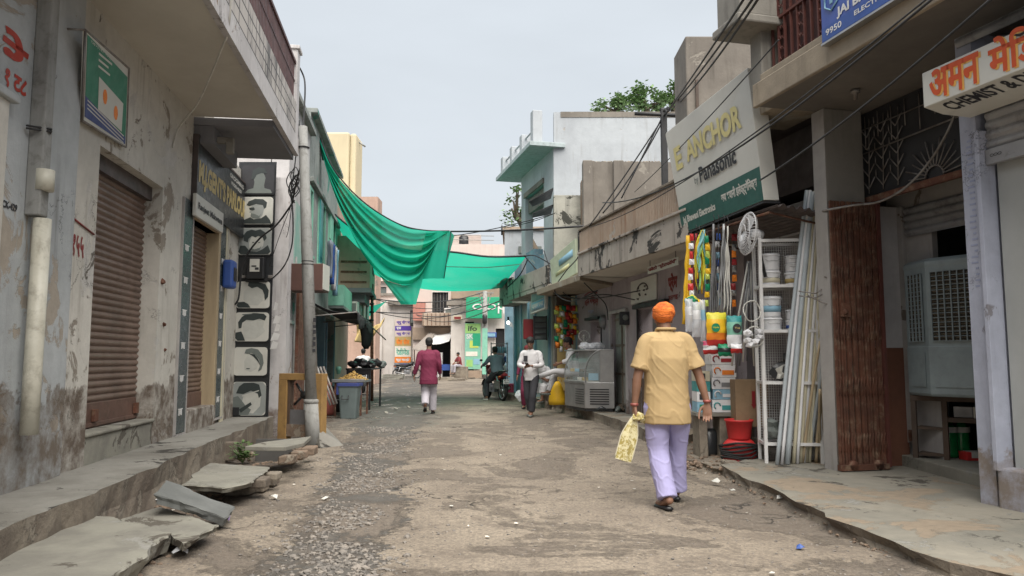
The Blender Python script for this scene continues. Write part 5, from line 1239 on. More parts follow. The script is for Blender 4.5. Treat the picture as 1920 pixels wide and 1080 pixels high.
for i, (px, Y) in enumerate([(716, 74), (868, 84)]):
    h = thing('water_tank', ['black roof tank on the far white house', 'black roof tank on the long pink building'][i], 'water tank'); c = at_y(px, [504, 458][i], Y); q = MB(); q.lathe(V((c.x, Y + 2, c.z)), [(.7, 0), (.75, .1), (.75, 1.1), (.5, 1.35), (.2, 1.4)], 14); part(q, 'tank', 'black', h)
for i, (a, b, Y1, Y2, lb) in enumerate([((700, 560), (905, 548), 30, 46, 'sagging cable across the far lane to the crossarm pole'), ((705, 585), (908, 560), 32, 46, 'lower sagging cable across the far lane below the first'), ((780, 590), (948, 560), 50, 27, 'slack cable from the far balcony to the right corner')]):
    q = MB(); wire(q, at_y(*a, Y1), at_y(*b, Y2), .35, .025, 14); wire(q, at_y(*a, Y1), at_y(b[0], b[1] + 6, Y2), .6, .018, 14); tag(q.build('overhead_cable', M['wire']), lb, 'cable')
# ================================================================ RIGHT ROW
def R_(fr): return fr
# ---- chemist shop at the right edge
pa, pb = R0.s(1824), R0.s(1869, 0, 900)          # far and near edge of the lavender pier
h = thing('chemist_shop', 'lavender fronted chemist shop at the right edge with its shutter half raised', 'shop')
zsh = R0.z(1880, 302)
q = MB(); wallp(q, R0, pb + .0, pa, .06, 6.5, -.45, 0); part(q, 'pier', 'purple', h, jitter=.006)
q = MB(); q.box(R0, -6, pb - .03, -.25, .03, .05, .42); part(q, 'plinth', 'purple', h, bevel=.02, jitter=.012)
q = MB(); q.box(R0, pb - .075, pb - .035, -.1, .07, .40, zsh + .3); part(q, 'shutter_guide', 'purple', h, bevel=.004)
q = MB(); q.box(R0, pb - .035, pb - .002, -.12, .0, .30, zsh + .3); part(q, 'guide_slot', 'black', h)
q = MB(); q.box(R0, -6, pb - .10, -.12, -.09, .42, 3.2); part(q, 'inner_board', wallm('board_grey', (.42, .43, .42, 1), (.36, .37, .36, 1), .8, bump=.1, fine=.05), h)
q = MB(); shutterm(q, R0, -6, pb - .08, zsh + .12, 3.7, -.02, .075, .014); sh = part(q, 'shutter', 'shutgrey', h)
q = MB(); q.box(R0, -6, pb - .08, -.04, .01, zsh, zsh + .13); part(q, 'bottom_rail', 'shutgrey', sh, bevel=.004)
q = MB(); c = R0(R0.s(1893), .014, zsh + .07)
for k in range(3): ring_(q, 0, 0, .018, .012, .005, 0); 
vs_n = len(q.v); q.v = [c + R0.u * (-(k // 56 - 1) * .035 + v.x) + V((0, 0, v.z)) for k, v in enumerate(q.v)]
part(q, 'painted_scrawl', 'inkdark', sh)
q = MB(); shutterm(q, R0, -6, pa - .02, 4.0, 6.5, .01, .085, .016); part(q, 'upper_shutter', 'shutgrey', h)
q = MB(); wallp(q, R0, -6, pa, .0, 6.6, -5, -.46, holes=[]); part(q, 'rear_wall', 'darkroom', h)
q = MB()
for k in range(26): zq = 1.9 + k * .05; s = pb + (pa - pb) * (.3 + .1 * noise.noise(V((k * 1.3, 0, 0)))); q.box(R0, s, s + (pa - pb) * rnd.uniform(.15, .42), .0, .004, zq, zq + .016)
part(q, 'faded_writing', flat('fadedblue', (.33, .36, .50, 1), .9), h)
# crack at the pier foot
h = thing('shop_sign', 'boxy white chemist signboard hand-lettered in orange and black over the lavender pier', 'sign')
sx = R0.s(1757, .5); z1 = R0.z(1757, 125, .5); z0 = R0.z(1768, 188, .5); zb = R0.z(1776, 212, .3)
def prof(s): return [R0(s, .0, z1 + .02), R0(s, .5, z1), R0(s, .5, z0), R0(s, .30, zb), R0(s, .0, zb)]
q = MB(); n = 5; A = prof(sx); B_ = prof(-6); q.add(A + B_, [(0, 1, 2, 3, 4), (9, 8, 7, 6, 5)] + [(i, (i + 1) % n, (i + 1) % n + n, i + n) for i in range(n)]); part(q, 'box', 'signwhite', h, bevel=.006)
hh = z1 - z0
for off, m, e in ((.018, 'inkorange', .003), (0, 'inkred2' if 'inkred2' in M else flat('inkred2', (.62, .09, .02, 1), .6), .005)):
    q = MB()
    text_mb(q, 'अमन', lambda x, y, k: R0(sx - .07 - off - x, .5 + e, z0 + .03 - off * .7 + y), .4, width=.47, height=hh * .84, offset=.010)
    text_mb(q, 'मेिडकल', lambda x, y, k: R0(sx - .62 - off - x, .5 + e, z0 + .03 - off * .7 + y), .4, width=.80, height=hh * .98, offset=.010); part(q, 'lettering', m, h)
q = MB(); dv = V((0, 0, z0 - zb)); 
text_mb(q, 'CHEMIST & DRUGGIST', lambda x, y, k: R0(sx - .12 - x, .30 + .2 * y, zb + (z0 - zb) * y) + R0.n * .003 - V((0, 0, .003)), .1, width=1.22, height=.80, offset=.003); q.v = [v for v in q.v]; part(q, 'small_lettering', 'inkdark', h)
q = MB(); q.tube([R0(sx - .5, .1, z1 + .05), R0(sx - .62, .4, z1 + .07), R0(sx - .9, .52, z1 - .05), R0(sx - 1.6, .55, z1 + .02)], .01, 5); part(q, 'tie_wire', 'wire', h)

# ---- gate building
h = thing('gate_house', 'brown and grey house with deep balcony, porch and red grille over the cooler', 'house')
SF = 4.10; D = 1.285
pl0, pl1 = -.12, .10
q = MB(); q.box(R1, pl0, pl1, .06, .55, 0, SF); part(q, 'pillar', 'pillar', h, bevel=.012, jitter=.004)
q = MB(); q.box(R1, pl0 - .0, pl1 - .01, .552, .558, .06, SF - .01); part(q, 'pillar_face', 'pillarlight', h)
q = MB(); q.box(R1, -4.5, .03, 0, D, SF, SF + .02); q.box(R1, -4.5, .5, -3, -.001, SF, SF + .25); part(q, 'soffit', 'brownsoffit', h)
q = MB(); q.box(R1, -4.5, .03, .0, D - .001, SF + .021, SF + .2); q.box(R1, -4.5, .05, D - .0, D + .05, SF - .02, SF + .25); part(q, 'balcony_edge', 'slabedge', h, bevel=.012, jitter=.01)
q = MB(); q.box(R1, -4.5, .0, D - .12, D - .02, SF + .251, SF + .36); part(q, 'kerb_rail', 'slabedge', h, bevel=.01)
q = MB(); q.box(R1, .07, .9, .35, 1.0, SF + .06, SF + .2); part(q, 'side_slab', 'slabedge', h, bevel=.01)
# back wall of the porch and dark rooms
wx0 = -.02
q = MB(); wallp(q, R1, -3.2, .26, .2, SF, -.62, -.55, holes=[(-2.6, -.40, -1, 3.0)]); part(q, 'porch_wall', 'pillarlight', h)
q = MB(); q.box(R1, .05, .14, -.52, .06, 1.42, 3.05); part(q, 'side_wall', 'whitewall', h)
q = MB(); q.box(R1, .045, .145, -.52, .06, .1, 1.42); part(q, 'dado', wallm('dado_brown', (.20, .085, .05, 1), (.155, .066, .042, 1), 1.4, patch=((.28, .2, .16, 1), .66, 4), bump=.2), h)
q = MB(); q.box(R1, -.02, .06, -.60, -.50, .35, 3.05); part(q, 'door_post', 'pillarlight', h, bevel=.008)
q = MB(); q.box(R1, -.028, .001, -.505, -.47, .38, .5); q.box(R1, -.03, .0, -.64, -.6, .4, .48); part(q, 'bracket', 'rust', h)
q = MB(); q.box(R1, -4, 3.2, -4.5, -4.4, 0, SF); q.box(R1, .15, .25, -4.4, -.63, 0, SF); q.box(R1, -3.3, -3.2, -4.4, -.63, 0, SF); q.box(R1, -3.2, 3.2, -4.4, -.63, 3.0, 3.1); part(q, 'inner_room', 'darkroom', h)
q = MB(); q.box(R1, -1.6, -.9, -2.2, -2.15, 2.1, 2.9); part(q, 'inner_board', 'printgrey', h)
q = MB(); shutterm(q, R1, -2.6, -.05, 2.68, 3.02, -.52, .08, .018); part(q, 'rolled_shutter', 'shutgrey', h)
q = MB(); q.box(R1, -2.9, .06, -.02, .03, 3.04, 3.11); part(q, 'gate_rail', 'rust', h, bevel=.004)
q = MB(); q.box(R1, -2.9, .06, -.06, -.02, 3.11, SF - .01); part(q, 'transom_back', 'blacktin', h)
# transom grille: sunbursts and branches
q = MB()
def gt(a, b, r=.008): q.tube([R1(a[0], .0, a[1]), R1(b[0], .0, b[1])], r, 4)
for cx in (-1.05, -2.3):
    for k in range(13):
        an = pi * (k + .5) / 13; gt((cx + .12 * cos(an), 3.12 + .12 * sin(an)), (cx + (.34 + .06 * (k % 2)) * cos(an), 3.12 + (.34 + .06 * (k % 2)) * sin(an)))
    for k in range(10):
        a0, a1 = pi * k / 10, pi * (k + 1) / 10; gt((cx + .12 * cos(a0), 3.12 + .12 * sin(a0)), (cx + .12 * cos(a1), 3.12 + .12 * sin(a1)), .012)
for bx in (-.12, -.34, -.56):
    gt((bx, 3.15), (bx - .05, 4.0), .006)
    for k in range(5): z = 3.2 + k * .15; gt((bx, z), (bx + .10, z + .12)); gt((bx, z), (bx - .1, z + .12)); gt((bx + .1, z + .12), (bx + .1, z + .2), .006)
for k in range(14): gt((-.1 - k * .2, 3.66 + (.1 if k % 2 else 0)), (-.1 - k * .2, 4.05), .006)
gt((-.02, 3.62), (-2.8, 3.66), .01); gt((-.02, 3.9), (-2.8, 3.9), .008)
part(q, 'transom_grille', 'grille', h)
q = MB(); c = R1(-.7, .6, SF - .01); q.lathe(c, [(.05, 0), (.05, -.03), (.02, -.04), (.02, -.10)], 12); part(q, 'ceiling_hook', 'grille', h)
# upper floor
q = MB(); sgr = -.22
q.box(R1, .06, .28, .55, 1.2, SF + .25, SF + 1.0); part(q, 'upper_column', 'pillar', h, bevel=.01)
q = MB(); q.box(R1, -.1, .4, .7, 1.55, SF + 1.0, SF + 1.5); q.box(R1, -.14, .44, .66, 1.6, SF + .9, SF + 1.0); part(q, 'upper_block', 'pillar', h, bevel=.02)
q = MB(); q.box(R1, -4.5, .0, .55, .60, SF + .37, SF + 3.0); part(q, 'upper_wall', 'shutdark', h)
q = MB(); s = .02
gz0, gz1 = SF + .37, SF + 2.6
k = 0
while s > -1.6:
    q.box(R1, s - .018, s, 1.06, 1.09, gz0, gz1)
    if k % 3 == 0:
        for j in range(9):
            z = gz0 + .12 + j * .12
            for sg in (1, -1): q.tube([R1(s - .11 - .06, 1.075, z), R1(s - .11 - .06 + sg * .07, 1.075, z + .08)], .006, 4)
            for sg in (1, -1): q.tube([R1(s - .11 - .06 + sg * .07, 1.075, z + .08), R1(s - .11 - .06, 1.075, z + .16)], .006, 4)
    s -= .115; k += 1
for z in (gz0, gz0 + .6, gz0 + 1.4): q.box(R1, -1.6, .02, 1.05, 1.10, z, z + .03)
part(q, 'upper_grille', 'redgrille', h)
q = MB(); q.box(R1, -1.6, .02, .95, 1.0, gz0, gz1); part(q, 'grille_backing', 'maroongrille', h)
# far return wall, rising over the neighbours' roof
A = at_y(1285, 68, 10.6); Bp = at_y(1420, 68, 10.6)
q = MB(); q.box(ID, A.x, Bp.x + 1.5, 10.6, 11.4, 3.3, A.z); part(q, 'return_wall', 'concrete', h, bevel=.02, jitter=.01)
q = MB(); q.box(ID, at_y(1304, 160, 10.58).x, at_y(1309, 160, 10.58).x, 10.56, 10.6, 3.3, at_y(1304, 150, 10.58).z); part(q, 'conduit', 'wood', h)
q = MB(); q.box(R1, .28, 2.25, -.5, .62, 4.3, 4.6); q.box(R1, .27, 2.2, -3, -.1, 3.5, 5.0); part(q, 'slab_and_void_fill', 'shutdark', h)  # slab, and a dark block standing in for the shaded void above the beam
h = thing('collapsible_gate', 'rusty brown collapsible gate folded against the grey pillar', 'gate')
q = MB(); n = 17
for k in range(n):
    d = .56 - .60 * k / (n - 1); so_ = .014 * (k % 2)
    q.box(R1, -.19 + so_ + .01 * noise.noise(V((k * 1.7, 0, 0))), -.165 + so_, d - .0125, d + .0125, .13, 3.03); 
part(q, 'bars', 'rust', h)
q = MB()
for zz in [.3, .9, 1.5, 2.1, 2.7]:
    for k in range(n - 1):
        d = .56 - .60 * k / (n - 1); q.tube([R1(-.195, d, zz), R1(-.195, d - .036, zz + .2)], .005, 4)
        q.tube([R1(-.16, d - .036, zz), R1(-.16, d, zz + .2)], .005, 4)
part(q, 'lattice', 'rust', h)
q = MB(); q.box(R1, -.205, -.15, -.06, -.02, .13, 3.05); part(q, 'edge_post', 'redgrille', h)
q = MB(); q.box(R1, -.21, -.19, .38, .5, 1.75, 1.9); q.lathe(R1(-.21, .45, 1.8), [(.03, -.02), (.03, .02)], 10, axis=R1.n); part(q, 'hasp', 'rust', h)
q = MB()
for d in (.1, .42): q.lathe(R1(-.19, d, .16), [(.055, -.03), (.055, .03)], 14, axis=R1.u)
q.box(R1, -.22, -.15, -.02, .58, .11, .17); part(q, 'rollers', 'rust', h)
q = MB(); pts = [R1(-.2, .62, 2.9), at_y(1545, 395, 8.0), at_y(1600, 385, 7.8), at_y(1650, 378, 7.7), at_y(1700, 350, 7.4), at_y(1745, 300, 7.1), at_y(1775, 250, 6.8), at_y(1792, 210, 6.6)]
cable(q, pts, .013); tag(q.build('power_cable', M['pvc'] if 0 else M['grille']), 'old grey cable drooping from the chemist sign to the folded gate', 'cable')
# porch floor
fl = [at_z(x, y, .22) for x, y in [(1645, 852), (1680, 850), (1835, 889), (1900, 905)]] + [R1(-3.2, -.4, .22), R1(-3.2, -4.4, .22), R1(.2, -4.4, .22), R1(.2, -.4, .22)]
q = MB(); q.prism(fl, (0, 0, -.2)); tag(q.build('porch_floor', M['slab'], bevel=.01), kind='structure')
# blue upper sign
h = thing('shop_sign', 'blue and purple upper signboard with white lettering on the balcony edge', 'sign')
sA, sB = R1.s(1549, 1.36, 60), -3.2; zA = R1.z(1549, 84, 1.36)
q = MB(); q.box(R1, sB, sA, D + .055, D + .12, zA, zA + 1.3); part(q, 'board', flat('signblue', (.045, .09, .36, 1), .35), h)
q = MB(); q.box(R1, sB, sA - .0, D + .12, D + .123, zA + .01, zA + .14); part(q, 'lower_band', 'blue', h)
q = MB(); text_mb(q, 'JAI BHAWANI', lambda x, y, e: R1(sA - .22 - x, D + .126, zA + .14 + y), .2, width=.85, height=.11, offset=.008)
text_mb(q, 'ELECTRONICS', lambda x, y, e: R1(sA - .45 - x, D + .126, zA + .07 + y), .2, width=.6, height=.045, offset=.004)
text_mb(q, '9950', lambda x, y, e: R1(sA - .06 - x, D + .126, zA + .05 + y), .2, width=.22, height=.06, offset=.004); part(q, 'lettering', 'white', h)
q = MB()
hexp = [(.15 + .10 * cos(pi / 6 + k * pi / 3), .38 + .12 * sin(pi / 6 + k * pi / 3)) for k in range(7)]
q.tube([R1(sA - x, D + .127, zA + z) for x, z in hexp], .010, 4); q.box(R1, sA - .17, sA - .13, D + .123, D + .127, zA + .33, zA + .43); part(q, 'emblem', 'skyblue', h)
q = MB(); q.box(R1, sB, sA + .01, D + .05, D + .13, zA - .02, zA); part(q, 'frame', 'chrome', h)

# ---- electronics shop under the big tilted sign
h = thing('electronics_shop', 'open electronics shop bay between grey pillar and mouldy balcony house', 'shop')
s0e, s1e = pl1 + .002, 2.35
q = MB(); q.box(R1, s0e, s1e, -.3, .0, 2.9, 3.32); part(q, 'beam', 'pillarlight', h, bevel=.01)
q = MB(); q.box(R1, s1e, s1e + .3, -3.5, .1, 0, 3.6); part(q, 'side_wall', 'lilacwall', h)
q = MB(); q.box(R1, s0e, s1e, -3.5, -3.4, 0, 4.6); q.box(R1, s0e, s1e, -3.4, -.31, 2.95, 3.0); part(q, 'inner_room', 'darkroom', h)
q = MB(); q.box(R1, 1.25, s1e - .002, -.62, -.52, .2, 2.9); part(q, 'inner_panel', 'whitewall', h)
q = MB(); q.box(R1, 1.5, 1.56, -.50, -.48, 2.2, 2.62); q.box(R1, 1.36, 1.56, -.50, -.48, 2.42, 2.45); part(q, 'wall_bracket', 'black', h)
for k in range(3):
    q = MB(); q.box(R1, .5, 2.2, -1.6, -1.3, .9 + k * .6, .94 + k * .6); part(q, 'wall_shelf', 'wood', h)
rr = random.Random(21)
for k in range(42):
    lv_ = k % 3; s = .5 + 1.65 * (k // 3) / 14; w_ = rr.uniform(.07, .11); q = MB(); q.box(R1, s, s + w_, -1.55, -1.28 - rr.uniform(0, .05), .943 + lv_ * .6, .943 + lv_ * .6 + rr.uniform(.12, .42)); part(q, 'stock', rr.choice(['signwhite', 'red', 'blue', 'cardboard', 'yellowtarp', 'skyblue', 'green', 'printgrey', 'whitegloss', 'orange']), h)
q = MB(); nn = 9
rows = []
for k in range(nn * 6 + 1):
    t = k / (nn * 6); d = .05 + .98 * t; z = 2.92 + .10 * t + .022 * sin(2 * pi * k / 6); rows += [R1(s0e, d, z), R1(s1e, d, z)]
q.add(rows, [(2 * i, 2 * i + 1, 2 * i + 3, 2 * i + 2) for i in range(nn * 6)]); part(q, 'tin_awning', 'shutdark', h, solid=.006)
q = MB(); q.tube([R1(.3, 1.0, 2.97), R1(2.2, 1.02, 2.97)], .018, 6); 
for s in (.3, 2.2): q.tube([R1(s, 0, 2.8), R1(s, 1.0, 2.97)], .014, 5)
part(q, 'hanging_rail', 'rust', h)
# big sign
h = thing('shop_sign', 'large tilted white signboard with yellow, black and green lettering over the electronics shop', 'sign')
c00, c10, c01, c11 = at_y(1281, 437, 10.4), at_y(1432, 375, 8.5), at_y(1247, 250, 10.5), at_y(1401, 127, 8.6)
def ST(x, y, e=0):
    nrm = (c10 - c00).cross(c01 - c00).normalized(); nrm = nrm if nrm.x < 0 else -nrm
    return c00.lerp(c10, x).lerp(c01.lerp(c11, x), y) + nrm * e
ret = V((.19, .02, 0))
q = MB(); q.add([ST(0, 0), ST(1, 0), ST(1, 1), ST(0, 1)] + [ST(0, 0) + ret, ST(1, 0) + ret, ST(1, 1) + ret, ST(0, 1) + ret], [(0, 1, 2, 3), (4, 5, 6, 7), (0, 1, 5, 4), (1, 2, 6, 5), (2, 3, 7, 6), (3, 0, 4, 7)]); part(q, 'box', 'signwhite', h, bevel=.008)
q = MB(); q.grid(lambda u, v: ST(u, v * .25, .002), 6, 2); q.grid(lambda u, v: ST(u, v * .25, .004), 6, 2); part(q, 'green_band', 'signgreen', h)
LX = (c10 - c00).length; LY = (c01 - c00).length
q = MB(); text_mb(q, 'ANCHOR', lambda x, y, e: ST(x, y, .004), .1, x=.22, y=.60, width=.66, height=.20, offset=.004); 
for k in range(3): q.grid(lambda u, v: ST(.07 + .09 * u, .585 + .085 * k + .05 * v, .004), 1, 1)
q.grid(lambda u, v: ST(.07 + .03 * u, .585 + .22 * v, .0045), 1, 1); part(q, 'lettering', 'anchoryellow', h)
q = MB(); text_mb(q, 'Panasonic', lambda x, y, e: ST(x, y, .004), .1, x=.34, y=.36, width=.44, height=.14, offset=.003); part(q, 'lettering', 'inkdark', h)
q = MB(); text_mb(q, 'by', lambda x, y, e: ST(x, y, .004), .1, x=.27, y=.36, width=.05, height=.08, offset=.001); part(q, 'small_lettering', 'printgrey', h)
q = MB(); text_mb(q, 'Jai Bhawani Electronics', lambda x, y, e: ST(x, y, .007), .1, x=.035, y=.06, width=.44, height=.085, offset=.004)
text_mb(q, 'जय भवानी इलेक्ट्रॉिनक्स', lambda x, y, e: ST(x, y, .007), .1, x=.56, y=.09, width=.40, height=.11, offset=.004); part(q, 'small_lettering', 'signwhite', h)
q = MB(); q.tube([ST(0, 0, .0), ST(0, 0) + V((.5, 0, -.08))], .02, 5); q.tube([ST(0, 1), ST(0, 1) + V((.6, 0, .05))], .02, 5); q.box(lambda a, b, c: ST(a, 0) + ret * b + V((0, 0, c)), 0, 1, -.03, 1.05, -.035, -.012); part(q, 'frame', 'blacktin', h)

# ---- mouldy balcony house
R2b = Fr(2.42, 10.35, -.244, 'R')
sN, sF = R2b.s(1296), R2b.s(1088)
Pf = lambda s, z: R2b(s, 0, z)
h = thing('balcony_house', 'house with mould-streaked white balcony and peach ribbed parapet left of the big sign', 'house')
zb0, zb1 = 2.93, 3.84
dop = (R2.s(1256, 0, 600), R2.s(1196, 0, 600), .2, 2.15)
dop = (min(dop[0], dop[1]), max(dop[0], dop[1]), .2, 2.25)
dd = sorted((R2.s(1176, 0, 700), R2.s(1147, 0, 700)))
s_end = R2.s(1136)
q = MB(); wallp(q, R2, .45, s_end, .15, zb0 - .002, -.3, 0, holes=[dop, (dd[0], dd[1], 0, 2.25)]); part(q, 'wall', 'lilacwall', h, weld=.001)
q = MB(); q.box(R2, .4, s_end, -5, -3, .0, 5.0); q.box(R2, dop[1] + .1, dop[1] + .2, -3, -.31, 0, 2.9); part(q, 'rear_wall', 'darkroom', h)
q = MB()
for f in (0, 1):
    pass
fl = [R2b(sN, 0, zb0), R2b(sF, 0, zb0), R2(s_end + .5, -.4, zb0), R2(.3, -.4, zb0)]
q.prism(fl, (0, 0, .14)); part(q, 'balcony_slab', 'soffit', h)
q = MB(); wallp(q, R2b, sN, sF, zb0 - .01, zb0 + .42, -.06, .012); part(q, 'fascia', 'mould', h, jitter=.01)
q = MB(); q.box(R2b, sN, sF, -.08, .05, zb0 + .42, zb0 + .46); part(q, 'ledge', 'mould', h, bevel=.006, jitter=.008)
q = MB(); q.box(R2b, sN, sF, -.1, -.03, zb0 + .461, zb1)
s = sN
while s < sF - .03: q.box(R2b, s, s + .028, -.03, -.005, zb0 + .48, zb1 - .04); s += .06
part(q, 'parapet', 'parapet', h)
q = MB(); q.box(R2b, sN, sF, -.12, .02, zb1, zb1 + .04); part(q, 'coping', 'kerbside', h, bevel=.006, jitter=.014)
q = MB(); q.add([R2b(sF, 0, zb0), R2b(sF, -1.3, zb0), R2b(sF, -1.3, zb1), R2b(sF, 0, zb1), R2b(sF + .1, 0, zb0), R2b(sF + .1, -1.3, zb0), R2b(sF + .1, -1.3, zb1), R2b(sF + .1, 0, zb1)], [(0, 1, 2, 3), (4, 5, 6, 7), (0, 4, 7, 3), (1, 5, 6, 2), (0, 1, 5, 4), (3, 2, 6, 7)]); part(q, 'end_wall', 'mould', h)
q = MB(); q.box(R2, dd[0] - .07, dd[0], -.15, .04, .19, 2.32); q.box(R2, dd[1], dd[1] + .07, -.15, .04, .19, 2.32); q.box(R2, dd[0], dd[1], -.15, .04, 2.25, 2.32); f = part(q, 'door_frame', 'whitewall', h, bevel=.005)
q = MB(); m = (dd[0] + dd[1]) / 2; q.box(R2, dd[0], m - .005, -.12, -.08, .2, 2.25); q.box(R2, m + .005, dd[1], -.12, -.08, .2, 2.25); dr_ = part(q, 'door', flat('doorgrey', (.36, .37, .33, 1), .7, dirt=.4), h)
q = MB()
for zz in (.32, .95, 1.55, 2.1): q.box(R2, dd[0], dd[1], -.08, -.06, zz, zz + .05)
q.box(R2, m - .03, m - .01, -.08, -.05, .2, 2.2); part(q, 'bands', 'kerbside', dr_)
q = MB(); q.box(R2, dop[0] - .0, dop[1] + .06, .0, .10, 2.25, 2.33); q.box(R2, dop[1], dop[1] + .05, -.1, .02, .2, 2.25); part(q, 'lintel', 'blacktin', h, bevel=.01)
q = MB(); sp2 = sorted((R2.s(1236), R2.s(1188))); q.box(R2, sp2[0], sp2[1], .003, .04, 2.36, 2.82); part(q, 'panel_board', 'signwhite', h, bevel=.01)
q = MB(); mm = (sp2[0] + sp2[1]) / 2; q.tube([R2(mm - .3 * cos(a), .045, 2.58 + .14 * sin(a)) for a in [k * pi / 8 for k in range(9)]], .014, 5)
for a_ in range(8): q.rock(R2(mm + rnd.uniform(-.3, .3), .045, 2.55 + rnd.uniform(-.12, .12)), .03, a_)
part(q, 'garland', 'greyhair', h)
q = MB(); sR = R2.s(1256)
text_mb(q, 'प्रेम', lambda x, y, e: R2(sR - x, .006, 2.42 + y), .3, width=.42, height=.34, offset=.02); text_mb(q, 'हलवाई', lambda x, y, e: R2(sR - x, .006, 2.28 + y), .3, width=.42, height=.12, offset=.01); part(q, 'painted_name', 'inkmaroon', h)
# garments on show in the doorway
q = MB()
for k in range(8): c = R2(dop[0] + .1 + .11 * k, -.25, 1.95); q.rings([[c + V((cos(a) * r, sin(a) * r, z)) for a in [j * pi / 3 for j in range(6)]] for r, z in [(.02, .15), (.06, .05), (.07, -.2 - .05 * (k % 3)), (.03, -.4)]])
part(q, 'hanging_stock', 'blackcloth', h)
h = thing('shop_sign', 'narrow cream strip sign with maroon letters under the mouldy balcony', 'sign')
ss = sorted((R2.s(1276, .5), R2.s(1218, .5))); zc = R2.z(1245, 505, .5)
q = MB(); q.box(R2, ss[0], ss[1], .49, .51, zc, zc + .12); part(q, 'board', 'signwhite', h)
q = MB(); text_mb(q, 'फोटो स्टेटकॉपी', lambda x, y, e: R2(ss[1] - .04 - x, .513, zc + .02 + y), .1, width=ss[1] - ss[0] - .08, height=.085, offset=.006); part(q, 'lettering', 'inkmaroon', h)
q = MB()
for s in (ss[0] + .1, ss[1] - .1): q.tube([R2(s, .5, zc + .12), R2(s, .5, zb0)], .006, 4)
part(q, 'hanger', 'wire', h)
h = thing('electricity_meter', 'old black meter with wires on the pier left of the grey door', 'meter')
c = R2(R2.s(1178), .06, 2.12); q = MB(); q.box(ID, c.x - .12, c.x + .1, c.y - .1, c.y + .05, c.z - .15, c.z + .12); part(q, 'case', 'boardblack', h, bevel=.02)
q = MB(); q.lathe(c + V((0, -.1, 0)), [(.06, 0), (.06, -.03), (.04, -.04)], 12, axis=(0, 1, 0)); part(q, 'dial', 'printgrey', h)

# ---- sweet shop and blue shops beyond (frame R3)
r3a = R3.s(1138); r3b = R3.s(1083); r3c = R3.s(1040); r3d = R3.s(1001)
so3 = sorted((R3.s(1129), R3.s(1108))); 
h = thing('sweet_shop', 'lilac washed sweet shop with red arched lettering behind the display counter', 'shop')
q = MB(); wallp(q, R3, r3a - .3, r3b, 0, 3.1, -.3, .0, holes=[(so3[0], so3[1], -1, 2.15)]); part(q, 'wall', 'lilacwall', h, weld=.001)
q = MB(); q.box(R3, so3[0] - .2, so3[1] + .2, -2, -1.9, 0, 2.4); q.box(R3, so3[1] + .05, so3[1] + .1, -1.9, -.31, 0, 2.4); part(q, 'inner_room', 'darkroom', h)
q = MB(); q.box(R3, so3[0] - .05, so3[1] + .1, .0, .12, 2.18, 2.24); q.box(R3, so3[0], so3[0] + .04, -.1, .02, .2, 2.15); part(q, 'door_frame', 'blacktin', h)
q = MB(); wl = .92
def arch(x, y, e):
    return R3((r3a + r3b) / 2 + .42 - x, .005, 2.52 + y - .30 * (x / wl - .5) ** 2)
text_mb(q, 'रतन मिष्ठान', arch, .3, width=wl, height=.26, offset=.012)
for k in range(2): q.tube([R3((r3a + r3b) / 2 - .45 + j * .1, .004, 2.84 - .25 * ((j - 4.5) / 9) ** 2 + k * .02) for j in range(10)], .008, 4)
part(q, 'painted_name', 'inkmaroon', h)
q = MB(); text_mb(q, 'भण्डार', lambda x, y, e: R3((r3a + r3b) / 2 + .2 - x, .005, 2.33 + y), .1, width=.4, height=.09, offset=.004); part(q, 'painted_line', 'fadedblue', h)
q = MB(); s_ = R3.s(1142); text_mb(q, 'सोडा', lambda x, y, e: R3(s_ - .0 - x, .005, 1.1 + y), .1, width=.22, height=.3, offset=.01); part(q, 'wall_writing', 'pinkred', h)
q = MB(); q.prism([R2b(sF + .12, -.05, 2.86), R3(r3b + .3, .95, 2.86), R3(r3b + .3, 0, 2.86), R3(r3a - .4, 0, 2.86)], (0, 0, .14)); part(q, 'sunshade', 'slabedge', h, bevel=.01)

# rooftop blocks above
h = thing('rooftop_block', 'bare grey concrete rooftop wall with rough columns behind the peach parapet', 'rooftop wall')
A = at_y(1093, 299, 16.6); Bp = at_y(1245, 318, 16.6)
q = MB(); q.box(ID, A.x + .12, Bp.x + 2.5, 16.6, 16.8, 2.9, A.z - .06); part(q, 'wall', 'concrete', h, jitter=.01)
q = MB()
for px, w_ in ((1093, .22), (1150, .24)): p = at_y(px, 300, 16.5); q.box(ID, p.x, p.x + w_, 16.5, 16.85, 2.9, p.z)
part(q, 'columns', 'concrete', h, bevel=.02, jitter=.015)
q = MB()
for k in range(26): p = at_y(1096 + k * 5.6, 300 + k * .7, 16.6); q.rock((p.x, 16.68, A.z - .05), .05, k + 60)
part(q, 'broken_top', 'kerbside', h)
h = thing('side_wall', 'mossy black-stained plaster wall left of the bare concrete rooftop block', 'wall')
A = at_y(1038, 366, 18.3); Bp = at_y(1096, 366, 18.3)
q = MB(); q.box(ID, A.x, Bp.x, 18.3, 18.6, 2.9, A.z); part(q, 'wall', 'mossy', h, bevel=.01, jitter=.012)
q = MB(); q.box(ID, Bp.x - .1, Bp.x + .12, 18.0, 18.29, 2.9, at_y(1088, 338, 18).z); part(q, 'brick_pier', 'brick', h, jitter=.02)
h = thing('tin_canopy', 'two ragged black tin sheets jutting left from the mossy wall', 'canopy')
for k in range(2):
    z = at_y(1000, 372 + k * 22, 18.6).z
    q = MB(); q.add([V((A.x, 18.4, z + .22 - .12 * k)), V((A.x, 19.6, z + .22 - .12 * k)), V((A.x - .5, 19.5, z - .02)), V((A.x - .62 + .1 * k, 18.5, z - .1))], [(0, 1, 2, 3)]); part(q, 'sheet', 'blacktin', h, solid=.02)
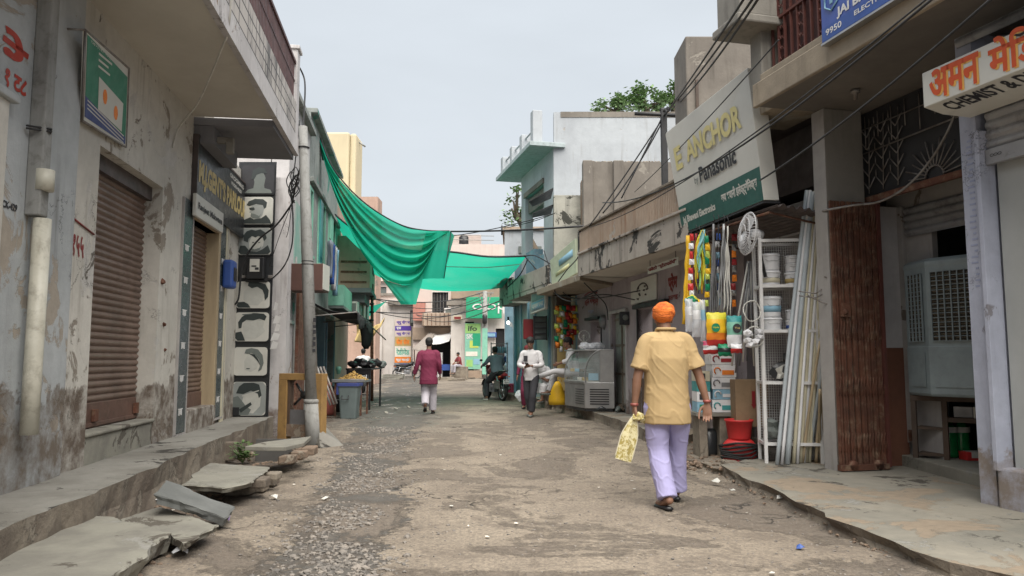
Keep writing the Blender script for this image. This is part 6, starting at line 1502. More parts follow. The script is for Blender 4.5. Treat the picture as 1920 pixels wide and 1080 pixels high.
# big blue-white house
zr = 7.12; 
cN = R3.s(1040); cF = R3.s(978)
h = thing('white_house', 'tall bluish white two-storey house with roof overhang and parapet posts', 'house')
NP = R3(cN, 0, 0)
op = (cN + 1.0, cN + 3.1, 3.2, 6.4)
q = MB(); wallp(q, R3, cN, cF, 0, zr, -.25, 0, holes=[op]); part(q, 'front_wall', 'bigwhite', h, weld=.001)
q = MB(); q.box(ID, NP.x + .01, NP.x + 9, NP.y + .0, NP.y + .3, 0, at_y(1150, 207, NP.y).z - .05); q.box(ID, NP.x + .5, NP.x + 9, NP.y + .3, NP.y + 9, 0, 6.9); part(q, 'side_wall', 'bigwhite', h)
q = MB(); q.box(ID, NP.x + .2, NP.x + 9, NP.y - .012, NP.y - .0, at_y(1150, 212, NP.y).z - .12, at_y(1150, 207, NP.y).z - .04); part(q, 'grey_cap', 'concrete', h, jitter=.01)
q = MB(); q.box(R3, cN + .1, cF - .1, -2.2, -2.1, 0, 6.9); q.box(R3, op[0], op[1], -2.1, -.26, 6.3, 6.4); part(q, 'inner_wall', 'steelgrey', h)
q = MB(); q.box(R3, op[0] - .05, op[1] + .05, .0, .05, 6.35, 6.5); q.box(R3, op[0], op[1], -.3, -.1, 5.85, 6.3); part(q, 'window_lintel', 'concrete', h)
q = MB(); q.box(R3, cN - .15, cF + .6, -.3, .72, zr, zr + .12); part(q, 'roof_slab', flat('slabblue', (.40, .46, .47, 1), .8, dirt=.5), h, bevel=.01)
q = MB(); pz = zr + .12
for k in range(4): q = MB(); s = cN + .05 + k * 1.25; q.box(R3, s, s + .28, .3, .58, pz, pz + (.62 if k else .95)); part(q, 'parapet_post', 'bigwhite', h, bevel=.02)
q = MB()
for k in range(2): q.tube([R3(cN + .1, .45, pz + .25 + k * .25), R3(cF + .3, .45, pz + .25 + k * .25)], .03, 6)
part(q, 'parapet_rails', 'bigwhite', h)
h = thing('blue_house', 'dim blue shop row front under the teal and yellow-green signboards', 'shop house')
q = MB(); wallp(q, R3, r3b, r3d, 0, 4.3, -.3, -.02, holes=[(r3b + .4, r3c - .1, -1, 2.5), (r3c + .5, r3d - .5, -1, 2.2)]); part(q, 'wall', 'bluepaint', h, weld=.001)
q = MB(); q.box(R3, r3b, r3d, -2.5, -2.4, 0, 4.2); part(q, 'rear_wall', 'darkroom', h)
q = MB(); q.box(R3, r3b, r3d + .2, -.3, .75, 3.02, 3.14); q.box(R3, r3b, r3d + .2, .7, .76, 3.14, 3.6); part(q, 'balcony', 'mould', h, bevel=.01, jitter=.01)
for k, (s, m) in enumerate([(r3b + .2, 'pvccream'), (r3b + .35, 'yellowtarp'), (r3c - .05, 'pillar'), (r3c + .35, 'bluepaint'), (r3d - .3, 'skyblue')]): q = MB(); q.box(R3, s, s + .13, -.02, .06, .15, 3.0); part(q, 'post', m, h, bevel=.008)
def tiltsign(name_label, corners, Ys, mats, cat='sign', stripes=()):
    h = thing('signboard', name_label, cat); P = [at_y(x, y, d) for (x, y), d in zip(corners, Ys)]
    nrm = (P[1] - P[0]).cross(P[3] - P[0]).normalized(); nrm = nrm if nrm.y < 0 else -nrm
    q = MB(); q.prism([p for p in P], -nrm * .08); part(q, 'board', mats[0], h, bevel=.01)
    T = lambda u, v, e=0: P[3].lerp(P[2], u).lerp(P[0].lerp(P[1], u), v) + nrm * e
    for i, (u0, u1, v0, v1, m) in enumerate(stripes): q = MB(); q.grid(lambda a, b: T(u0 + (u1 - u0) * a, v0 + (v1 - v0) * b, .006 + .001 * i), 2, 2); part(q, 'printed_field', m, h, solid=.002)
    return h, T
h, T = tiltsign('pale teal and white signboard hanging below the larger yellow-green one', [(996, 524), (1023, 510), (1022, 579), (995, 589)], [20.2, 19.3, 19.3, 20.2], ['signwhite'], stripes=[(.06, .94, .32, .95, 'pteal' if 'pteal' in M else flat('pteal', (.22, .50, .52, 1), .5)), (.06, .94, .05, .30, 'skyblue'), (.5, .9, .5, .9, 'skyblue')])
q = MB(); text_mb(q, 'दवाखाना', lambda x, y, e: T(x, y, .01), .1, x=.12, y=.12, width=.76, height=.12, offset=.004); part(q, 'lettering', 'signwhite', h)
h, T = tiltsign('large faded yellow-green signboard with diagonal blue bands on the blue shop balcony', [(1031, 488), (1078, 447), (1081, 512), (1035, 540)], [18.2, 17.0, 17.0, 18.2], ['sgreen' if 'sgreen' in M else flat('sgreen', (.50, .56, .42, 1), .5)], stripes=[(.35, .9, .55, .75, 'skyblue'), (.2, .75, .3, .42, 'lemonpale' if 'lemonpale' in M else flat('lemonpale', (.60, .60, .34, 1), .5))])
h = thing('signboard', 'maroon framed upright signboard on the blue shop wall behind the texting man', 'sign')
A = at_y(981, 598, 21.2); Bp = at_y(1000, 636, 21.2); q = MB(); q.box(ID, A.x, Bp.x, 21.2, 21.3, Bp.z, A.z); part(q, 'board', 'darkred', h, bevel=.03)
h = thing('wall_rack', 'dark framed wall rack with pale slats beside the maroon signboard', 'rack')
A = at_y(1001, 594, 20.6); Bp = at_y(1025, 636, 20.6); q = MB(); q.box(ID, A.x, Bp.x, 20.65, 20.7, Bp.z, A.z); part(q, 'back', 'printgrey', h)
q = MB()
for x in (A.x, Bp.x): q.box(ID, x - .02, x + .02, 20.58, 20.66, Bp.z - .03, A.z + .03)
for k in range(5): z = Bp.z + (A.z - Bp.z) * k / 4; q.box(ID, A.x, Bp.x, 20.585, 20.66, z - .015, z + .015)
part(q, 'frame', 'black', h)
# light blue shops at the far corner
r3e, r3f = R3.s(1001) + .002, R3.s(964)
h = thing('corner_shop', 'light blue corner shops with mouldy balcony at the bend of the lane', 'shop house')
q = MB(); wallp(q, R3, r3e, r3f, 0, 4.6, -.3, -.02, holes=[(R3.s(990), R3.s(980), -1, 2.3)]); part(q, 'wall', 'bluepaint', h, weld=.001)
q = MB(); q.box(R3, r3e, r3f, -2.5, -2.4, 0, 4.2); part(q, 'rear_wall', 'darkroom', h)
q = MB(); q.box(R3, R3.s(990), r3f, -.3, .5, 3.0, 3.1); q.box(R3, R3.s(990), r3f, .44, .5, 3.1, 3.8); part(q, 'balcony', 'mossy', h, jitter=.01)
q = MB(); q.grid(lambda u, v: R3(R3.s(990) + u * 2.0, .45 + v * .3, 4.1 - v * .4 + .06 * sin(u * 12)), 12, 4); part(q, 'sheet', 'parapet', h, solid=.02)
q = MB()
for px in (992, 978, 966): s = R3.s(px); q.box(R3, s - .06, s + .06, -.02, .05, .15, 3.0)
part(q, 'post', 'skyblue', h)
h = thing('rear_house', 'plain pale blue upper wall beyond the white house, above the net', 'house')
A = at_y(946, 432, 32); q = MB(); q.box(ID, A.x, A.x + 4, 32, 36, 0, A.z); part(q, 'wall', 'bigwhite', h)
q = MB(); q.box(ID, A.x + .02, A.x + 3.98, 31.9, 31.99, 0, 4.2); part(q, 'lower_wall', 'bluepaint', h)
q = MB(); q.box(ID, A.x - .1, A.x + 4.1, 31.9, 36.1, A.z, A.z + .15); part(q, 'roof_slab', 'parapet', h)
q = MB(); q.box(ID, A.x + .6, A.x + 1.6, 31.95, 31.99, A.z - 1.0, A.z - .7); part(q, 'ventilator', 'printgrey', h)
h = thing('wall_lamp', 'small lit white bulb under the balcony at the far corner', 'lamp')
em = G('lit_bulb'); em.b.inputs['Emission Color'].default_value = (1, .98, .9, 1); em.b.inputs['Emission Strength'].default_value = 3; em.fin((1, 1, 1), .4)
c = at_y(953, 605, 22.8); q = MB(); q.ell(c, .05, .05, .055); part(q, 'bulb', em.m, h)
q = MB(); q.tube([c + V((0, 0, .07)), c + V((0, 0, .18))], .03, 8); part(q, 'holder', 'black', h)

# ---- crossarm pole on the roofs
h = thing('roof_pole', 'dark wooden pole with a crossarm knotted with cables above the peach parapet', 'pole')
p = at_y(1247, 330, 13.5); tp = at_y(1247, 207, 13.5); p.z = 3.0
q = MB(); q.box(ID, p.x - .06, p.x + .05, 13.45, 13.56, 3.0, tp.z); part(q, 'shaft', 'blacktin', h, bevel=.01)
q = MB(); a, b = at_y(1190, 213, 13.5), at_y(1287, 217, 13.5); q.tube([a, b], .035, 6); part(q, 'crossarm', 'blacktin', h)
q = MB()
for k in range(7): q.rock(tp + V((rnd.uniform(-.08, .08), rnd.uniform(-.05, .05), rnd.uniform(-.1, .06))), .06, k + 300)
part(q, 'cable_knot', 'wire', h)
KN = tp
# cables
def wthing(label, segs, r=.014, name='overhead_cable'):
    q = MB()
    for s in segs: cable(q, [at_y(*p) for p in s], r)
    tag(q.build(name, M['wire']), label, 'cable')
def wline(label, segs, r=.014):
    q = MB()
    for p, e, sg in segs: wire(q, at_y(*p), at_y(*e), sg, r, 16)
    tag(q.build('overhead_cable', M['wire']), label, 'cable')
wline('pair of thick black cables climbing from the crossarm to the top right', [((1247, 212, 13.5), (1425, -22, 5.2), .06), ((1245, 216, 13.5), (1405, -18, 5.3), .03), ((1249, 212, 13.5), (1440, -30, 5.1), .12)], .011)
wline('thick cables dropping left from the crossarm to the parapet end', [((1247, 215, 13.5), (1105, 424, 14.0), .03), ((1244, 215, 13.5), (1165, 372, 13.7), .0), ((1247, 218, 13.5), (1130, 400, 13.8), .12)], .014)
wline('long cable crossing the big white sign from the upper right', [((1760, -12, 4.3), (1130, 380, 13.6), .34)], .010)
wline('second long cable crossing the big white sign just above the first', [((1745, -8, 4.3), (1105, 426, 13.9), .22)], .007)
wline('single cable over the porch running from the top right down to the sign', [((1870, -12, 4.3), (1425, 338, 8.0), .06)], .010)
wline('thin cable slanting across the top of the big sign', [((1460, 75, 6.6), (1190, 360, 13.4), .05)], .007)
wthing('loose wires hanging down the end of the mouldy balcony', [[(1105, 425, 14.6), (1103, 470, 14.5), (1108, 500, 14.4)], [(1108, 428, 14.6), (1114, 455, 14.4), (1105, 490, 14.4)], [(1125, 405, 14.4), (1118, 440, 14.3), (1110, 470, 14.3)], [(1090, 440, 14.7), (1085, 480, 15), (1060, 510, 16), (1040, 545, 17), (1070, 565, 16), (1120, 545, 15)]], .013)
wthing('bundle of wires sagging along the shop fronts under the balcony', [[(1020, 470, 19), (1030, 500, 18.5), (1045, 535, 18), (1075, 560, 16.8), (1130, 552, 15.2), (1190, 562, 14)], [(1000, 500, 20), (1030, 545, 18), (1100, 560, 16), (1200, 545, 13.5)], [(1085, 520, 15.5), (1110, 545, 15.2), (1135, 570, 15), (1140, 600, 15)]], .012)
wthing('dark cables stretched across the gap from net corner to blue balcony', [[(985, 480, 20.2), (1005, 480, 19.5), (1040, 500, 18.4)], [(990, 485, 20.2), (975, 515, 20.4), (950, 540, 21)], [(985, 482, 20.2), (1020, 520, 19), (1050, 545, 18)]], .016)
wthing('thin cable from the white house front down to the parapet end', [[(1040, 400, 18.2), (1000, 415, 19), (945, 428, 20)]], .010)
# trees behind the white house
def crown(label, cx, cy, Y, w_, hgt, seed, n=900, dens=1.0, tsh=0):
    h = thing('tree', label, 'tree', 'trees behind the right-hand roofs'); rr = random.Random(seed)
    C0 = at_y(cx, cy, Y); q = MB(); cl = []
    for k in range(int(26 * dens)):
        a = rr.uniform(0, 6.28); r_ = rr.random() ** .5; cl.append(C0 + V((cos(a) * r_ * w_, rr.uniform(-.6, .6) * w_ * .6, sin(a) * r_ * hgt)))
    for k in range(n):
        c = rr.choice(cl); s_ = w_ * .20; p = c + V((rr.gauss(0, s_), rr.gauss(0, s_), rr.gauss(0, s_ * .7)))
        t = V((rr.uniform(-1, 1), rr.uniform(-1, 1), rr.uniform(-.7, .5))).normalized(); L_ = rr.uniform(.10, .2); sd = t.cross(V((rr.uniform(-.3, .3), rr.uniform(-.3, .3), 1))).normalized() * L_ * .38
        q.add([p, p + t * L_ * .5 + sd, p + t * L_, p + t * L_ * .5 - sd], [(0, 1, 2, 3)])
    part(q, 'crown', 'leaf', h)
    q = MB(); base = V((C0.x + tsh, C0.y + .5, 0)); q.tube([base, base.lerp(C0, .5) + V((.2, 0, 0)), C0 - V((0, 0, hgt * .4))], [.3, .2, .12], 8)
    for c in cl[::2]: q.tube([C0 - V((0, 0, hgt * .6)), C0.lerp(c, .5) + V((0, 0, -.1)), c], [.07, .04, .015], 5)
    part(q, 'trunk', 'bark', h)
crown('feathery green tree crown at the left end of the white house roof', 1155, 200, 27, .75, .32, 1, 700, .8)
crown('tallest green tree crown rising over the middle of the white house', 1212, 188, 27, .60, .55, 2, 900)
crown('green tree crown touching the concrete tower above the white house', 1263, 180, 26, .42, .42, 3, 500)
crown('sparse branch of leaves left of the white house front', 968, 375, 30, .7, 1.4, 4, 330, .6, 3.0)
# ================================================================ GOODS AND FURNITURE
# ---- air cooler on its stand in the porch
h = thing('air_cooler', 'big grey plastic desert cooler with honeycomb pads standing in the porch', 'air cooler')
K0, K1, K2 = at_z(1706, 745, .885), at_z(1746, 745, .885), at_z(1838, 748, .885)
K1 = V((K1.x, K1.y - .22, K1.z)); 
K0 = at_y(1704, 740, 8.35); K1 = at_y(1746, 745, 7.95); K2 = at_y(1838, 745, 7.55)
K0.z = K1.z = K2.z = .9
zt3 = at_y(1746, 484, 7.95).z
dpt = (K2 - K1).normalized(); bk = V((-dpt.y, dpt.x, 0)); bk = bk if bk.y > 0 else -bk
K3 = K2 + bk * .7; K4 = K0 + (K2 - K1) * .9 + bk * .4
base = [K0, K1, K2, K3, K4]
q = MB(); n = 5; cc = sum(base, V()) / 5
def rg(z, k): return [V((cc.x + (p.x - cc.x) * k, cc.y + (p.y - cc.y) * k, z)) for p in base]
q.rings([rg(.9, .95), rg(.93, 1.0), rg(1.42, 1.0), rg(1.43, .985), rg(zt3 - .10, .985), rg(zt3 - .08, 1.0), rg(zt3 - .04, 1.0), rg(zt3, .86)], smooth=False); part(q, 'body', 'coolgrey', h, bevel=.012)
def facepanel(P, Q, u0, u1, z0, z1, name, mat, e, wavy=0):
    d = (Q - P); L_ = d.length; d = d.normalized(); nn = V((d.y, -d.x, 0)); nn = nn if nn.y < 0 else -nn
    T = lambda a, b, c: P + d * a + nn * b + V((0, 0, c - P.z))
    q = MB()
    if wavy:
        q.box(T, u0 * L_, u1 * L_, e - .01, e, z0, z1); 
    else: q.box(T, u0 * L_, u1 * L_, e - .004, e, z0, z1)
    o = part(q, name, mat, h); return o, T, L_
g_ = G('honeycomb_pad'); bs = g_.n('ShaderNodeTexWave', wave_type='BANDS', bands_direction='Z'); g_.put(bs.inputs[0], g_.pos); bs.inputs['Scale'].default_value = 9; bs.inputs['Distortion'].default_value = 3; bs.inputs['Detail'].default_value = 3; bs.inputs['Detail Scale'].default_value = 6
vv = g_.noise(40, 3); M['pad'] = g_.fin(g_.mix(g_.ma('MULTIPLY', bs.outputs[1], vv), (.035, .03, .022, 1), (.26, .215, .15, 1)), .9, bump=g_.bump(bs.outputs[1], .02, 1))
for (P, Q, u0, u1) in ((K0, K1, .24, .86), (K1, K2, .12, .98)):
    o, T, L_ = facepanel(P, Q, u0, u1, 1.48, zt3 - .16, 'pad', 'pad', .008)
    q = MB(); nv = int((zt3 - 1.64) / .048); 
    for k in range(nv): z = 1.48 + (zt3 - 1.64) * k / nv; q.box(T, u0 * L_, u1 * L_, .012, .022, z, z + .006)
    nh = int((u1 - u0) * L_ / .075) + 1
    for k in range(nh + 1): a = u0 * L_ + (u1 - u0) * L_ * k / nh; q.box(T, a - .005, a + .005, .010, .026, 1.48, zt3 - .16)
    part(q, 'guard', 'coolgrey', o)
    facepanel(P, Q, u0, u1, 1.0, 1.36, 'tank_recess', 'coolgrey', .012)
h = thing('stand', 'dark wooden stand with shelves carrying the grey cooler', 'stand')
a, b = at_z(1712, 858, .22), at_z(1764, 862, .22)
ux = V((b.x - a.x, b.y - a.y, 0)).normalized(); un = V((-ux.y, ux.x, 0)); T = rectf(V((a.x, a.y - .0, 0)), ux, un)
q = MB(); q.box(T, 0, 1.3, .0, .6, .84, .895); part(q, 'tabletop', 'wood', h, bevel=.005)
for (xx, yy) in ((0, 0), (.30, 0), (0, .55), (1.2, .0), (1.2, .55)): q = MB(); q.box(T, xx, xx + .05, yy, yy + .05, .22, .84); part(q, 'leg', 'wood', h)
q = MB(); q.box(T, .05, .30, .03, .5, .53, .56); q.box(T, .05, .3, .03, .5, .25, .28); q.box(T, .35, 1.3, .02, .55, .62, .67); part(q, 'shelf', 'wood', h)
q = MB(); q.box(T, .06, .29, .45, .47, .28, .84); part(q, 'back_panel', 'steelgrey', h)
h = thing('battery_box', 'grey and white box lying on the shelf under the cooler', 'box')
q = MB(); q.box(T, .40, .58, .06, .35, .672, .79); part(q, 'grey_half', 'steelgrey', h, bevel=.006)
q = MB(); q.box(T, .585, .88, .04, .35, .672, .79); part(q, 'white_half', 'signwhite', h, bevel=.006)
q = MB(); q.box(T, .63, .67, .035, .04, .69, .74); q.box(T, .7, .74, .035, .04, .69, .74); part(q, 'marks', 'inkdark', h)
for k, (px, lb) in enumerate([(1782, 'left green ridged bottle on the floor under the cooler shelf'), (1805, 'right green ridged bottle on the floor under the cooler shelf')]):
    h = thing('water_bottle', lb, 'bottle', 'green bottles under the cooler'); c = at_z(px, 857, .225)
    pr = [(.07, 0), (.085, .02)]
    for j in range(8): pr += [(.085, .04 + j * .028), (.078, .054 + j * .028)]
    pr += [(.085, .28), (.08, .32), (.04, .37), (.032, .40)]
    q = MB(); q.lathe(c, pr, 18); part(q, 'body', 'bottle', h)
    q = MB(); q.lathe(c + V((0, 0, .40)), [(.036, 0), (.036, .035)], 12); part(q, 'cap', 'gold' if k == 0 else 'lemon', h)
    q = MB(); q.lathe(c, [(.087, .27), (.087, .33)], 16, cap=False); part(q, 'label_band', 'signwhite', h)
h = thing('small_carton', 'small red and white carton on the porch floor beside the bottles', 'carton'); c = at_z(1826, 864, .222)
q = MB(); q.box(ID, c.x - .07, c.x + .12, c.y, c.y + .15, .222, .31); part(q, 'box', 'red', h, bevel=.004); q = MB(); q.box(ID, c.x - .02, c.x + .121, c.y - .002, c.y + .151, .25, .312); part(q, 'label_patch', 'signwhite', h)
h = thing('door_edge', 'white louvred door edge standing open beside the cooler', 'door')
a = at_y(1694, 700, 8.6); q = MB(); q.box(ID, a.x, a.x + .04, a.y, a.y + .3, .3, 2.9); part(q, 'stile', 'signwhite', h, bevel=.004)
q = MB()
for k in range(16): q.box(ID, a.x + .041, a.x + .1, a.y + .02, a.y + .28, .4 + k * .16, .46 + k * .16)
part(q, 'slats', 'signwhite', h)
h = thing('debris_heap', 'dark earth and broken bricks at the foot of the folded gate', 'debris'); q = MB()
for k in range(14): p = at_z(1640 + rnd.uniform(-15, 45), 862 + rnd.uniform(-4, 8), .1); q.rock(V((p.x, p.y, .12)), rnd.uniform(.02, .06), k + 40)
part(q, 'rubble', 'rust', h)

# ---- tall white mesh rack with paint tubs
h = thing('display_rack', 'tall white wire mesh rack holding white plastic tubs', 'rack')
a, b = at_z(1436, 862, .1), at_z(1530, 862, .1)
a = V((2.93, 8.75, 0)); W_ = .62; zt4 = 2.72; D_ = .36
T = rectf(a, V((.992, -.12, 0)).normalized(), V((.12, .992, 0)).normalized())
q = MB()
for x in (0, W_):
    for y in (0, D_): q.box(T, x - .018, x + .018, y - .018, y + .018, .1, zt4 if y == 0 else zt4 - .02)
part(q, 'posts', 'white', h)
lv = [.32, 1.02, 1.62, 2.15]
for z in lv + [zt4 - .03]:
    q = MB(); q.box(T, -.018, W_ + .018, -.014, .014, z - .02, z + .015); q.box(T, -.018, W_ + .018, D_ - .014, D_ + .014, z - .02, z + .015); q.box(T, -.014, .014, 0, D_, z - .02, z + .015); q.box(T, W_ - .014, W_ + .014, 0, D_, z - .02, z + .015)
    if z < 2.6: q.box(T, .02, W_ - .02, .02, D_ - .02, z - .006, z)
    part(q, 'shelf', 'white', h)
q = MB()
for k in range(22): x = .02 + (W_ - .04) * k / 21; q.box(T, x - .003, x + .003, D_ - .004, D_ + .002, .34, zt4)
for k in range(76): z = .34 + (zt4 - .38) * k / 75; q.box(T, .02, W_ - .02, D_ + .003, D_ + .007, z, z + .005)
for k in range(12): y = D_ * k / 11; q.box(T, W_ - .003, W_ + .003, y - .003, y + .003, .34, zt4 - .1)
part(q, 'mesh', 'white', h)
RT = T
def tub(x, y, z, r, hh, band, label, lid='whitegloss'):
    t = thing('plastic_tub', label, 'tub', 'white tubs on the mesh rack'); c = RT(x, y, z)
    q = MB(); q.lathe(c, [(r * .88, 0), (r * .93, hh * .1), (r * .98, hh * .8), (r, hh * .84)], 20); part(q, 'body', 'whitegloss', t)
    q = MB(); q.lathe(c, [(r * 1.02, hh * .84), (r * 1.06, hh * .86), (r * 1.06, hh * .93), (r * 1.02, hh * .95), (r * 1.0, hh), (r * .9, hh)], 20); part(q, 'lid', lid, t)
    if band: q = MB(); q.lathe(c, [(r * .945, hh * .25), (r * .975, hh * .55)], 20, cap=False); part(q, 'label_band', band, t, solid=.002)
    q = MB(); q.tube([c + V((-r * 1.03, -.01, hh * .85)), c + V((-r * .5, -r * .95, hh * .55)), c + V((r * .5, -r * .95, hh * .55)), c + V((r * 1.03, -.01, hh * .85))], .003, 4); part(q, 'handle', 'chrome', t)
sp3 = [(.15, .18, 2.15, .115, .19, 'pvccream', 'cream-banded tub, lower left on the top rack shelf'), (.15, .18, 2.345, .115, .20, None, 'plain tub stacked upper left on the top rack shelf'), (.42, .18, 2.15, .105, .17, 'yellowtarp', 'orange-banded tub, lower right on the top rack shelf'), (.42, .18, 2.325, .10, .10, None, 'shallow tub, middle of the right stack on the top rack shelf'), (.42, .18, 2.43, .10, .09, None, 'shallow tub topping the right stack on the top rack shelf'),
       (.15, .18, 1.62, .115, .16, None, 'plain tub, lower left on the second rack shelf'), (.15, .18, 1.785, .115, .25, 'skyblue', 'tall blue-banded tub upper left on the second rack shelf'), (.40, .18, 1.62, .09, .13, 'blue', 'small blue-printed tub lower right on the second rack shelf'), (.40, .18, 1.755, .085, .12, None, 'small plain tub upper right on the second rack shelf')]
for s_ in sp3: tub(*s_)
h = thing('tool_bags', 'dark bags and coiled goods on the lower shelves of the mesh rack', 'goods')
for k in range(7): q = MB(); q.rock(RT(.12 + .13 * (k % 4), .18, [.45, 1.14, .46, 1.16, .5, 1.12, 1.3][k]), .12, k + 70, (1, .8, .9), 2); part(q, 'bag', ['printgrey', 'boardblack', 'polybag', 'darkroom', 'printgrey', 'signwhite', 'boardblack'][k], h)
h = thing('pipe_fittings', 'white plastic hoops hanging on the left side of the mesh rack', 'hoops')
for k, z in enumerate((1.85, 1.55)): q = MB(); c = V((2.80 + .02 * k, 8.7, z)); q.tube([c + V((.10 * cos(t), .02 * sin(3 * t), .12 * sin(t))) for t in [j * pi / 9 for j in range(19)]], .008, 6); part(q, 'hoop', 'signwhite', h)
q = MB(); 
for k in range(8): q.rock(V((2.8 + rnd.uniform(-.08, .08), 8.68, 1.55 + rnd.uniform(-.1, .1))), .06, k + 30)
part(q, 'fittings', 'whitegloss', h)

# ---- leaning pipes and bamboo
specs = []
rr = random.Random(5)
def lean(kind, bx, tx, by, ty, tz, r, mat, label, i, grp):
    A = V((at_z(bx, by, .1).x, at_z(bx, by, .1).y, .105)); Bq = at_y(tx, ty, tz)
    q = MB(); n = 10 if kind != 'bamboo' else 8; N = 12
    pts = [A.lerp(Bq, k / N) + V((0, .03 * sin(pi * k / N), 0)) for k in range(N + 1)]
    rs = [r * (1 + (.18 if kind == 'bamboo' and k % 2 == 0 else 0) - (.2 * k / N if kind == 'bamboo' else 0)) for k in range(N + 1)]
    q.tube(pts, rs, n); tag(q.build('plastic_pipe' if kind == 'pipe' else 'bamboo_pole', M[mat]), label, 'pipe' if kind == 'pipe' else 'bamboo pole', grp)
GP, GB = 'long pipes leaning on the mesh rack', 'bamboo poles leaning beside the gate'
PX = [(1457, 1513, 872, 357, 'pvcblue', .017, 'blue-grey pipe, leftmost of the long leaning bundle'), (1466, 1519, 872, 357, 'whitegloss', .014, 'white pipe, second from the left in the bundle'), (1476, 1524, 871, 360, 'pvcblue', .024, 'thick blue-grey pipe, third from the left in the bundle'), (1488, 1529, 870, 358, 'pvccream', .016, 'cream pipe, fourth from the left in the bundle'), (1495, 1534, 870, 356, 'whitegloss', .013, 'thin white pipe in the middle of the bundle'), (1501, 1538, 868, 365, 'pvccream', .018, 'cream pipe, just right of the bundle middle'), (1507, 1544, 868, 380, 'whitegloss', .015, 'white pipe, third from the right in the bundle'), (1512, 1549, 867, 420, 'pvccream', .019, 'cream pipe, second from the right in the bundle'), (1518, 1553, 868, 430, 'pvccream', .013, 'shorter cream pipe, rightmost of the bundle')]
for i, (bx, tx, by, ty, m, r, lb) in enumerate(PX): lean('pipe', bx, tx, by, ty, 8.62 - .01 * i, r * 1.35, m, lb, i, GP)
BX = [(1505, 1538, 868, 640, 'palewood', .018, 'short dark-jointed bamboo just right of the pipes'), (1517, 1549, 866, 655, 'pvcblue', .020, 'short blue-grey pipe among the bamboo poles'), (1530, 1545, 868, 720, 'palewood', .019, 'shortest bamboo pole leaning upright'), (1540, 1537, 868, 730, 'palewood', .016, 'short thick bamboo pole leaning left'), (1549, 1542, 868, 690, 'palewood', .015, 'bamboo pole leaning against the pillar foot')]
for i, (bx, tx, by, ty, m, r, lb) in enumerate(BX): lean('pipe' if m == 'pvcblue' else 'bamboo', bx, tx, by, ty, 8.4, r, m, lb, i, GB)
q = MB()
for z in (2.0, 2.05): q.tube([V((3.22, 8.35, z)), V((3.38, 8.28, z - .03)), V((3.56, 8.3, z + .08)), V((3.6, 8.4, z + .16))], .008, 5)
cable(q, [V((3.3, 8.3, 2.0)), V((3.5, 8.2, 1.9)), V((3.58, 8.2, 2.12)), V((3.45, 8.2, 2.2))], .008); tag(q.build('binding_cord', M['signwhite'] if 0 else M['grille']), 'knotted cord tying the leaning pipes to the pillar', 'cord')

# ---- red wringer buckets
def bucket(label, c, r, hh, th=0, mat='red'):
    h = thing('bucket', label, 'bucket', 'red buckets at the apron corner'); c = V(c)
    q = MB(); q.lathe(c, [(r * .76, 0), (r * .8, .02), (r * .97, hh * .88), (r * 1.04, hh * .9), (r * 1.05, hh), (r * .98, hh), (r * .76, .05)], 26); part(q, 'body', mat, h)
    return h
c = at_z(1396, 868, .06)
h = thing('mop_bucket', 'oval red wringer bucket with black cable coiled round it on the ground', 'bucket')
q = MB()
def ov(rx, ry, z): return [V((c.x + rx * cos(2 * pi * k / 24), c.y + .18 + ry * sin(2 * pi * k / 24), z)) for k in range(24)]
q.rings([ov(.19, .14, .07), ov(.21, .155, .10), ov(.20, .15, .26), ov(.165, .13, .30), ov(.14, .11, .32)]); part(q, 'body', 'red', h)
q = MB(); q.add([V((c.x - .09 + .18 * k / 8, c.y + .02 - .003, .07 + (.07 * sin(pi * k / 8)))) for k in range(9)], [tuple(range(9))]); part(q, 'cut_out', 'darkred', h)
q = MB(); pts = []
for k in range(90): t = k * .42; r_ = .225 + .02 * sin(k * 1.7); pts.append(V((c.x + r_ * cos(t), c.y + .18 + r_ * .78 * sin(t), .08 + .20 * (k / 90) + .02 * sin(k * .9))))
q.tube(pts, .013, 6); tag(q.build('cable_coil', M['rubber']), 'black rubber cable coiled around the lower red bucket', 'cable')
bucket('round red bucket with white chipped print stacked on the wringer bucket', (c.x, c.y + .18, .32), .165, .24)
h = list(C.objects)[-1].parent
q = MB(); 
for k in range(6): a = -pi / 2 + (k - 3) * .28; q.box(lambda x, y, z: V((c.x + (.142 + y) * cos(a) + x, c.y + .18 + (.142 + y) * sin(a), z)), -.012, .02, 0, .006, .42, .47 + .02 * (k % 2))
h = thing('rock', 'wire-wrapped stone block lying at the corner of the apron', 'stone'); p = at_z(1374, 885, .0); q = MB(); q.box(ID, p.x - .09, p.x + .1, p.y - .02, p.y + .15, 0, .13); part(q, 'block', 'kerbside', h, bevel=.02, jitter=.03)

# ---- cartons, benches and packets
h = thing('carton', 'brown cardboard carton with a red arrow standing in the shop mouth', 'carton')
A = at_y(1378, 712, 9.3); Bp = at_y(1442, 782, 9.3); q = MB(); q.box(ID, A.x, Bp.x, 9.3, 9.65, Bp.z - .12, A.z); part(q, 'box', 'cardboard', h, bevel=.006)
q = MB(); x = (A.x + Bp.x) / 2 + .02; q.box(ID, x - .02, x + .02, 9.294, 9.299, A.z - .3, A.z - .14); q.add([V((x - .035, 9.295, A.z - .3)), V((x + .035, 9.295, A.z - .3)), V((x, 9.295, A.z - .36))], [(0, 1, 2)]); part(q, 'arrow', 'darkred', h)
h = thing('bench', 'rough stone bench under the stacked product boxes', 'bench')
A = at_z(1292, 845, .05); zt5 = .62
q = MB(); q.box(ID, 2.32, 3.2, 9.5, 10.1, zt5 - .05, zt5); part(q, 'seat', 'slab', h, bevel=.008)
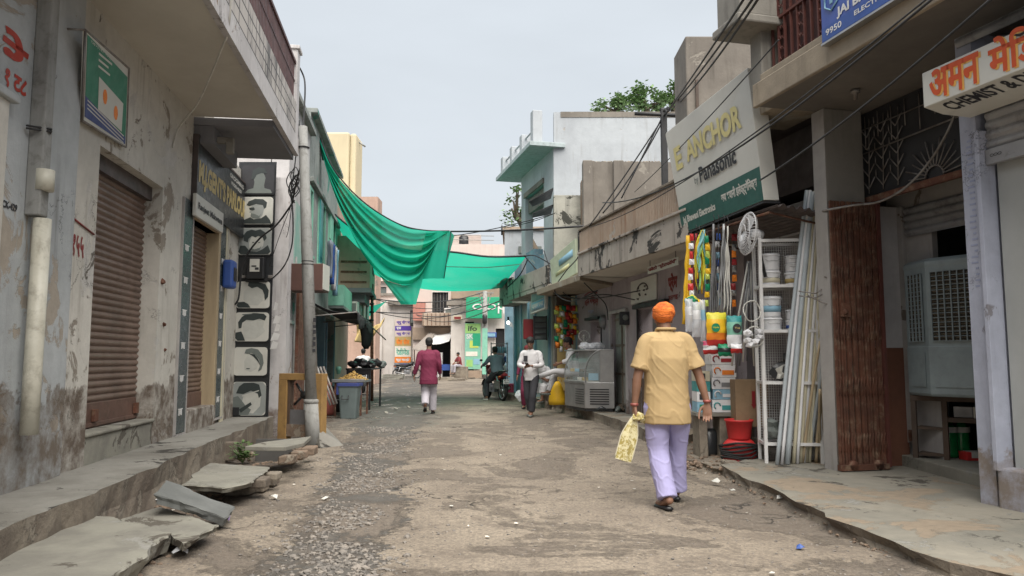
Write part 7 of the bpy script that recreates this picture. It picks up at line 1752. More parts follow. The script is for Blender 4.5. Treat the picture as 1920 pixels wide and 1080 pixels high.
for x in (2.36, 2.62, 2.95): q = MB(); q.box(ID, x, x + .11, 9.55, 9.9, 0, zt5 - .05); part(q, 'leg', 'kerbside', h, bevel=.015, jitter=.015)
h = thing('oil_can', 'dark green drum stored under the stone bench', 'drum'); q = MB(); q.lathe(V((2.53, 9.75, .06)), [(.1, 0), (.12, .05), (.11, .3), (.07, .34)], 16); part(q, 'body', 'boardblack', h)
BXL = [('white box with teal print', 'whitegloss', 'teal'), ('white box with blue stripe', 'skyblue', 'whitegloss'), ('white box with a grey tool picture', 'whitegloss', 'steelgrey'), ('white box with orange curl', 'whitegloss', 'orange'), ('white box with dark red print', 'whitegloss', 'darkred'), ('lilac box with dark picture', 'lilac', 'boardblack')]
zc_ = zt5 + .003
for i, (lb, m1, m2) in enumerate(BXL):
    hh = [.16, .13, .15, .16, .14, .12][i]; x0_ = 2.53 + .012 * (i % 2)
    h = thing('product_box', lb + ', ' + ['lowest', 'second', 'third', 'fourth', 'fifth', 'topmost'][i] + ' of the stack behind the hanging packets', 'box', 'product boxes stacked on the stone bench')
    q = MB(); q.box(ID, x0_, x0_ + .30, 9.52, 9.85, zc_, zc_ + hh - .004); part(q, 'box', m1, h, bevel=.003)
    q = MB(); q.box(ID, x0_ + .12, x0_ + .27, 9.514, 9.519, zc_ + .03, zc_ + hh * .55); q.tube([V((x0_ + .06 + .04 * cos(t), 9.516, zc_ + hh * .5 + .04 * sin(t))) for t in [k * .7 for k in range(7)]], .009, 4); part(q, 'print', m2, h)
    zc_ += hh
for i in range(4):
    h = thing('product_box', ['pale blue box', 'white box', 'teal box', 'cream box'][i] + ', ' + ['lowest', 'second', 'third', 'top'][i] + ' of the short stack beside the turbaned man', 'box', 'product boxes in the short stack')
    q = MB(); q.box(ID, 2.34, 2.51, 9.53, 9.8, zt5 + .003 + i * .13, zt5 + .128 + i * .13); part(q, 'box', ['skyblue', 'whitegloss', 'teal', 'pvccream'][i], h, bevel=.003)
    q = MB(); q.box(ID, 2.37, 2.45, 9.524, 9.529, zt5 + .03 + i * .13, zt5 + .1 + i * .13); part(q, 'print', 'inkdark' if i else 'green', h)

def packet(label, x0, y0, x1, y1, Y, cols, dep=.07, name='packet', cat='packet', grp='packets hanging in the shop mouth'):
    h = thing(name, label, cat, grp); A = at_y(x0, y0, Y); Bp = at_y(x1, y1, Y); W_ = Bp.x - A.x; H_ = A.z - Bp.z
    def f(u, v, sgn): return V((A.x + W_ * (u + .02 * sin(v * 17)), Y + sgn * dep * (sin(pi * u) * sin(pi * v)) ** .5 + .01 * noise.noise(V((u * 5, v * 5, x0))), Bp.z + H_ * v + .01 * sin(u * 14) * (v - .5)))
    n = len(cols)
    for i, cname in enumerate(cols):
        q = MB(); v0, v1 = i / n, (i + 1) / n
        q.grid(lambda a, b: f(a, v0 + (v1 - v0) * b, -1), 8, 5); q.grid(lambda a, b: f(a, v0 + (v1 - v0) * b, 1), 8, 3); part(q, ['film', 'band', 'label_patch', 'top_film', 'header'][i % 5], cname, h)
    return h, A, W_, H_
h, A, W_, H_ = packet('big orange and yellow detergent packet with a dark green roundel', 1324, 586, 1363, 650, 8.95, ['red', 'orange', 'yellow', 'yellow', 'lemon'])
q = MB(); cx, cz = A.x + W_ * .38, A.z - H_ * .45; ring_(q, cx, cz, .05, .052, .05, 8.87); part(q, 'roundel', 'green', h)
q = MB(); text_mb(q, 'Ujala', lambda x, y, e: V((cx - .035 + x, 8.865, cz - .01 + y)), .1, width=.07, height=.022, offset=.002); part(q, 'lettering', 'lemon', h)
h, A, W_, H_ = packet('big mint and white packet with a black roundel beside the orange one', 1362, 592, 1392, 652, 8.85, ['whitegloss', 'whitegloss', 'mint', 'mint', 'teal'])
q = MB(); cx, cz = A.x + W_ * .55, A.z - H_ * .4; ring_(q, cx, cz, .05, .055, .05, 8.77); part(q, 'roundel', 'boardblack', h)
q = MB(); text_mb(q, 'Taj', lambda x, y, e: V((cx - .03 + x, 8.765, cz - .01 + y)), .1, width=.06, height=.024, offset=.002); part(q, 'lettering', 'gold', h)
packet('red and white packet bottom hanging under the orange packet', 1318, 640, 1352, 664, 9.0, ['red', 'whitegloss', 'pinkred'])
packet('dark green and white leafy packet under the mint packet', 1346, 645, 1372, 668, 8.9, ['green', 'boardblack', 'green'])
packet('white packet with red base hanging lowest beside the mint one', 1370, 645, 1392, 662, 8.8, ['red', 'whitegloss'])
# clear bags of balls
for i, (x0, y0, x1, y1) in enumerate([(1284, 560, 1300, 622), (1296, 566, 1316, 632), (1312, 562, 1324, 640)]):
    packet(['clear bag, leftmost', 'clear bag, middle', 'clear bag with blue goods, rightmost'][i] + ' of three hanging behind the turbaned man', x0, y0, x1, y1, 9.3, ['polybag', 'polybag', 'whitegloss' if i < 2 else 'skyblue', 'polybag'], .08, 'plastic_bag', 'bag', 'clear bags hanging in the shop mouth')
# strings of hanging goods
def strand(label, px, py0, py1, Y, mat, r, name='hanging_rope', cat='rope', n=3, spread=5, wav=.01, grp='goods hanging from the shop rail'):
    h = thing(name, label, cat, grp); rr = random.Random(px)
    for k in range(n):
        q = MB(); A = at_y(px + rr.uniform(-1, 1), py0, Y); Bq = at_y(px + (k - (n - 1) / 2) * spread, py1 + rr.uniform(-6, 6), Y)
        q.tube([A.lerp(Bq, j / 12) + V((wav * sin(j * 1.3 + k), wav * cos(j + k), 0)) for j in range(13)], [r * (1 + (.25 * sin(j * 2.1) if wav else 0)) for j in range(13)], 7); part(q, 'strand', mat, h)
    q = MB(); A = at_y(px, py0, Y); q.tube([A + V((0, 0, .12)), A + V((.015, 0, .06)), A], .006, 4); part(q, 'hook', 'black', h)
    return h
strand('thick yellow tubes hanging leftmost from the shop rail', 1290, 442, 602, 9.9, 'yellow', .026, n=3, spread=8, wav=.004)
strand('maroon and blue cords hanging second from the left', 1305, 438, 540, 9.8, 'darkred', .008, n=4, spread=4)
strand('blue cords tangled beside the maroon ones', 1311, 440, 545, 9.75, 'blue', .007, n=3, spread=4)
strand('grey pipes hanging in the middle of the shop rail', 1338, 420, 600, 9.4, 'steelgrey', .013, n=4, spread=5, wav=.002, name='hanging_pipes', cat='pipes')
strand('silver beaded chains hanging right of the grey pipes', 1357, 420, 588, 9.1, 'chrome', .010, n=5, spread=6, wav=.006, name='hanging_chain', cat='chain')
strand('white and maroon flecked ropes hanging right of the chains', 1364, 424, 590, 9.0, 'signwhite', .008, n=3, spread=7, wav=.008)
strand('thin dark wires hanging behind the silver chains', 1347, 420, 560, 9.3, 'black', .004, n=4, spread=6)
h = thing('mop_refill', 'yellow and turquoise feather duster cloth hanging from the rail', 'duster')
A = at_y(1317, 432, 9.6); rr = random.Random(11)
for k in range(20):
    m = ['yellow', 'lemon', 'pteal', 'lemon', 'lightgreen', 'yellow', 'pteal'][k % 7]; dx = rr.uniform(-.10, .09); L_ = rr.uniform(.45, .9); y_ = rr.uniform(-.06, .05); w_ = rr.uniform(.012, .028)
    q = MB(); q.grid(lambda u, v: A + V((dx * min(1, v * 2.2) + (u - .5) * w_ * 2 * (.4 + .6 * sin(pi * min(1, v * 1.1 + .05))) + .012 * sin(v * 11 + k), y_ + .015 * sin(u * 3 + v * 9 + k), -v * L_)), 2, 12); part(q, 'strip', m, h, solid=.004)
h = thing('net_ball', 'green and yellow scourers bunched above the clear bags', 'scourer'); c = at_y(1303, 566, 9.4)
for k in range(5): q = MB(); q.rock(c + V((rnd.uniform(-.07, .07), rnd.uniform(-.04, .04), rnd.uniform(-.1, .1))), .075, k + 12, (1, 1, .8), 2); part(q, 'scourer', ['green', 'lime', 'lemon', 'yellow', 'green'][k], h)
h = thing('pipe_sheaf', 'splayed grey flexible pipes leaning behind the hanging packets', 'pipes')
for k in range(9): q = MB(); a = at_y(1405 + rnd.uniform(-4, 12), 490, 9.2); b = at_y(1372 + k * 7, 690 + rnd.uniform(-30, 30), 9.3); q.tube([a, a.lerp(b, .5) + V((0, .05, 0)), b], .012, 6); part(q, 'pipe', 'steelgrey' if k % 3 else 'signwhite', h)
# wall fan
h = thing('pedestal_fan', 'white caged fan hanging high beside the mesh rack', 'fan')
c = at_y(1402, 438, 8.8); ax = V((-.99, -.06, .10)).normalized(); R_e = .255
xx = ax.cross(V((0, 0, 1))).normalized(); yy_ = xx.cross(ax)
q = MB()
for k in range(40):
    a = 2 * pi * k / 40; d_ = xx * cos(a) + yy_ * sin(a)
    q.tube([c + ax * .07 + d_ * .03, c + ax * .065 + d_ * R_e * .6, c + ax * .03 + d_ * R_e * .93, c + d_ * R_e, c - ax * .03 + d_ * R_e * .93, c - ax * .07 + d_ * R_e * .5], .003, 4)
for r_, e in ((R_e, 0), (R_e * .75, .05), (R_e * .4, .068)): q.tube([c + ax * e + (xx * cos(2 * pi * k / 30) + yy_ * sin(2 * pi * k / 30)) * r_ for k in range(31)], .007 if e == 0 else .004, 5)
part(q, 'cage', 'whitegloss', h)
q = MB()
for k in range(3):
    a = 2 * pi * k / 3; d_ = xx * cos(a) + yy_ * sin(a); s_ = d_.cross(ax); q.add([c + d_ * .04 - s_ * .03, c + d_ * .21 - s_ * .09 + ax * .02, c + d_ * .21 + s_ * .06 - ax * .02, c + d_ * .04 + s_ * .03], [(0, 1, 2, 3)])
part(q, 'blades', 'whitegloss', h, solid=.003)
q = MB(); q.lathe(c - ax * .04, [(.06, 0), (.07, -.06), (.05, -.14)], 14, axis=ax); part(q, 'motor', 'whitegloss', h)
q = MB(); q.tube([c - ax * .12, c - ax * .14 - V((0, 0, .2)), c - ax * .2 - V((0, 0, .5))], .02, 6); part(q, 'stem', 'black', h)

# ---- shoes and sacks before the grey door
h = thing('shoe_heap', 'heap of dusty shoes and rags on the platform before the grey door', 'shoes')
for k in range(16):
    p = at_z(1150 + rnd.uniform(-24, 20), 768 + rnd.uniform(-5, 7), .2); q = MB(); a = rnd.uniform(0, 3); d_ = V((cos(a), sin(a), 0)); q.tube([p - d_ * .12 + V((0, 0, .03)), p + V((0, 0, .07 + rnd.uniform(0, .06))), p + d_ * .12 + V((0, 0, .03))], [.03, .055, .03], 7, flat=.8); part(q, 'shoe', ['boardblack', 'greyhair', 'bark', 'printgrey'][k % 4], h)
h = thing('white_carton', 'low pale box lying beside the heap of shoes', 'box'); p = at_z(1175, 765, .2); q = MB(); q.box(ID, p.x - .3, p.x + .1, p.y, p.y + .25, .2, .34); part(q, 'box', 'signwhite', h, bevel=.01)
h = thing('railing_stub', 'short brown wooden rails standing behind the turbaned man', 'rails'); 
q = MB()
for k in range(3): p = at_z(1190 + k * 9, 792, .19); q.box(ID, p.x - .03, p.x + .03, p.y, p.y + .04, .19, .95)
p0_, p1_ = at_z(1188, 792, .19), at_z(1210, 792, .19); q.box(ID, p0_.x, p1_.x, p0_.y + .04, p0_.y + .07, .8, .86); part(q, 'rails', 'wood', h)

# ---- refrigerated display counter
h = thing('display_counter', 'steel and curved glass sweet display counter on the right platform', 'display counter')
A = at_z(1133, 768, .2); 
fx = at_z(1097, 772, .2); 
ux = V((A.x - fx.x, A.y - fx.y, 0)); Wd = max(ux.length, .5); ux.normalize(); 
# long axis runs back along the lane
ux = V((1, -.25, 0)).normalized(); un = V((ux.y, -ux.x, 0)) * -1   # un points away from camera
Tc = rectf(V((at_z(1097, 771, .2).x, at_z(1097, 771, .2).y, 0)), ux, V((-.30, .954, 0)).normalized())
Wd = .62; Ld = 1.15; z0c = .2; zt6 = 1.47
q = MB(); q.box(Tc, .0, Wd, 0, Ld, z0c + .06, .80); part(q, 'base', 'chrome', h, bevel=.008)
q = MB(); q.box(Tc, .03, Wd - .03, .02, Ld - .02, z0c, z0c + .06); part(q, 'plinth', 'black', h)
q = MB()
for k in range(7): z = .34 + k * .05; q.box(Tc, .10, Wd - .12, -.012, -.007, z, z + .024)
part(q, 'vent_grille', 'black', h)
q = MB()
for k in range(7): z = .34 + k * .05; q.box(Tc, -.012, -.002, .06, .5, z, z + .012)
part(q, 'side_vent', 'black', h)
q = MB(); q.box(Tc, Wd - .30, Wd, 0, Ld, .80, zt6); part(q, 'rear_cabinet', 'chrome', h, bevel=.01)
def sec(y): return [Tc(.0 + x, y, z) for x, z in [(.02, .80), (-.0, .95), (.02, 1.1), (.07, 1.25), (.15, 1.37), (.26, 1.45), (Wd - .30, zt6)]]
q = MB(); a_, b_ = sec(.02), sec(Ld - .02); q.add(a_ + b_, [(i, i + 1, i + 8, i + 7) for i in range(6)], True); q.add([Tc(.02, .005, .8), Tc(0, .005, .95), Tc(.02, .005, 1.1), Tc(.07, .005, 1.25), Tc(.15, .005, 1.37), Tc(.26, .005, 1.45), Tc(Wd - .30, .005, zt6), Tc(Wd - .3, .005, .8)], [tuple(range(8))]); part(q, 'curved_glass', 'glass', h)
q = MB(); q.tube(sec(0.0), .016, 6); q.tube(sec(Ld), .016, 6); q.box(Tc, .0, Wd, -.01, Ld + .01, zt6 - .01, zt6 + .02); q.box(Tc, -.02, .02, 0, Ld, .77, .82); part(q, 'trim', 'chrome', h, bevel=.004)
q = MB(); q.box(Tc, .03, Wd - .32, .02, Ld - .05, 1.0, 1.01); q.box(Tc, .08, Wd - .32, .02, Ld - .05, 1.2, 1.21); part(q, 'glass_shelf', 'glass', h)
q = MB(); q.box(Tc, .02, Wd - .305, .02, Ld - .03, .81, .825); part(q, 'deck', 'signwhite', h)
for k in range(8):
    q = MB(); y = .1 + .13 * k; q.box(Tc, .06, .28, y, y + .1, .83 if k % 2 else 1.012, (.9 if k % 2 else 1.08)); part(q, 'tray', ['printgrey', 'yellowtarp', 'bark', 'signwhite', 'skyblue'][k % 5], h, bevel=.01)
q = MB(); q.box(Tc, .10, .30, .03, .06, .84, .99); part(q, 'blue_box', 'skyblue', h)
h = thing('polythene_heap', 'clump of clear and white polythene bags on top of the display counter', 'bags'); q = MB()
for k in range(7): q.rock(Tc(.1 + .06 * k, .3, zt6 + .09), .10, k + 90, (1.2, 1, .8), 2)
part(q, 'bags', 'polybag', h)
h = thing('counter_fan', 'small white table fan standing on the display counter', 'fan'); c = at_y(1095, 630, 16.9); q = MB(); q.tube([V((c.x, c.y, zt6 + .02)), c], .015, 6); part(q, 'stem', 'signwhite', h)
q = MB(); ring_(q, c.x, c.z, .13, .13, .02, c.y); q.lathe(c, [(.03, -.03), (.03, .03)], 10, axis=(0, 1, 0)); 
for k in range(12): q.tube([c, c + V((.12 * cos(k * pi / 6), 0, .12 * sin(k * pi / 6)))], .004, 4)
part(q, 'cage', 'signwhite', h)
h = thing('weighing_scale', 'dark hanging scale pan shape on the sweet shop door edge', 'scale'); c = at_y(1133, 610, 16.6); q = MB(); q.lathe(c, [(.02, -.1), (.11, 0), (.12, .12), (.08, .22), (.0, .24)], 12); part(q, 'pan', 'steelgrey', h)

# ---- kiosk with strings of snack packets
h = thing('snack_kiosk', 'small kiosk with a brown post left of the sweet shop', 'kiosk')
A = at_y(1043, 560, 18.6); Bp = at_y(1085, 745, 18.6)
q = MB(); q.box(ID, A.x, Bp.x, 18.7, 19.2, .19, 2.9); part(q, 'cabinet', 'wood', h, bevel=.01)
q = MB(); q.box(ID, A.x + .02, A.x + .25, 18.66, 18.7, .5, 2.6); part(q, 'side_board', 'yellowtarp', h)
q = MB(); q.box(ID, A.x - .1, Bp.x + .15, 18.2, 18.7, 2.86, 2.92); part(q, 'shelf_top', 'wood', h)
rr = random.Random(3)
cols_ = ['red', 'orange', 'lime', 'whitegloss', 'yellow', 'darkred', 'green', 'pinkred', 'lemon']
for s in range(7):
    h = thing('packet_string', 'string of ' + ['orange and green', 'lime and white', 'green and yellow', 'red', 'dark red and orange', 'red and yellow', 'lime and silver'][s] + ' snack packets, ' + ['first', 'second', 'third', 'fourth', 'fifth', 'sixth', 'seventh'][s] + ' from the left over the kiosk', 'snack packets', 'strings of snack packets over the kiosk')
    px = 1046 + s * 6
    base_c = [['orange', 'lime'], ['lime', 'whitegloss'], ['green', 'yellow'], ['red', 'red'], ['darkred', 'orange'], ['red', 'yellow'], ['lime', 'chrome']][s]
    for k in range([7, 8, 6, 8, 7, 6, 5][s]):
        c = at_y(px + rr.uniform(-2.5, 2.5), 578 + k * 11 + rr.uniform(-4, 4), 18.1 + .04 * s); q = MB(); w2, h2 = rr.uniform(.04, .07), rr.uniform(.05, .08)
        q.add([c + V((-w2, 0, h2)), c + V((w2, .01, h2)), c + V((w2, -.02, -h2)), c + V((-w2, .02, -h2)), c + V((0, -.045, 0)), c + V((0, .045, 0))], [(0, 1, 4), (1, 2, 4), (2, 3, 4), (3, 0, 4), (1, 0, 5), (2, 1, 5), (3, 2, 5), (0, 3, 5)], True); part(q, 'packet', base_c[k % 2] if rr.random() < .8 else rr.choice(cols_), h)
# shelf of blue goods near the corner
h = thing('bottle_rack', 'rack of blue and white bottles beside the rider', 'rack')
A = at_y(921, 642, 24.5); Bp = at_y(951, 738, 24.5)
q = MB()
for x in (A.x, Bp.x): q.box(ID, x - .02, x + .02, 24.5, 24.54, .15, A.z)
for k in range(6): z = .25 + (A.z - .3) * k / 5; q.box(ID, A.x, Bp.x, 24.5, 24.9, z, z + .02)
part(q, 'frame', 'steelgrey', h)
for k in range(5):
    z = .27 + (A.z - .3) * k / 5; q = MB()
    for j in range(6): q.lathe(V((A.x + .06 + j * .08, 24.55, z)), [(.033, 0), (.033, .15), (.015, .2)], 8)
    part(q, 'bottles', ['skyblue', 'darkblue', 'whitegloss', 'blue', 'skyblue'][k], h)
h = thing('crate', 'small red plastic crate on the platform behind the rider', 'crate'); p = at_z(956, 736, .19); q = MB(); q.box(ID, p.x - .28, p.x + .3, p.y, p.y + .4, .19, .48); part(q, 'box', 'pinkred', h, bevel=.01)
q = MB()
for k in range(5): q.box(ID, p.x - .25 + k * .11, p.x - .18 + k * .11, p.y - .006, p.y - .001, .26, .42)
part(q, 'slots', 'darkred', h)
h = thing('yellow_bag', 'bright yellow cloth bag standing by the seated men', 'bag'); p = at_z(1046, 760, .19)
q = MB(); q.rings([[V((p.x + r * cos(a) * (1 + .15 * sin(3 * a)), p.y + .1 + .6 * r * sin(a), z)) for a in [k * pi / 7 for k in range(14)]] for r, z in [(.20, .19), (.21, .3), (.17, .5), (.10, .66), (.04, .76)]]); part(q, 'bag', 'yellow', h, jitter=.03)
q = MB(); q.tube([V((p.x, p.y + .1, .74)), V((p.x + .05, p.y + .1, .95)), V((p.x + .1, p.y + .1, .74))], .012, 5); part(q, 'handle', 'yellow', h)
h = thing('white_sack', 'small white polythene bag on the kerb behind the texting man', 'bag'); p = at_z(980, 752, .15); q = MB(); q.rock(V((p.x, p.y, .3)), .2, 5, (1.1, .8, .8), 2); part(q, 'bag', 'polybag', h)
h = thing('cloth_bundle', 'cream cloth bundle dropped beyond the display counter', 'bundle')
p = at_z(1088, 735, .19); q = MB(); q.rock(V((p.x, p.y + .3, .3)), .12, 15, (1.1, .8, .8), 2); part(q, 'cloth', 'pvccream', h)
# far stall items
h = thing('stall_goods', 'white cabinet and blue crates under the far awning', 'goods'); A = at_y(835, 668, 51)
q = MB(); q.box(ID, A.x - .8, A.x - .2, 51, 51.5, 0, 1.7); part(q, 'cabinet', 'white', h); q = MB(); q.box(ID, A.x - .2, A.x + .9, 50.6, 51.2, .5, .9); part(q, 'crate', 'blue', h)

# denser stock in the shop mouth
rr = random.Random(77)
for i, (px, lab, cs) in enumerate([(1296, 'string of tiny red and white sachets by the yellow tubes', ['red', 'whitegloss']), (1326, 'string of small green and yellow sachets beside the duster', ['green', 'yellow', 'lime']), (1346, 'string of small blue and white sachets among the grey pipes', ['blue', 'whitegloss', 'skyblue']), (1376, 'string of small maroon and silver sachets right of the chains', ['darkred', 'chrome', 'orange'])]):
    h = thing('packet_string', lab, 'sachets', 'sachet strings in the shop mouth')
    q = MB(); q.tube([at_y(px, 430, 9.5), at_y(px, 590, 9.5)], .003, 4); part(q, 'string', 'wire', h)
    for k in range(9):
        c = at_y(px + rr.uniform(-1.5, 1.5), 446 + k * 15 + rr.uniform(-3, 3), 9.48); w2, h2 = rr.uniform(.022, .035), rr.uniform(.035, .048); q = MB(); t = rr.uniform(-.3, .3)
        q.add([c + V((-w2, t * .02, h2)), c + V((w2, -t * .02, h2)), c + V((w2 * .9, -.02, -h2)), c + V((-w2, .01, -h2)), c + V((0, -.02, 0)), c + V((0, .015, 0))], [(0, 1, 4), (1, 2, 4), (2, 3, 4), (3, 0, 4), (1, 0, 5), (2, 1, 5), (3, 2, 5), (0, 3, 5)]); part(q, 'sachet', cs[k % len(cs)], h)
h = thing('paper_cup', 'squashed white paper cup with red print at the apron edge', 'cup'); c = at_z(1800, 1045, .02); q = MB(); q.lathe(c + V((0, 0, .03)), [(.022, -.05), (.034, .05), (.036, .055), (.03, .05)], 14, axis=(1, .3, .1)); part(q, 'cup', 'signwhite', h)
q = MB(); q.lathe(c + V((0, 0, .03)), [(.030, .0), (.0345, .035)], 14, axis=(1, .3, .1), cap=False); part(q, 'print', 'red', h)
# ================================================================ PEOPLE
def fuse(q, name, mat, parent, voxel, smooth=4, wr=0.0, wf=14, xf=None, seed=0):
    """weld overlapping pieces into one continuous skin, smooth it, add cloth wrinkles"""
    me = bpy.data.meshes.new('t'); me.from_pydata([tuple(v) for v in q.v], [], q.f)
    bm = bmesh.new(); bm.from_mesh(me); bmesh.ops.recalc_face_normals(bm, faces=bm.faces); bm.to_mesh(me); bm.free()
    o = bpy.data.objects.new('t', me); C.objects.link(o)
    m = o.modifiers.new('r', 'REMESH'); m.mode = 'VOXEL'; m.voxel_size = voxel
    if smooth: s = o.modifiers.new('s', 'SMOOTH'); s.factor = .5; s.iterations = smooth
    dg = bpy.context.evaluated_depsgraph_get(); me2 = bpy.data.meshes.new_from_object(o.evaluated_get(dg))
    bpy.data.objects.remove(o); bpy.data.meshes.remove(me)
    me2.name = name
    if wr:
        bm = bmesh.new(); bm.from_mesh(me2); bm.normal_update()
        for v in bm.verts:
            p = v.co; sd_ = V((seed, 0, 0))
            n0 = noise.noise(p * 5 + sd_)
            n1 = noise.noise(V((p.x * wf * .9 + n0 * .8, p.y * wf * .9, p.z * wf * .30)) + sd_)
            n2 = max(0, 1 - abs(noise.noise(V((p.x * wf * .6 + n0, p.y * wf * .5, p.z * wf * .8 + p.x * wf * .7)) + sd_ * 2)) * 7)
            v.co = p + v.normal * (wr * .8 * n1 + wr * .45 * n2)
        bm.to_mesh(me2); bm.free()
    if xf is not None: me2.transform(xf)
    me2.polygons.foreach_set('use_smooth', [True] * len(me2.polygons))
    me2.materials.clear(); me2.materials.append(M[mat])
    ob = bpy.data.objects.new(name, me2); C.objects.link(ob); ob.parent = parent
    return ob
def smooth_pts(pts, rs, k=4):
    P = [V(p) for p in pts]; P = [2 * P[0] - P[1]] + P + [2 * P[-1] - P[-2]]; R = [rs[0]] + list(rs) + [rs[-1]]; op, orr = [], []
    for i in range(1, len(P) - 2):
        for j in range(k):
            t = j / k; a, b, c, e = P[i - 1:i + 3]
            op.append(.5 * ((2 * b) + (c - a) * t + (2 * a - 5 * b + 4 * c - e) * t * t + (3 * b - a - 3 * c + e) * t ** 3))
            orr.append(R[i] + (R[i + 1] - R[i]) * (3 * t * t - 2 * t ** 3))
    op.append(P[-2]); orr.append(R[-2]); return op, orr
def limb(q, pts, rs, n=14, flat=1.0, ends=True, k=4, up=None, far=True):
    p, r = smooth_pts(pts, rs, k); q.tube(p, r, n, flat=flat, up=up)
    if ends:
        for c, rr_ in ((p[0], r[0]), (p[-1], r[-1]))[:2 if far else 1]: q.ell(c, rr_ * .98, rr_ * .98 * 1, rr_ * .98, n=12, m=8)
def hand(q, wrist, d, pn, thumb, curl=.35, sz=1.0, spread=.05):
    """palm, four unequal bent fingers and a side thumb. d: pointing, pn: palm normal, thumb: sideways towards the thumb"""
    d = V(d).normalized(); pn = (V(pn) - d * V(pn).dot(d)).normalized(); s = d.cross(pn).normalized()
    if s.dot(V(thumb)) < 0: s = -s
    w = V(wrist)
    q.rings([[w + d * y * sz + s * (cos(a) * rx * sz) + pn * (sin(a) * rz * sz) for a in [k * pi / 7 for k in range(14)]] for y, rx, rz in [(-.02, .026, .02), (.01, .030, .019), (.045, .040, .018), (.08, .043, .016), (.098, .040, .012)]])
    for i, (off, L_, r) in enumerate([(.031, .068, .0088), (.0105, .078, .0092), (-.0105, .073, .0088), (-.031, .057, .0078)]):
        p = w + d * .085 * sz + s * off * sz; ang = curl * .5 * (1 + .12 * i); dr = d + s * spread * (1.5 - i); pts = [p - d * .02 * sz, p]
        for seg in (.45, .32, .23):
            dr2 = (dr.normalized() * cos(ang) + pn * sin(ang)); p = p + dr2 * L_ * seg * sz; pts.append(p); ang += curl
        limb(q, pts, [r * sz, r * sz, r * sz, r * .92 * sz, r * .8 * sz], 8, k=2)
    p = w + d * .02 * sz + s * .028 * sz
    limb(q, [p, p + (s * .8 + d * .6 + pn * .2) * .034 * sz, p + (s * .9 + d * 1.5 + pn * .5) * .046 * sz, p + (s * .85 + d * 2.2 + pn * .8) * .05 * sz], [.014 * sz, .0125 * sz, .0105 * sz, .0085 * sz], 8, k=2)
def head(q, c, R, sz=1.0):
    """skull with jaw, nose, brow, ears; R turns it"""
    c = V(c)
    prof = [(-.118, .018, .018, .058), (-.108, .036, .038, .052), (-.09, .048, .056, .040), (-.06, .058, .072, .024), (-.025, .066, .084, .010), (.02, .073, .093, .0), (.055, .075, .095, -.004), (.085, .066, .084, -.006), (.108, .045, .058, -.006), (.12, .012, .016, -.006)]
    q.rings([[c + R @ (V((cos(a) * rx, sin(a) * ry + yo, z)) * sz) for a in [k * pi / 9 for k in range(18)]] for z, rx, ry, yo in prof])
    limb(q, [c + R @ (V(p) * sz) for p in [(0, .088, .012), (0, .104, -.018), (0, .110, -.034), (0, .092, -.044)]], [.008 * sz, .011 * sz, .016 * sz, .012 * sz], 8, k=2)
    for s in (-1, 1):
        q.ell(c + R @ (V((.074 * s, -.005, -.012)) * sz), .010 * sz, .020 * sz, .032 * sz, rot=R, n=10, m=6)
        q.ell(c + R @ (V((.030 * s, .078, .018)) * sz), .022 * sz, .012 * sz, .008 * sz, rot=R, n=8, m=5)
    q.ell(c + R @ (V((0, .078, -.066)) * sz), .026 * sz, .014 * sz, .012 * sz, rot=R, n=10, m=6)
def face_parts(c, R, parent, xf, sz=1.0):
    q = MB(); qb = MB(); qm = MB()
    for s in (-1, 1):
        q.ell(c + R @ (V((.030 * s, .086, .002)) * sz), .011 * sz, .006 * sz, .006 * sz, rot=R, n=8, m=5)
        qb.ell(c + R @ (V((.031 * s, .090, .022)) * sz), .017 * sz, .005 * sz, .004 * sz, rot=R, n=8, m=5)
    qm.ell(c + R @ (V((0, .090, -.066)) * sz), .022 * sz, .005 * sz, .005 * sz, rot=R, n=8, m=5)
    for qq, nm, mt in ((q, 'eyes', 'inkdark'), (qb, 'eyebrows', 'hair'), (qm, 'mouth', 'darkred')):
        qq.v = [xf @ v for v in qq.v]; part(qq, nm, mt, parent)
def rotm(yaw=0, pitch=0, roll=0): return Matrix.Rotation(yaw, 3, 'Z') @ Matrix.Rotation(pitch, 3, 'X') @ Matrix.Rotation(roll, 3, 'Y')

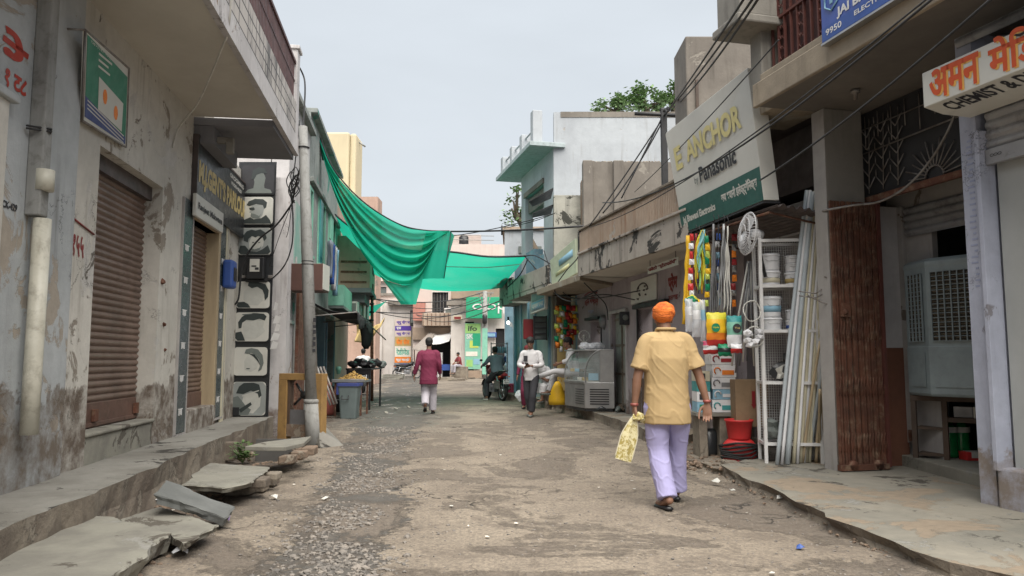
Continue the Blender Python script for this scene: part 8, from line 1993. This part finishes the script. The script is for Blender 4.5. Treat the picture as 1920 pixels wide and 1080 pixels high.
def person(label, loc, yaw, J, look, voxel=.009, cat='person', group=None, sz=1.0):
    """J: joints in the person's own frame (x right, y forward, z up)"""
    h = thing('person', label, cat, group)
    xf = Matrix.Translation(V(loc)) @ Matrix.Rotation(yaw, 4, 'Z') @ Matrix.Scale(sz, 4)
    J = {k: V(v) for k, v in J.items()}; HR = rotm(*J.pop('hrot', V((0, 0, 0))))
    b = look.get('bulk', 1.0)
    pel, wai, che, nek, hd = J['pelvis'], J['waist'], J['chest'], J['neck'], J['head']
    TW = look.get('torso', None)
    side = (J['shr'] - J['shl']).normalized()
    def sect(c, rx, ry, sd_=None, tilt=V((0, 0, 1))):
        sd_ = (sd_ or side); fw = tilt.cross(sd_).normalized()
        return [c + sd_ * (rx * (abs(cos(a)) ** .85) * (1 if cos(a) > 0 else -1)) + fw * (ry * sin(a)) for a in [k * pi / 11 for k in range(22)]]
    q = MB()
    ax1 = (che - pel).normalized()
    hs = (J['hipr'] - J['hipl']).normalized()
    q.rings([sect(pel - ax1 * .08, .12 * b, .10 * b, hs, ax1), sect(pel, .155 * b, .115 * b, hs, ax1), sect(wai, .135 * b, .105 * b, None, ax1), sect(che, .165 * b, .118 * b, None, ax1), sect(che + (nek - che) * .62, .155 * b, .10 * b, None, ax1), sect(che + (nek - che) * .88, .09 * b, .07, None, ax1), sect(nek, .055, .055, None, ax1)])
    limb(q, [nek - (nek - che).normalized() * .03, nek + (hd - nek) * .35, hd - (hd - nek) * .15], [.060, .056, .054], 14)
    head(q, hd, HR)
    for s in 'lr':
        sh, el, wr = J['sh' + s], J['el' + s], J['wr' + s]
        limb(q, [sh, sh.lerp(el, .5), el, el.lerp(wr, .3), wr], [.050 * b, .047 * b, .040, .041, .027], 14)
        hp, kn, an, to = J['hip' + s], J['kn' + s], J['an' + s], J['to' + s]
        limb(q, [hp, hp.lerp(kn, .5), kn, kn.lerp(an, .35), an], [.088 * b, .075 * b, .055, .053, .036], 14)
        limb(q, [an - (to - an).normalized() * .04 - V((0, 0, .02)), an.lerp(to, .45) - V((0, 0, .02)), to], [.036, .038, .028], 12, flat=.8)
        dflt = ((wr - el).normalized(), V((0, 1, 0)) if False else (-side if s == 'r' else side), V((0, 1, 0)))
        hh = J.get('hand' + s)
        d_ = J.get('hd' + s, dflt[0]); pn = J.get('hp' + s, dflt[1]); th = J.get('ht' + s, dflt[2])
        hand(q, wr + V(d_).normalized() * .015, d_, pn, th, look.get('curl' + s, .35))
    fuse(q, 'body', look.get('skin', 'skin'), h, min(voxel, look.get('bodyvox', voxel)), 2, xf=xf)
    # trousers
    if look.get('trouser'):
        q = MB(); tk, te = look.get('tknee', .085), look.get('them', .075)
        q.rings([sect(pel - ax1 * .10, .14 * b, .12 * b, hs, ax1), sect(pel, .172 * b, .135 * b, hs, ax1), sect(wai - ax1 * .0, .150 * b, .122 * b, None, ax1)])
        for s in 'lr':
            hp, kn, an = J['hip' + s], J['kn' + s], J['an' + s]; e = kn.lerp(an, look.get('tlen', .97))
            limb(q, [hp, hp.lerp(kn, .5), kn, kn.lerp(e, .5), e], [.108 * b, .098 * b, tk, (tk + te) / 2, te], 18, far=False)
        fuse(q, 'trousers', look['trouser'], h, voxel, 3, wr=look.get('twr', .007), wf=11, xf=xf, seed=3)
    # shirt
    q = MB(); hem = look.get('hem', .12); sr = look.get('sleeve', .5); hr = look.get('hemr', (.19, .15))
    if look.get('skirt'):
        q.rings([sect(pel - ax1 * hem, hr[0] * b, hr[1] * b, hs, ax1), sect(pel - ax1 * hem * .5, hr[0] * b, hr[1] * b, hs, ax1), sect(pel, .185 * b, .15 * b, hs, ax1), sect(wai, .165 * b, .135 * b, None, ax1), sect(che, .188 * b, .145 * b, None, ax1), sect(che + (nek - che) * .60, .178 * b, .118 * b, None, ax1), sect(che + (nek - che) * .92, .085, .078, None, ax1)])
    else:
        q.rings([sect(pel - ax1 * hem, hr[0] * b, hr[1] * b, hs, ax1), sect(pel - ax1 * hem * .5, hr[0] * b * .99, hr[1] * b, hs, ax1), sect(pel, .188 * b, .148 * b, hs, ax1), sect(wai, .178 * b, .140 * b, None, ax1), sect(che, .190 * b, .142 * b, None, ax1), sect(che + (nek - che) * .60, .172 * b, .115 * b, None, ax1), sect(che + (nek - che) * .92, .080, .075, None, ax1)])
    for s in 'lr':
        sh, el, wr = J['sh' + s], J['el' + s], J['wr' + s]; inn = nek.lerp(sh, .45) - ax1 * .035
        if sr <= 1: e = sh.lerp(el, sr); limb(q, [inn, sh - ax1 * .012, sh.lerp(e, .5), e], [.056 * b, .061 * b, .066 * b, look.get('cuff', .070) * b], 18, k=5, far=False)
        else: e = el.lerp(wr, sr - 1); limb(q, [inn, sh - ax1 * .012, sh.lerp(el, .55), el, e], [.060 * b, .071 * b, .066 * b, .058, look.get('cuff', .044)], 18, far=False)
    limb(q, [nek - ax1 * .035, nek + ax1 * .012], [.075, .064], 16, ends=False)
    fuse(q, 'shirt', look['shirt'], h, voxel, 3, wr=look.get('swr', .007), wf=10, xf=xf, seed=9)
    # shoes
    for s in 'lr':
        an, to = J['an' + s], J['to' + s]; q = MB(); d = (to - an); d.z = 0; d.normalize()
        back = an - V((0, 0, 0)) - d * .055; sole = min(an.z - .075, to.z - .02)
        z_h = lambda t: (an.z - .082) * (1 - t) + (to.z - .032) * t
        pts = [V((back.x, back.y, z_h(0))).lerp(V((to.x + d.x * .05, to.y + d.y * .05, z_h(1))), t) for t in (0, .2, .5, .8, 1)]
        sd2 = V((-d.y, d.x, 0)); up = V((0, 0, 1)); th_ = look.get('shoeh', .03)
        q.rings([[p + sd2 * w_ * cos(a) + up * (hh_ * sin(a) + th_ * .4) for a in [k * pi / 6 for k in range(12)]] for p, w_, hh_ in zip(pts, (.028, .038, .042, .046, .02), (th_ * .8, th_, th_, th_ * .8, th_ * .5))])
        q.v = [xf @ v for v in q.v]; part(q, 'shoe', look.get('shoe', 'black'), h)
    if look.get('hair'):
        q = MB(); hx = look.get('hairlen', 0)
        q.ell(hd + HR @ V((0, -.014, .048)), .092, .110, .090, rot=HR, n=18, m=12); q.ell(hd + HR @ V((0, -.045, .0 - hx)), .082, .066, .080 + hx, rot=HR, n=16, m=10)
        for s in (-1, 1): q.ell(hd + HR @ V((.072 * s, .0, .03)), .012, .045, .04, rot=HR, n=8, m=6)
        if look.get('fringe'): q.ell(hd + HR @ V((.01, .060, .075)), .055, .030, .030, rot=HR, n=12, m=8)
        fuse(q, 'hair', look['hair'], h, .008, 1, wr=.006, wf=34, xf=xf, seed=4)
    if look.get('face'): face_parts(hd, HR, h, xf)
    return h, xf, J, HR

def walk(lead='r', stride=.26, h=0, bulk=1, armL=None, armR=None):
    """joints of a walker; the lead leg is in front"""
    s = 1 if lead == 'r' else -1
    J = dict(pelvis=(0, 0, .92), waist=(0, .005, 1.08), chest=(0, .0, 1.27), neck=(0, .01, 1.50), head=(0, .035, 1.66),
             shl=(-.185, -.005, 1.42), shr=(.185, -.005, 1.42), hipl=(-.095, 0, .88), hipr=(.095, 0, .88))
    f = dict(kn=(.09 * 1, .17, .49), an=(.085, stride, .10), to=(.10, stride + .15, .045)); bk = dict(kn=(.085, .0, .47), an=(.08, -stride * .55, .13), to=(.09, -stride * .55 + .13, .035))
    for nm, src in (('r', f if s > 0 else bk), ('l', bk if s > 0 else f)):
        sg = 1 if nm == 'r' else -1
        for k, v in src.items(): J[k + nm] = (v[0] * sg, v[1], v[2])
    J.update(ell=(-.25, -.03, 1.14), wrl=(-.28, .05, .90), elr=(.25, -.03, 1.14), wrr=(.28, .05, .90))
    return J

# ---- man in the orange turban
J = walk('r', .24)
J.update(kn_='') if 0 else None
J.update(ell=(-.262, -.02, 1.14), wrl=(-.29, .0, .885), elr=(.285, -.02, 1.15), wrr=(.345, -.045, .915), shl=(-.172, -.005, 1.468), shr=(.172, -.005, 1.468), chest=(0, 0, 1.30), neck=(0, .01, 1.555), head=(-.005, .05, 1.655),
         hdl=(.05, -.05, -1), hpl=(1, .2, 0), htl=(0, 1, 0), hdr=(-.02, -.10, -1), hpr=(-.35, -1, .0), htr=(-1, .2, 0),
         anl=(-.045, -.13, .10), tol=(-.085, .03, .035), knl=(-.080, .02, .49), hipl=(-.095, 0, .88), anr=(.135, .26, .11), tor=(.15, .42, .045), knr=(.125, .16, .50))
TL_ = at_z(1257, 955, 0)
h, xf, JJ, HR = person('turbaned man in yellow shirt and lavender trousers walking away with a cloth bag', (TL_.x, TL_.y + .06, .0), .04, J,
    dict(bulk=1.08, shirt='shirtyellow', trouser='lavender', sleeve=.80, cuff=.078, hem=.19, hemr=(.192, .16), tknee=.090, them=.090, skin='skin', bodyvox=.0055, curll=1.0, curlr=.32, swr=.0085, twr=.011, tlen=.98, shoe='black', shoeh=.022), voxel=.008)
hd = JJ['head']
q = MB()
def turb(u, v):
    th = u * 2 * pi; ph = -pi / 2 + .25 + v * (pi - .27)
    k = 1 + .060 * abs(sin(3.6 * v * pi + 1.1 * sin(th + .6) + .5 * th)) - .03 + .03 * noise.noise(V((cos(th) * 2, sin(th) * 2, v * 4))) + .012 * noise.noise(V((cos(th) * 9, sin(th) * 9, v * 14)))
    return xf @ (hd + V((0, -.015, .055)) + HR @ V((.100 * cos(ph) * cos(th) * k, .120 * cos(ph) * sin(th) * k, (.098 * sin(ph) + .012 * sin(th * 1 + .5) * cos(ph)) * k)))
q.grid(turb, 48, 30); 
for k in range(0):
    zz = -.045 + k * .035
    q.tube([xf @ (hd + V((0, -.015, .055)) + V((.1 * sqrt(max(.05, 1 - (zz / .09) ** 2)) * cos(t), .119 * sqrt(max(.05, 1 - (zz / .09) ** 2)) * sin(t), zz + .02 * sin(t + k * 1.5)))) for t in [j * pi / 12 for j in range(25)]], [.016] * 25, 8, flat=.45)
part(q, 'turban', 'turban', h, weld=.0005)
q = MB(); p0 = JJ['neck']; 
limb(q, [p0 + V((.085 * cos(t), .075 * sin(t) - .005, -.012 + .018 * (sin(t) < 0) + .0)) for t in [j * pi / 8 + pi for j in range(9)]], [.013] * 9, 8)
q.v = [xf @ v for v in q.v]; part(q, 'collar', 'shirtyellow', h)
# bracelet and watch
q = MB()
for w_, d_ in ((JJ['wrl'], V((0, 0, -1))), (JJ['wrr'], V((0, 0, -1)))): q.lathe(xf @ (w_ - d_ * .01), [(.034, -.012), (.036, 0), (.034, .012)], 14)
part(q, 'bracelet', 'gasred', h)
# cloth bag in his left hand
h = thing('cloth_bag', 'folded yellow and white patterned cloth bag held in the turbaned man\'s left hand', 'bag')
hp = xf @ (JJ['wrl'] + V((.005, .0, -.085)))
g_ = G('printed_cloth'); n1 = g_.vor(26); M['printcloth'] = g_.fin(g_.mix(g_.rng(g_.noise(17, 5, .7, 1.5), .47, .55), (.62, .56, .34, 1), (.34, .27, .08, 1)), .85, bump=g_.bump(g_.noise(30), .005, .6))
q = MB()
def bagf(u, v, s): 
    e = at_y(1168, 863, hp.y); 
    ctr = hp.lerp(e, v); wv = .012 + .062 * min(1, v * 2.2) ** .8
    ax = (e - hp).normalized(); sd_ = V((-ax.z, 0, ax.x)) * -1
    return ctr + sd_ * (u - .5) * 2 * wv + V((0, s * (.018 + .012 * sin(u * 9 + v * 4)) * sin(pi * min(1, max(0, u))), 0))
q.grid(lambda u, v: bagf(u, v, 1), 10, 18); q.grid(lambda u, v: bagf(u, v, -1), 10, 18); part(q, 'bag', 'printcloth', h)
q = MB()
for u in (0, 1): q.tube([bagf(u, k / 10, 0) for k in range(11)], .006, 5)
q.tube([bagf(k / 6, 1, 0) for k in range(7)], .006, 5); part(q, 'hem', 'pvccream', h)
q = MB()
for k in range(3): q.add([hp + V((-.02, -.01, .03)), hp + V((.05 + .03 * k, -.02, -.01 - .02 * k)), hp + V((.13 - .02 * k, .01, -.05 - .012 * k)), hp + V((.05, .02, -.06))], [(0, 1, 2, 3)])
q.rock(hp + V((.03, -.01, -.01)), .05, 3, (1.2, .6, .7), 2); part(q, 'gathered_top', 'printcloth', h, solid=.004)

# ---- man in maroon walking away
J = walk('r', .20)
J.update(ell=(-.27, -.06, 1.14), wrl=(-.33, -.02, .92), elr=(.25, -.03, 1.14), wrr=(.26, .10, .93), hdl=(-.1, .1, -1), anl=(-.06, -.20, .24), tol=(-.07, -.12, .085), knl=(-.07, .04, .50))
p = at_z(803, 777, 0)
h, xf, JJ, HR = person('man in long maroon shirt and grey trousers walking away down the lane', (p.x, p.y, 0), .05, J,
    dict(shirt='maroon', trouser='greytrouser', sleeve=1.92, cuff=.046, hem=.22, hemr=(.200, .16), tknee=.10, them=.088, hair='hair', skin='skin2', swr=.009, twr=.010, shoe='rubber', bulk=1.08, tlen=1.03), voxel=.011)
# ---- young man in white shirt looking at his phone
J = walk('l', .20)
J.update(ell=(-.26, .05, 1.15), wrl=(-.09, .27, 1.13), elr=(.26, .03, 1.15), wrr=(.05, .27, 1.10), hdl=(.9, .5, .1), hpl=(0, .0, 1), htl=(0, 1, .3), hdr=(-.7, .6, .15), hpr=(0, 0, 1), htr=(0, 1, .3), hrot=(0, -.35, 0), head=(0, .07, 1.655), anr=(.05, -.10, .12), tor=(.06, .03, .04), anl=(-.05, .16, .10), tol=(-.06, .31, .04))
p = at_z(996, 780, 0)
h, xf, JJ, HR = person('young man in white shirt and black trousers walking forward reading his phone', (p.x, p.y, 0), pi - .30, J,
    dict(shirt='whitecloth', trouser='blacktrouser', sleeve=1.9, cuff=.044, hem=.12, hemr=(.185, .14), tknee=.08, them=.072, hair='hair', face=True, skin='skin2', swr=.010, twr=.008, shoe='steelgrey' if 0 else 'printgrey', bulk=.92, curll=.7, curlr=.7), voxel=.011)
q = MB(); c = JJ['wrl'].lerp(JJ['wrr'], .5) + V((.0, .10, .03)); T = lambda a, b, e: xf @ (c + V((a, b, e + b * .6)))
q.box(T, -.035, .035, -.07, .07, 0, .01)
o = part(q, 'phone', 'black', None); tag(o, 'black phone held in both hands by the young man in white', 'phone')
q = MB(); T = lambda a, b, e: xf @ (JJ['chest'] + V((.09 + a, .135 + b, .02 + e))); q.box(T, -.045, .045, -.005, .02, -.06, .07); part(q, 'chest_print', 'inkdark', h)
# ---- leaning man in white behind the counter
def sitting(hip=(0, 0, .5), lean=.0, knee_f=.45, shin=.45, spread=.14):
    hx, hy, hz = hip
    J = dict(pelvis=(0, 0, hz + .06), waist=(0, .02 + lean * .3, hz + .22), chest=(0, .03 + lean * .7, hz + .40), neck=(0, .04 + lean, hz + .60), head=(0, .08 + lean * 1.15, hz + .75), shl=(-.185, .03 + lean * .9, hz + .53), shr=(.185, .03 + lean * .9, hz + .53), hipl=(-.10, .0, hz + .04), hipr=(.10, .0, hz + .04))
    for s, nm in ((1, 'r'), (-1, 'l')): J.update({'kn' + nm: (s * spread, knee_f, hz + .06), 'an' + nm: (s * spread, knee_f + .05, hz + .04 - shin), 'to' + nm: (s * spread, knee_f + .2, hz - .02 - shin), 'el' + nm: (s * .24, .15 + lean, hz + .28), 'wr' + nm: (s * .13, .36 + lean * .5, hz + .18)})
    return J
J = sitting((0, 0, .72), .08, .44, .44)
J.update(knl=(-.10, .50, .80), anl=(-.06, .93, .66), tol=(-.06, 1.02, .75), knr=(.12, .46, .72), anr=(.10, .62, .34), tor=(.1, .77, .29), ell=(-.28, .2, 1.06), wrl=(-.16, .40, .98), elr=(.28, -.12, 1.16), wrr=(.30, .1, 1.05), hrot=(.1, -.1, 0))
p = at_y(1078, 700, 17.6)
person('young man in white kurta perched beside the glass counter with one leg stretched out', (p.x, p.y, .2), pi / 2 + .1, J,
    dict(shirt='whitecloth', trouser='whitecloth', sleeve=1.6, cuff=.055, hem=.10, hemr=(.20, .17), tknee=.066, them=.055, hair='hair', face=True, skin='skin2', shoe='printgrey', bulk=.9), voxel=.012)
h = thing('stool', 'dark wooden stool under the man in white beside the counter', 'stool'); q = MB(); q.lathe(V((p.x, p.y, .2)), [(.17, .62), (.18, .64), (.18, .67), (.16, .69)], 14); part(q, 'seat', 'wood', h)
for k in range(4): a = pi / 4 + k * pi / 2; q = MB(); q.tube([V((p.x + .2 * cos(a), p.y + .2 * sin(a), .2)), V((p.x + .13 * cos(a), p.y + .13 * sin(a), .83))], .018, 6); part(q, 'leg', 'wood', h)
J = sitting((0, 0, .30), .26, .40, .30); J.update(hrot=(0, -.6, 0), ell=(-.25, .34, .52), elr=(.25, .34, .52), wrl=(-.05, .52, .66), wrr=(.07, .52, .64))
p = at_z(1030, 752, .2)
person('old man in white sitting hunched on the platform edge with bowed grey head', (p.x + .05, p.y + .6, .2), pi / 2 + .75, J,
    dict(shirt='whitecloth', trouser='whitecloth', sleeve=.9, hem=.05, tknee=.1, them=.11, tlen=.55, hair='greyhair', skin='skin2', shoe='printgrey', bulk=.95), voxel=.012)
h = thing('seat_stone', 'low stone block under the hunched old man in white', 'stone'); q = MB(); q.box(ID, p.x - .2, p.x + .35, p.y + .4, p.y + .85, .19, .46); part(q, 'block', 'kerbside', h, bevel=.02)
J = sitting((0, 0, .42), .1, .40, .40); p = at_y(1052, 700, 19.4)
person('dark-haired person sitting behind the seated men by the kiosk', (p.x, p.y, .2), pi + .4, J, dict(shirt='printgreyc' if 0 else 'bluegrey', trouser='blacktrouser', sleeve=.9, hem=.05, hair='hair', face=True, skin='skin2'), voxel=.013)
q = MB(); q.box(ID, p.x - .35, p.x + .35, p.y - .25, p.y + .3, .19, .60); h = thing('low_bench', 'brown box bench under the person behind the seated men', 'bench'); part(q, 'seat', 'wood', h, bevel=.01)
# person in maroon mostly hidden behind the texting man
J = walk('r', .05); p = at_z(987, 754, .0)
person('person in maroon mostly hidden behind the texting man', (at_y(989, 700, 19.6).x, 19.6, .0), pi - .2, J, dict(shirt='maroon', trouser='maroon', sleeve=1.8, hem=.35, hemr=(.2, .17), hair='redcloth', hairlen=.03, skin='skin2', bulk=.85), voxel=.014, sz=.92)

# ================================================================ MOTORCYCLES
def motorcycle(label, tank='black', loc=(0, 0, 0), yaw=0, plate='white', group='motorcycles in the lane'):
    h = thing('motorcycle', label, 'motorcycle', group)
    xf = Matrix.Translation(V(loc)) @ Matrix.Rotation(yaw, 4, 'Z')
    def bp(q, name, mat, par=h, **k): q.v = [xf @ v for v in q.v]; return part(q, name, mat, par, **k)
    for y in (-.62, .66):
        q = MB(); N = 26; q.rings([[V((.0 + w_ * .5, y + r * cos(t), .31 + r * sin(t))) for w_, r in [(-.09, .255), (-.10, .285), (-.06, .31), (.06, .31), (.10, .285), (.09, .255)]] for t in [2 * pi * k / N for k in range(N)] + [0]], cap=False)
        wh = bp(q, 'wheel', 'rubber')
        q = MB(); q.rings([[V((w_, y + r * cos(t), .31 + r * sin(t))) for w_, r in [(-.035, .26), (-.035, .235), (.035, .235), (.035, .26)]] for t in [2 * pi * k / N for k in range(N)] + [0]], cap=False)
        q.lathe(V((-.06, y, .31)), [(.05, 0), (.07, .03), (.07, .09), (.05, .12)], 12, axis=(1, 0, 0))
        for k in range(6): a = k * pi / 3; q.tube([V((0, y + .05 * cos(a), .31 + .05 * sin(a))), V((0, y + .245 * cos(a), .31 + .245 * sin(a)))], .014, 5)
        bp(q, 'rim', 'chrome', wh)
        q = MB(); q.rings([[V((w_, y + .345 * cos(t), .31 + .345 * sin(t) + .0)) for w_ in (-.07, -.03, .03, .07)] for t in [pi * (.12 + .76 * k / 12) for k in range(13)]], cap=False); bp(q, 'mudguard', 'black', solid=.006)
    q = MB(); limb(q, [V((0, -.05, .42)), V((0, -.1, .62)), V((0, .3, .78))], [.05, .06, .05], 8); q.box(ID, -.11, .11, -.18, .22, .25, .52); q.lathe(V((-.13, .06, .40)), [(.1, 0), (.11, .03), (.11, .23), (.1, .26)], 14, axis=(1, 0, 0)); bp(q, 'engine', 'steelgrey', bevel=.01)
    q = MB(); limb(q, [V((0, .42, .88)), V((0, .25, .93)), V((0, .02, .84))], [.07, .135, .10], 16, flat=.85); bp(q, 'tank', tank)
    q = MB(); limb(q, [V((0, .02, .80)), V((0, -.25, .79)), V((0, -.62, .86))], [.10, .13, .09], 14, flat=.5, up=(1, 0, 0)); bp(q, 'seat', 'rubber')
    q = MB(); limb(q, [V((0, -.1, .66)), V((0, -.45, .70)), V((0, -.78, .82))], [.08, .10, .06], 12, flat=.8); bp(q, 'tail', tank)
    q = MB(); q.tube([V((.11, -.35, .84)), V((.13, -.65, .93)), V((.09, -.82, .93)), V((-.09, -.82, .93)), V((-.13, -.65, .93)), V((-.11, -.35, .84))], .014, 6); bp(q, 'grab_rail', 'chrome')
    q = MB(); q.box(ID, -.07, .07, -.86, -.80, .76, .83); bp(q, 'tail_light', 'darkred', bevel=.01)
    q = MB(); q.box(ID, -.10, .10, -.90, -.885, .52, .66); pl = bp(q, 'number_plate', plate, bevel=.004)
    q = MB(); text_mb(q, 'RJ 19', lambda x, y, e: V((-.08 + x, -.902, .60 + y)), .1, width=.16, height=.045, offset=.002); text_mb(q, '4073', lambda x, y, e: V((-.07 + x, -.902, .535 + y)), .1, width=.14, height=.045, offset=.002); bp(q, 'lettering', 'inkdark', pl)
    q = MB()
    for s in (-1, 1): q.tube([V((.08 * s, .66, .31)), V((.08 * s, .46, .92))], .022, 7); 
    for s in (-1, 1): q.tube([V((.09 * s, -.62, .31)), V((.12 * s, -.42, .74))], .026, 7)
    bp(q, 'fork', 'chrome')
    q = MB(); q.tube([V((-.36, .26, 1.03)), V((-.25, .36, 1.06)), V((0, .42, 1.0)), V((.25, .36, 1.06)), V((.36, .26, 1.03))], .014, 6)
    for s in (-1, 1): q.tube([V((.28 * s, .33, 1.06)), V((.33 * s, .33, 1.2))], .006, 4); q.ell(V((.34 * s, .33, 1.24)), .055, .015, .035)
    bp(q, 'handlebar', 'black')
    q = MB(); q.ell(V((0, .56, .90)), .085, .07, .10); bp(q, 'headlight', 'glass')
    q = MB(); q.ell(V((0, .52, .90)), .10, .07, .115); q.box(ID, -.13, .13, .40, .47, .95, 1.1); bp(q, 'cowl', tank, bevel=.01)
    for s in (-1, 1): q = MB(); q.ell(V((.16 * s, -.74, .74)), .03, .03, .022); bp(q, 'indicator', 'orange')
    q = MB(); q.tube([V((.12, .1, .28)), V((.14, -.2, .28)), V((.15, -.75, .40))], [.025, .035, .05], 10); bp(q, 'exhaust', 'chrome')
    q = MB(); q.box(ID, -.16, -.13, -.7, -.3, .36, .62); bp(q, 'saree_guard', 'grille', bevel=.01)
    return h, xf
p = at_z(927, 752, 0)
mc, mxf = motorcycle('dark red motorcycle with white number plate ridden away near the blue shops', 'darkred', (p.x, p.y + .7, 0), .42)
J = sitting((0, 0, .80), .14, .34, .46, .17)
J.update(ell=(-.30, .25, 1.16), elr=(.30, .25, 1.16), wrl=(-.33, .46, 1.06), wrr=(.33, .46, 1.06), anl=(-.19, .12, .40), anr=(.19, .16, .40), tol=(-.2, .26, .33), tor=(.2, .3, .33), knl=(-.20, .34, .74), knr=(.20, .34, .74))
J['anl'] = (-.36, .05, .10); J['tol'] = (-.38, .18, .04); J['knl'] = (-.27, .26, .52)
pr_ = mxf @ V((0, -.22, 0))
person('rider in blue-grey striped shirt with white collar seen from behind on the motorcycle', (pr_.x, pr_.y, .0), .42, J, dict(shirt='bluegrey', trouser='blacktrouser', sleeve=1.85, hem=.03, hair='hair', skin='skin2', bulk=1.1, shoe='signwhite', them=.07), voxel=.013)
p = at_z(762, 709, 0)
motorcycle('parked black and silver motorcycle before the printed banner', 'black', (p.x, p.y + .0, 0), -pi / 2 + .25)
p = at_y(682, 705, 29)
motorcycle('dark motorcycle standing beyond the iron pole under the rider in white', 'black', (p.x, 29, 0), .15)
J = sitting((0, 0, .80), .12, .34, .46, .17); J.update(anl=(-.19, .12, .40), anr=(.19, .16, .40), tol=(-.2, .26, .33), tor=(.2, .3, .33), ell=(-.30, .25, 1.16), elr=(.30, .25, 1.16), wrl=(-.33, .46, 1.06), wrr=(.33, .46, 1.06))
person('rider in white shirt seen from behind far down the left side', (p.x, 28.8, 0), .15, J, dict(shirt='whitecloth', trouser='blacktrouser', sleeve=.8, hem=.03, hair='hair', skin='skin2', bulk=1.15), voxel=.02)
J = sitting((0, 0, .95), .05, .42, .42); p = at_y(862, 690, 46.5)
person('man in dark red shirt sitting before the cream shop house far away', (p.x, 46.5, -.15), pi / 2 + .6, J, dict(shirt='redcloth', trouser='greytrouser', sleeve=.9, hem=.05, hair='hair', skin='skin2'), voxel=.022)
h = thing('stone_block', 'stone ledge under the far seated man in dark red', 'ledge'); q = MB(); q.box(ID, p.x - .5, p.x + .5, 46.3, 47.0, 0, .80); part(q, 'block', 'kerbside', h, bevel=.03)
finish_all()
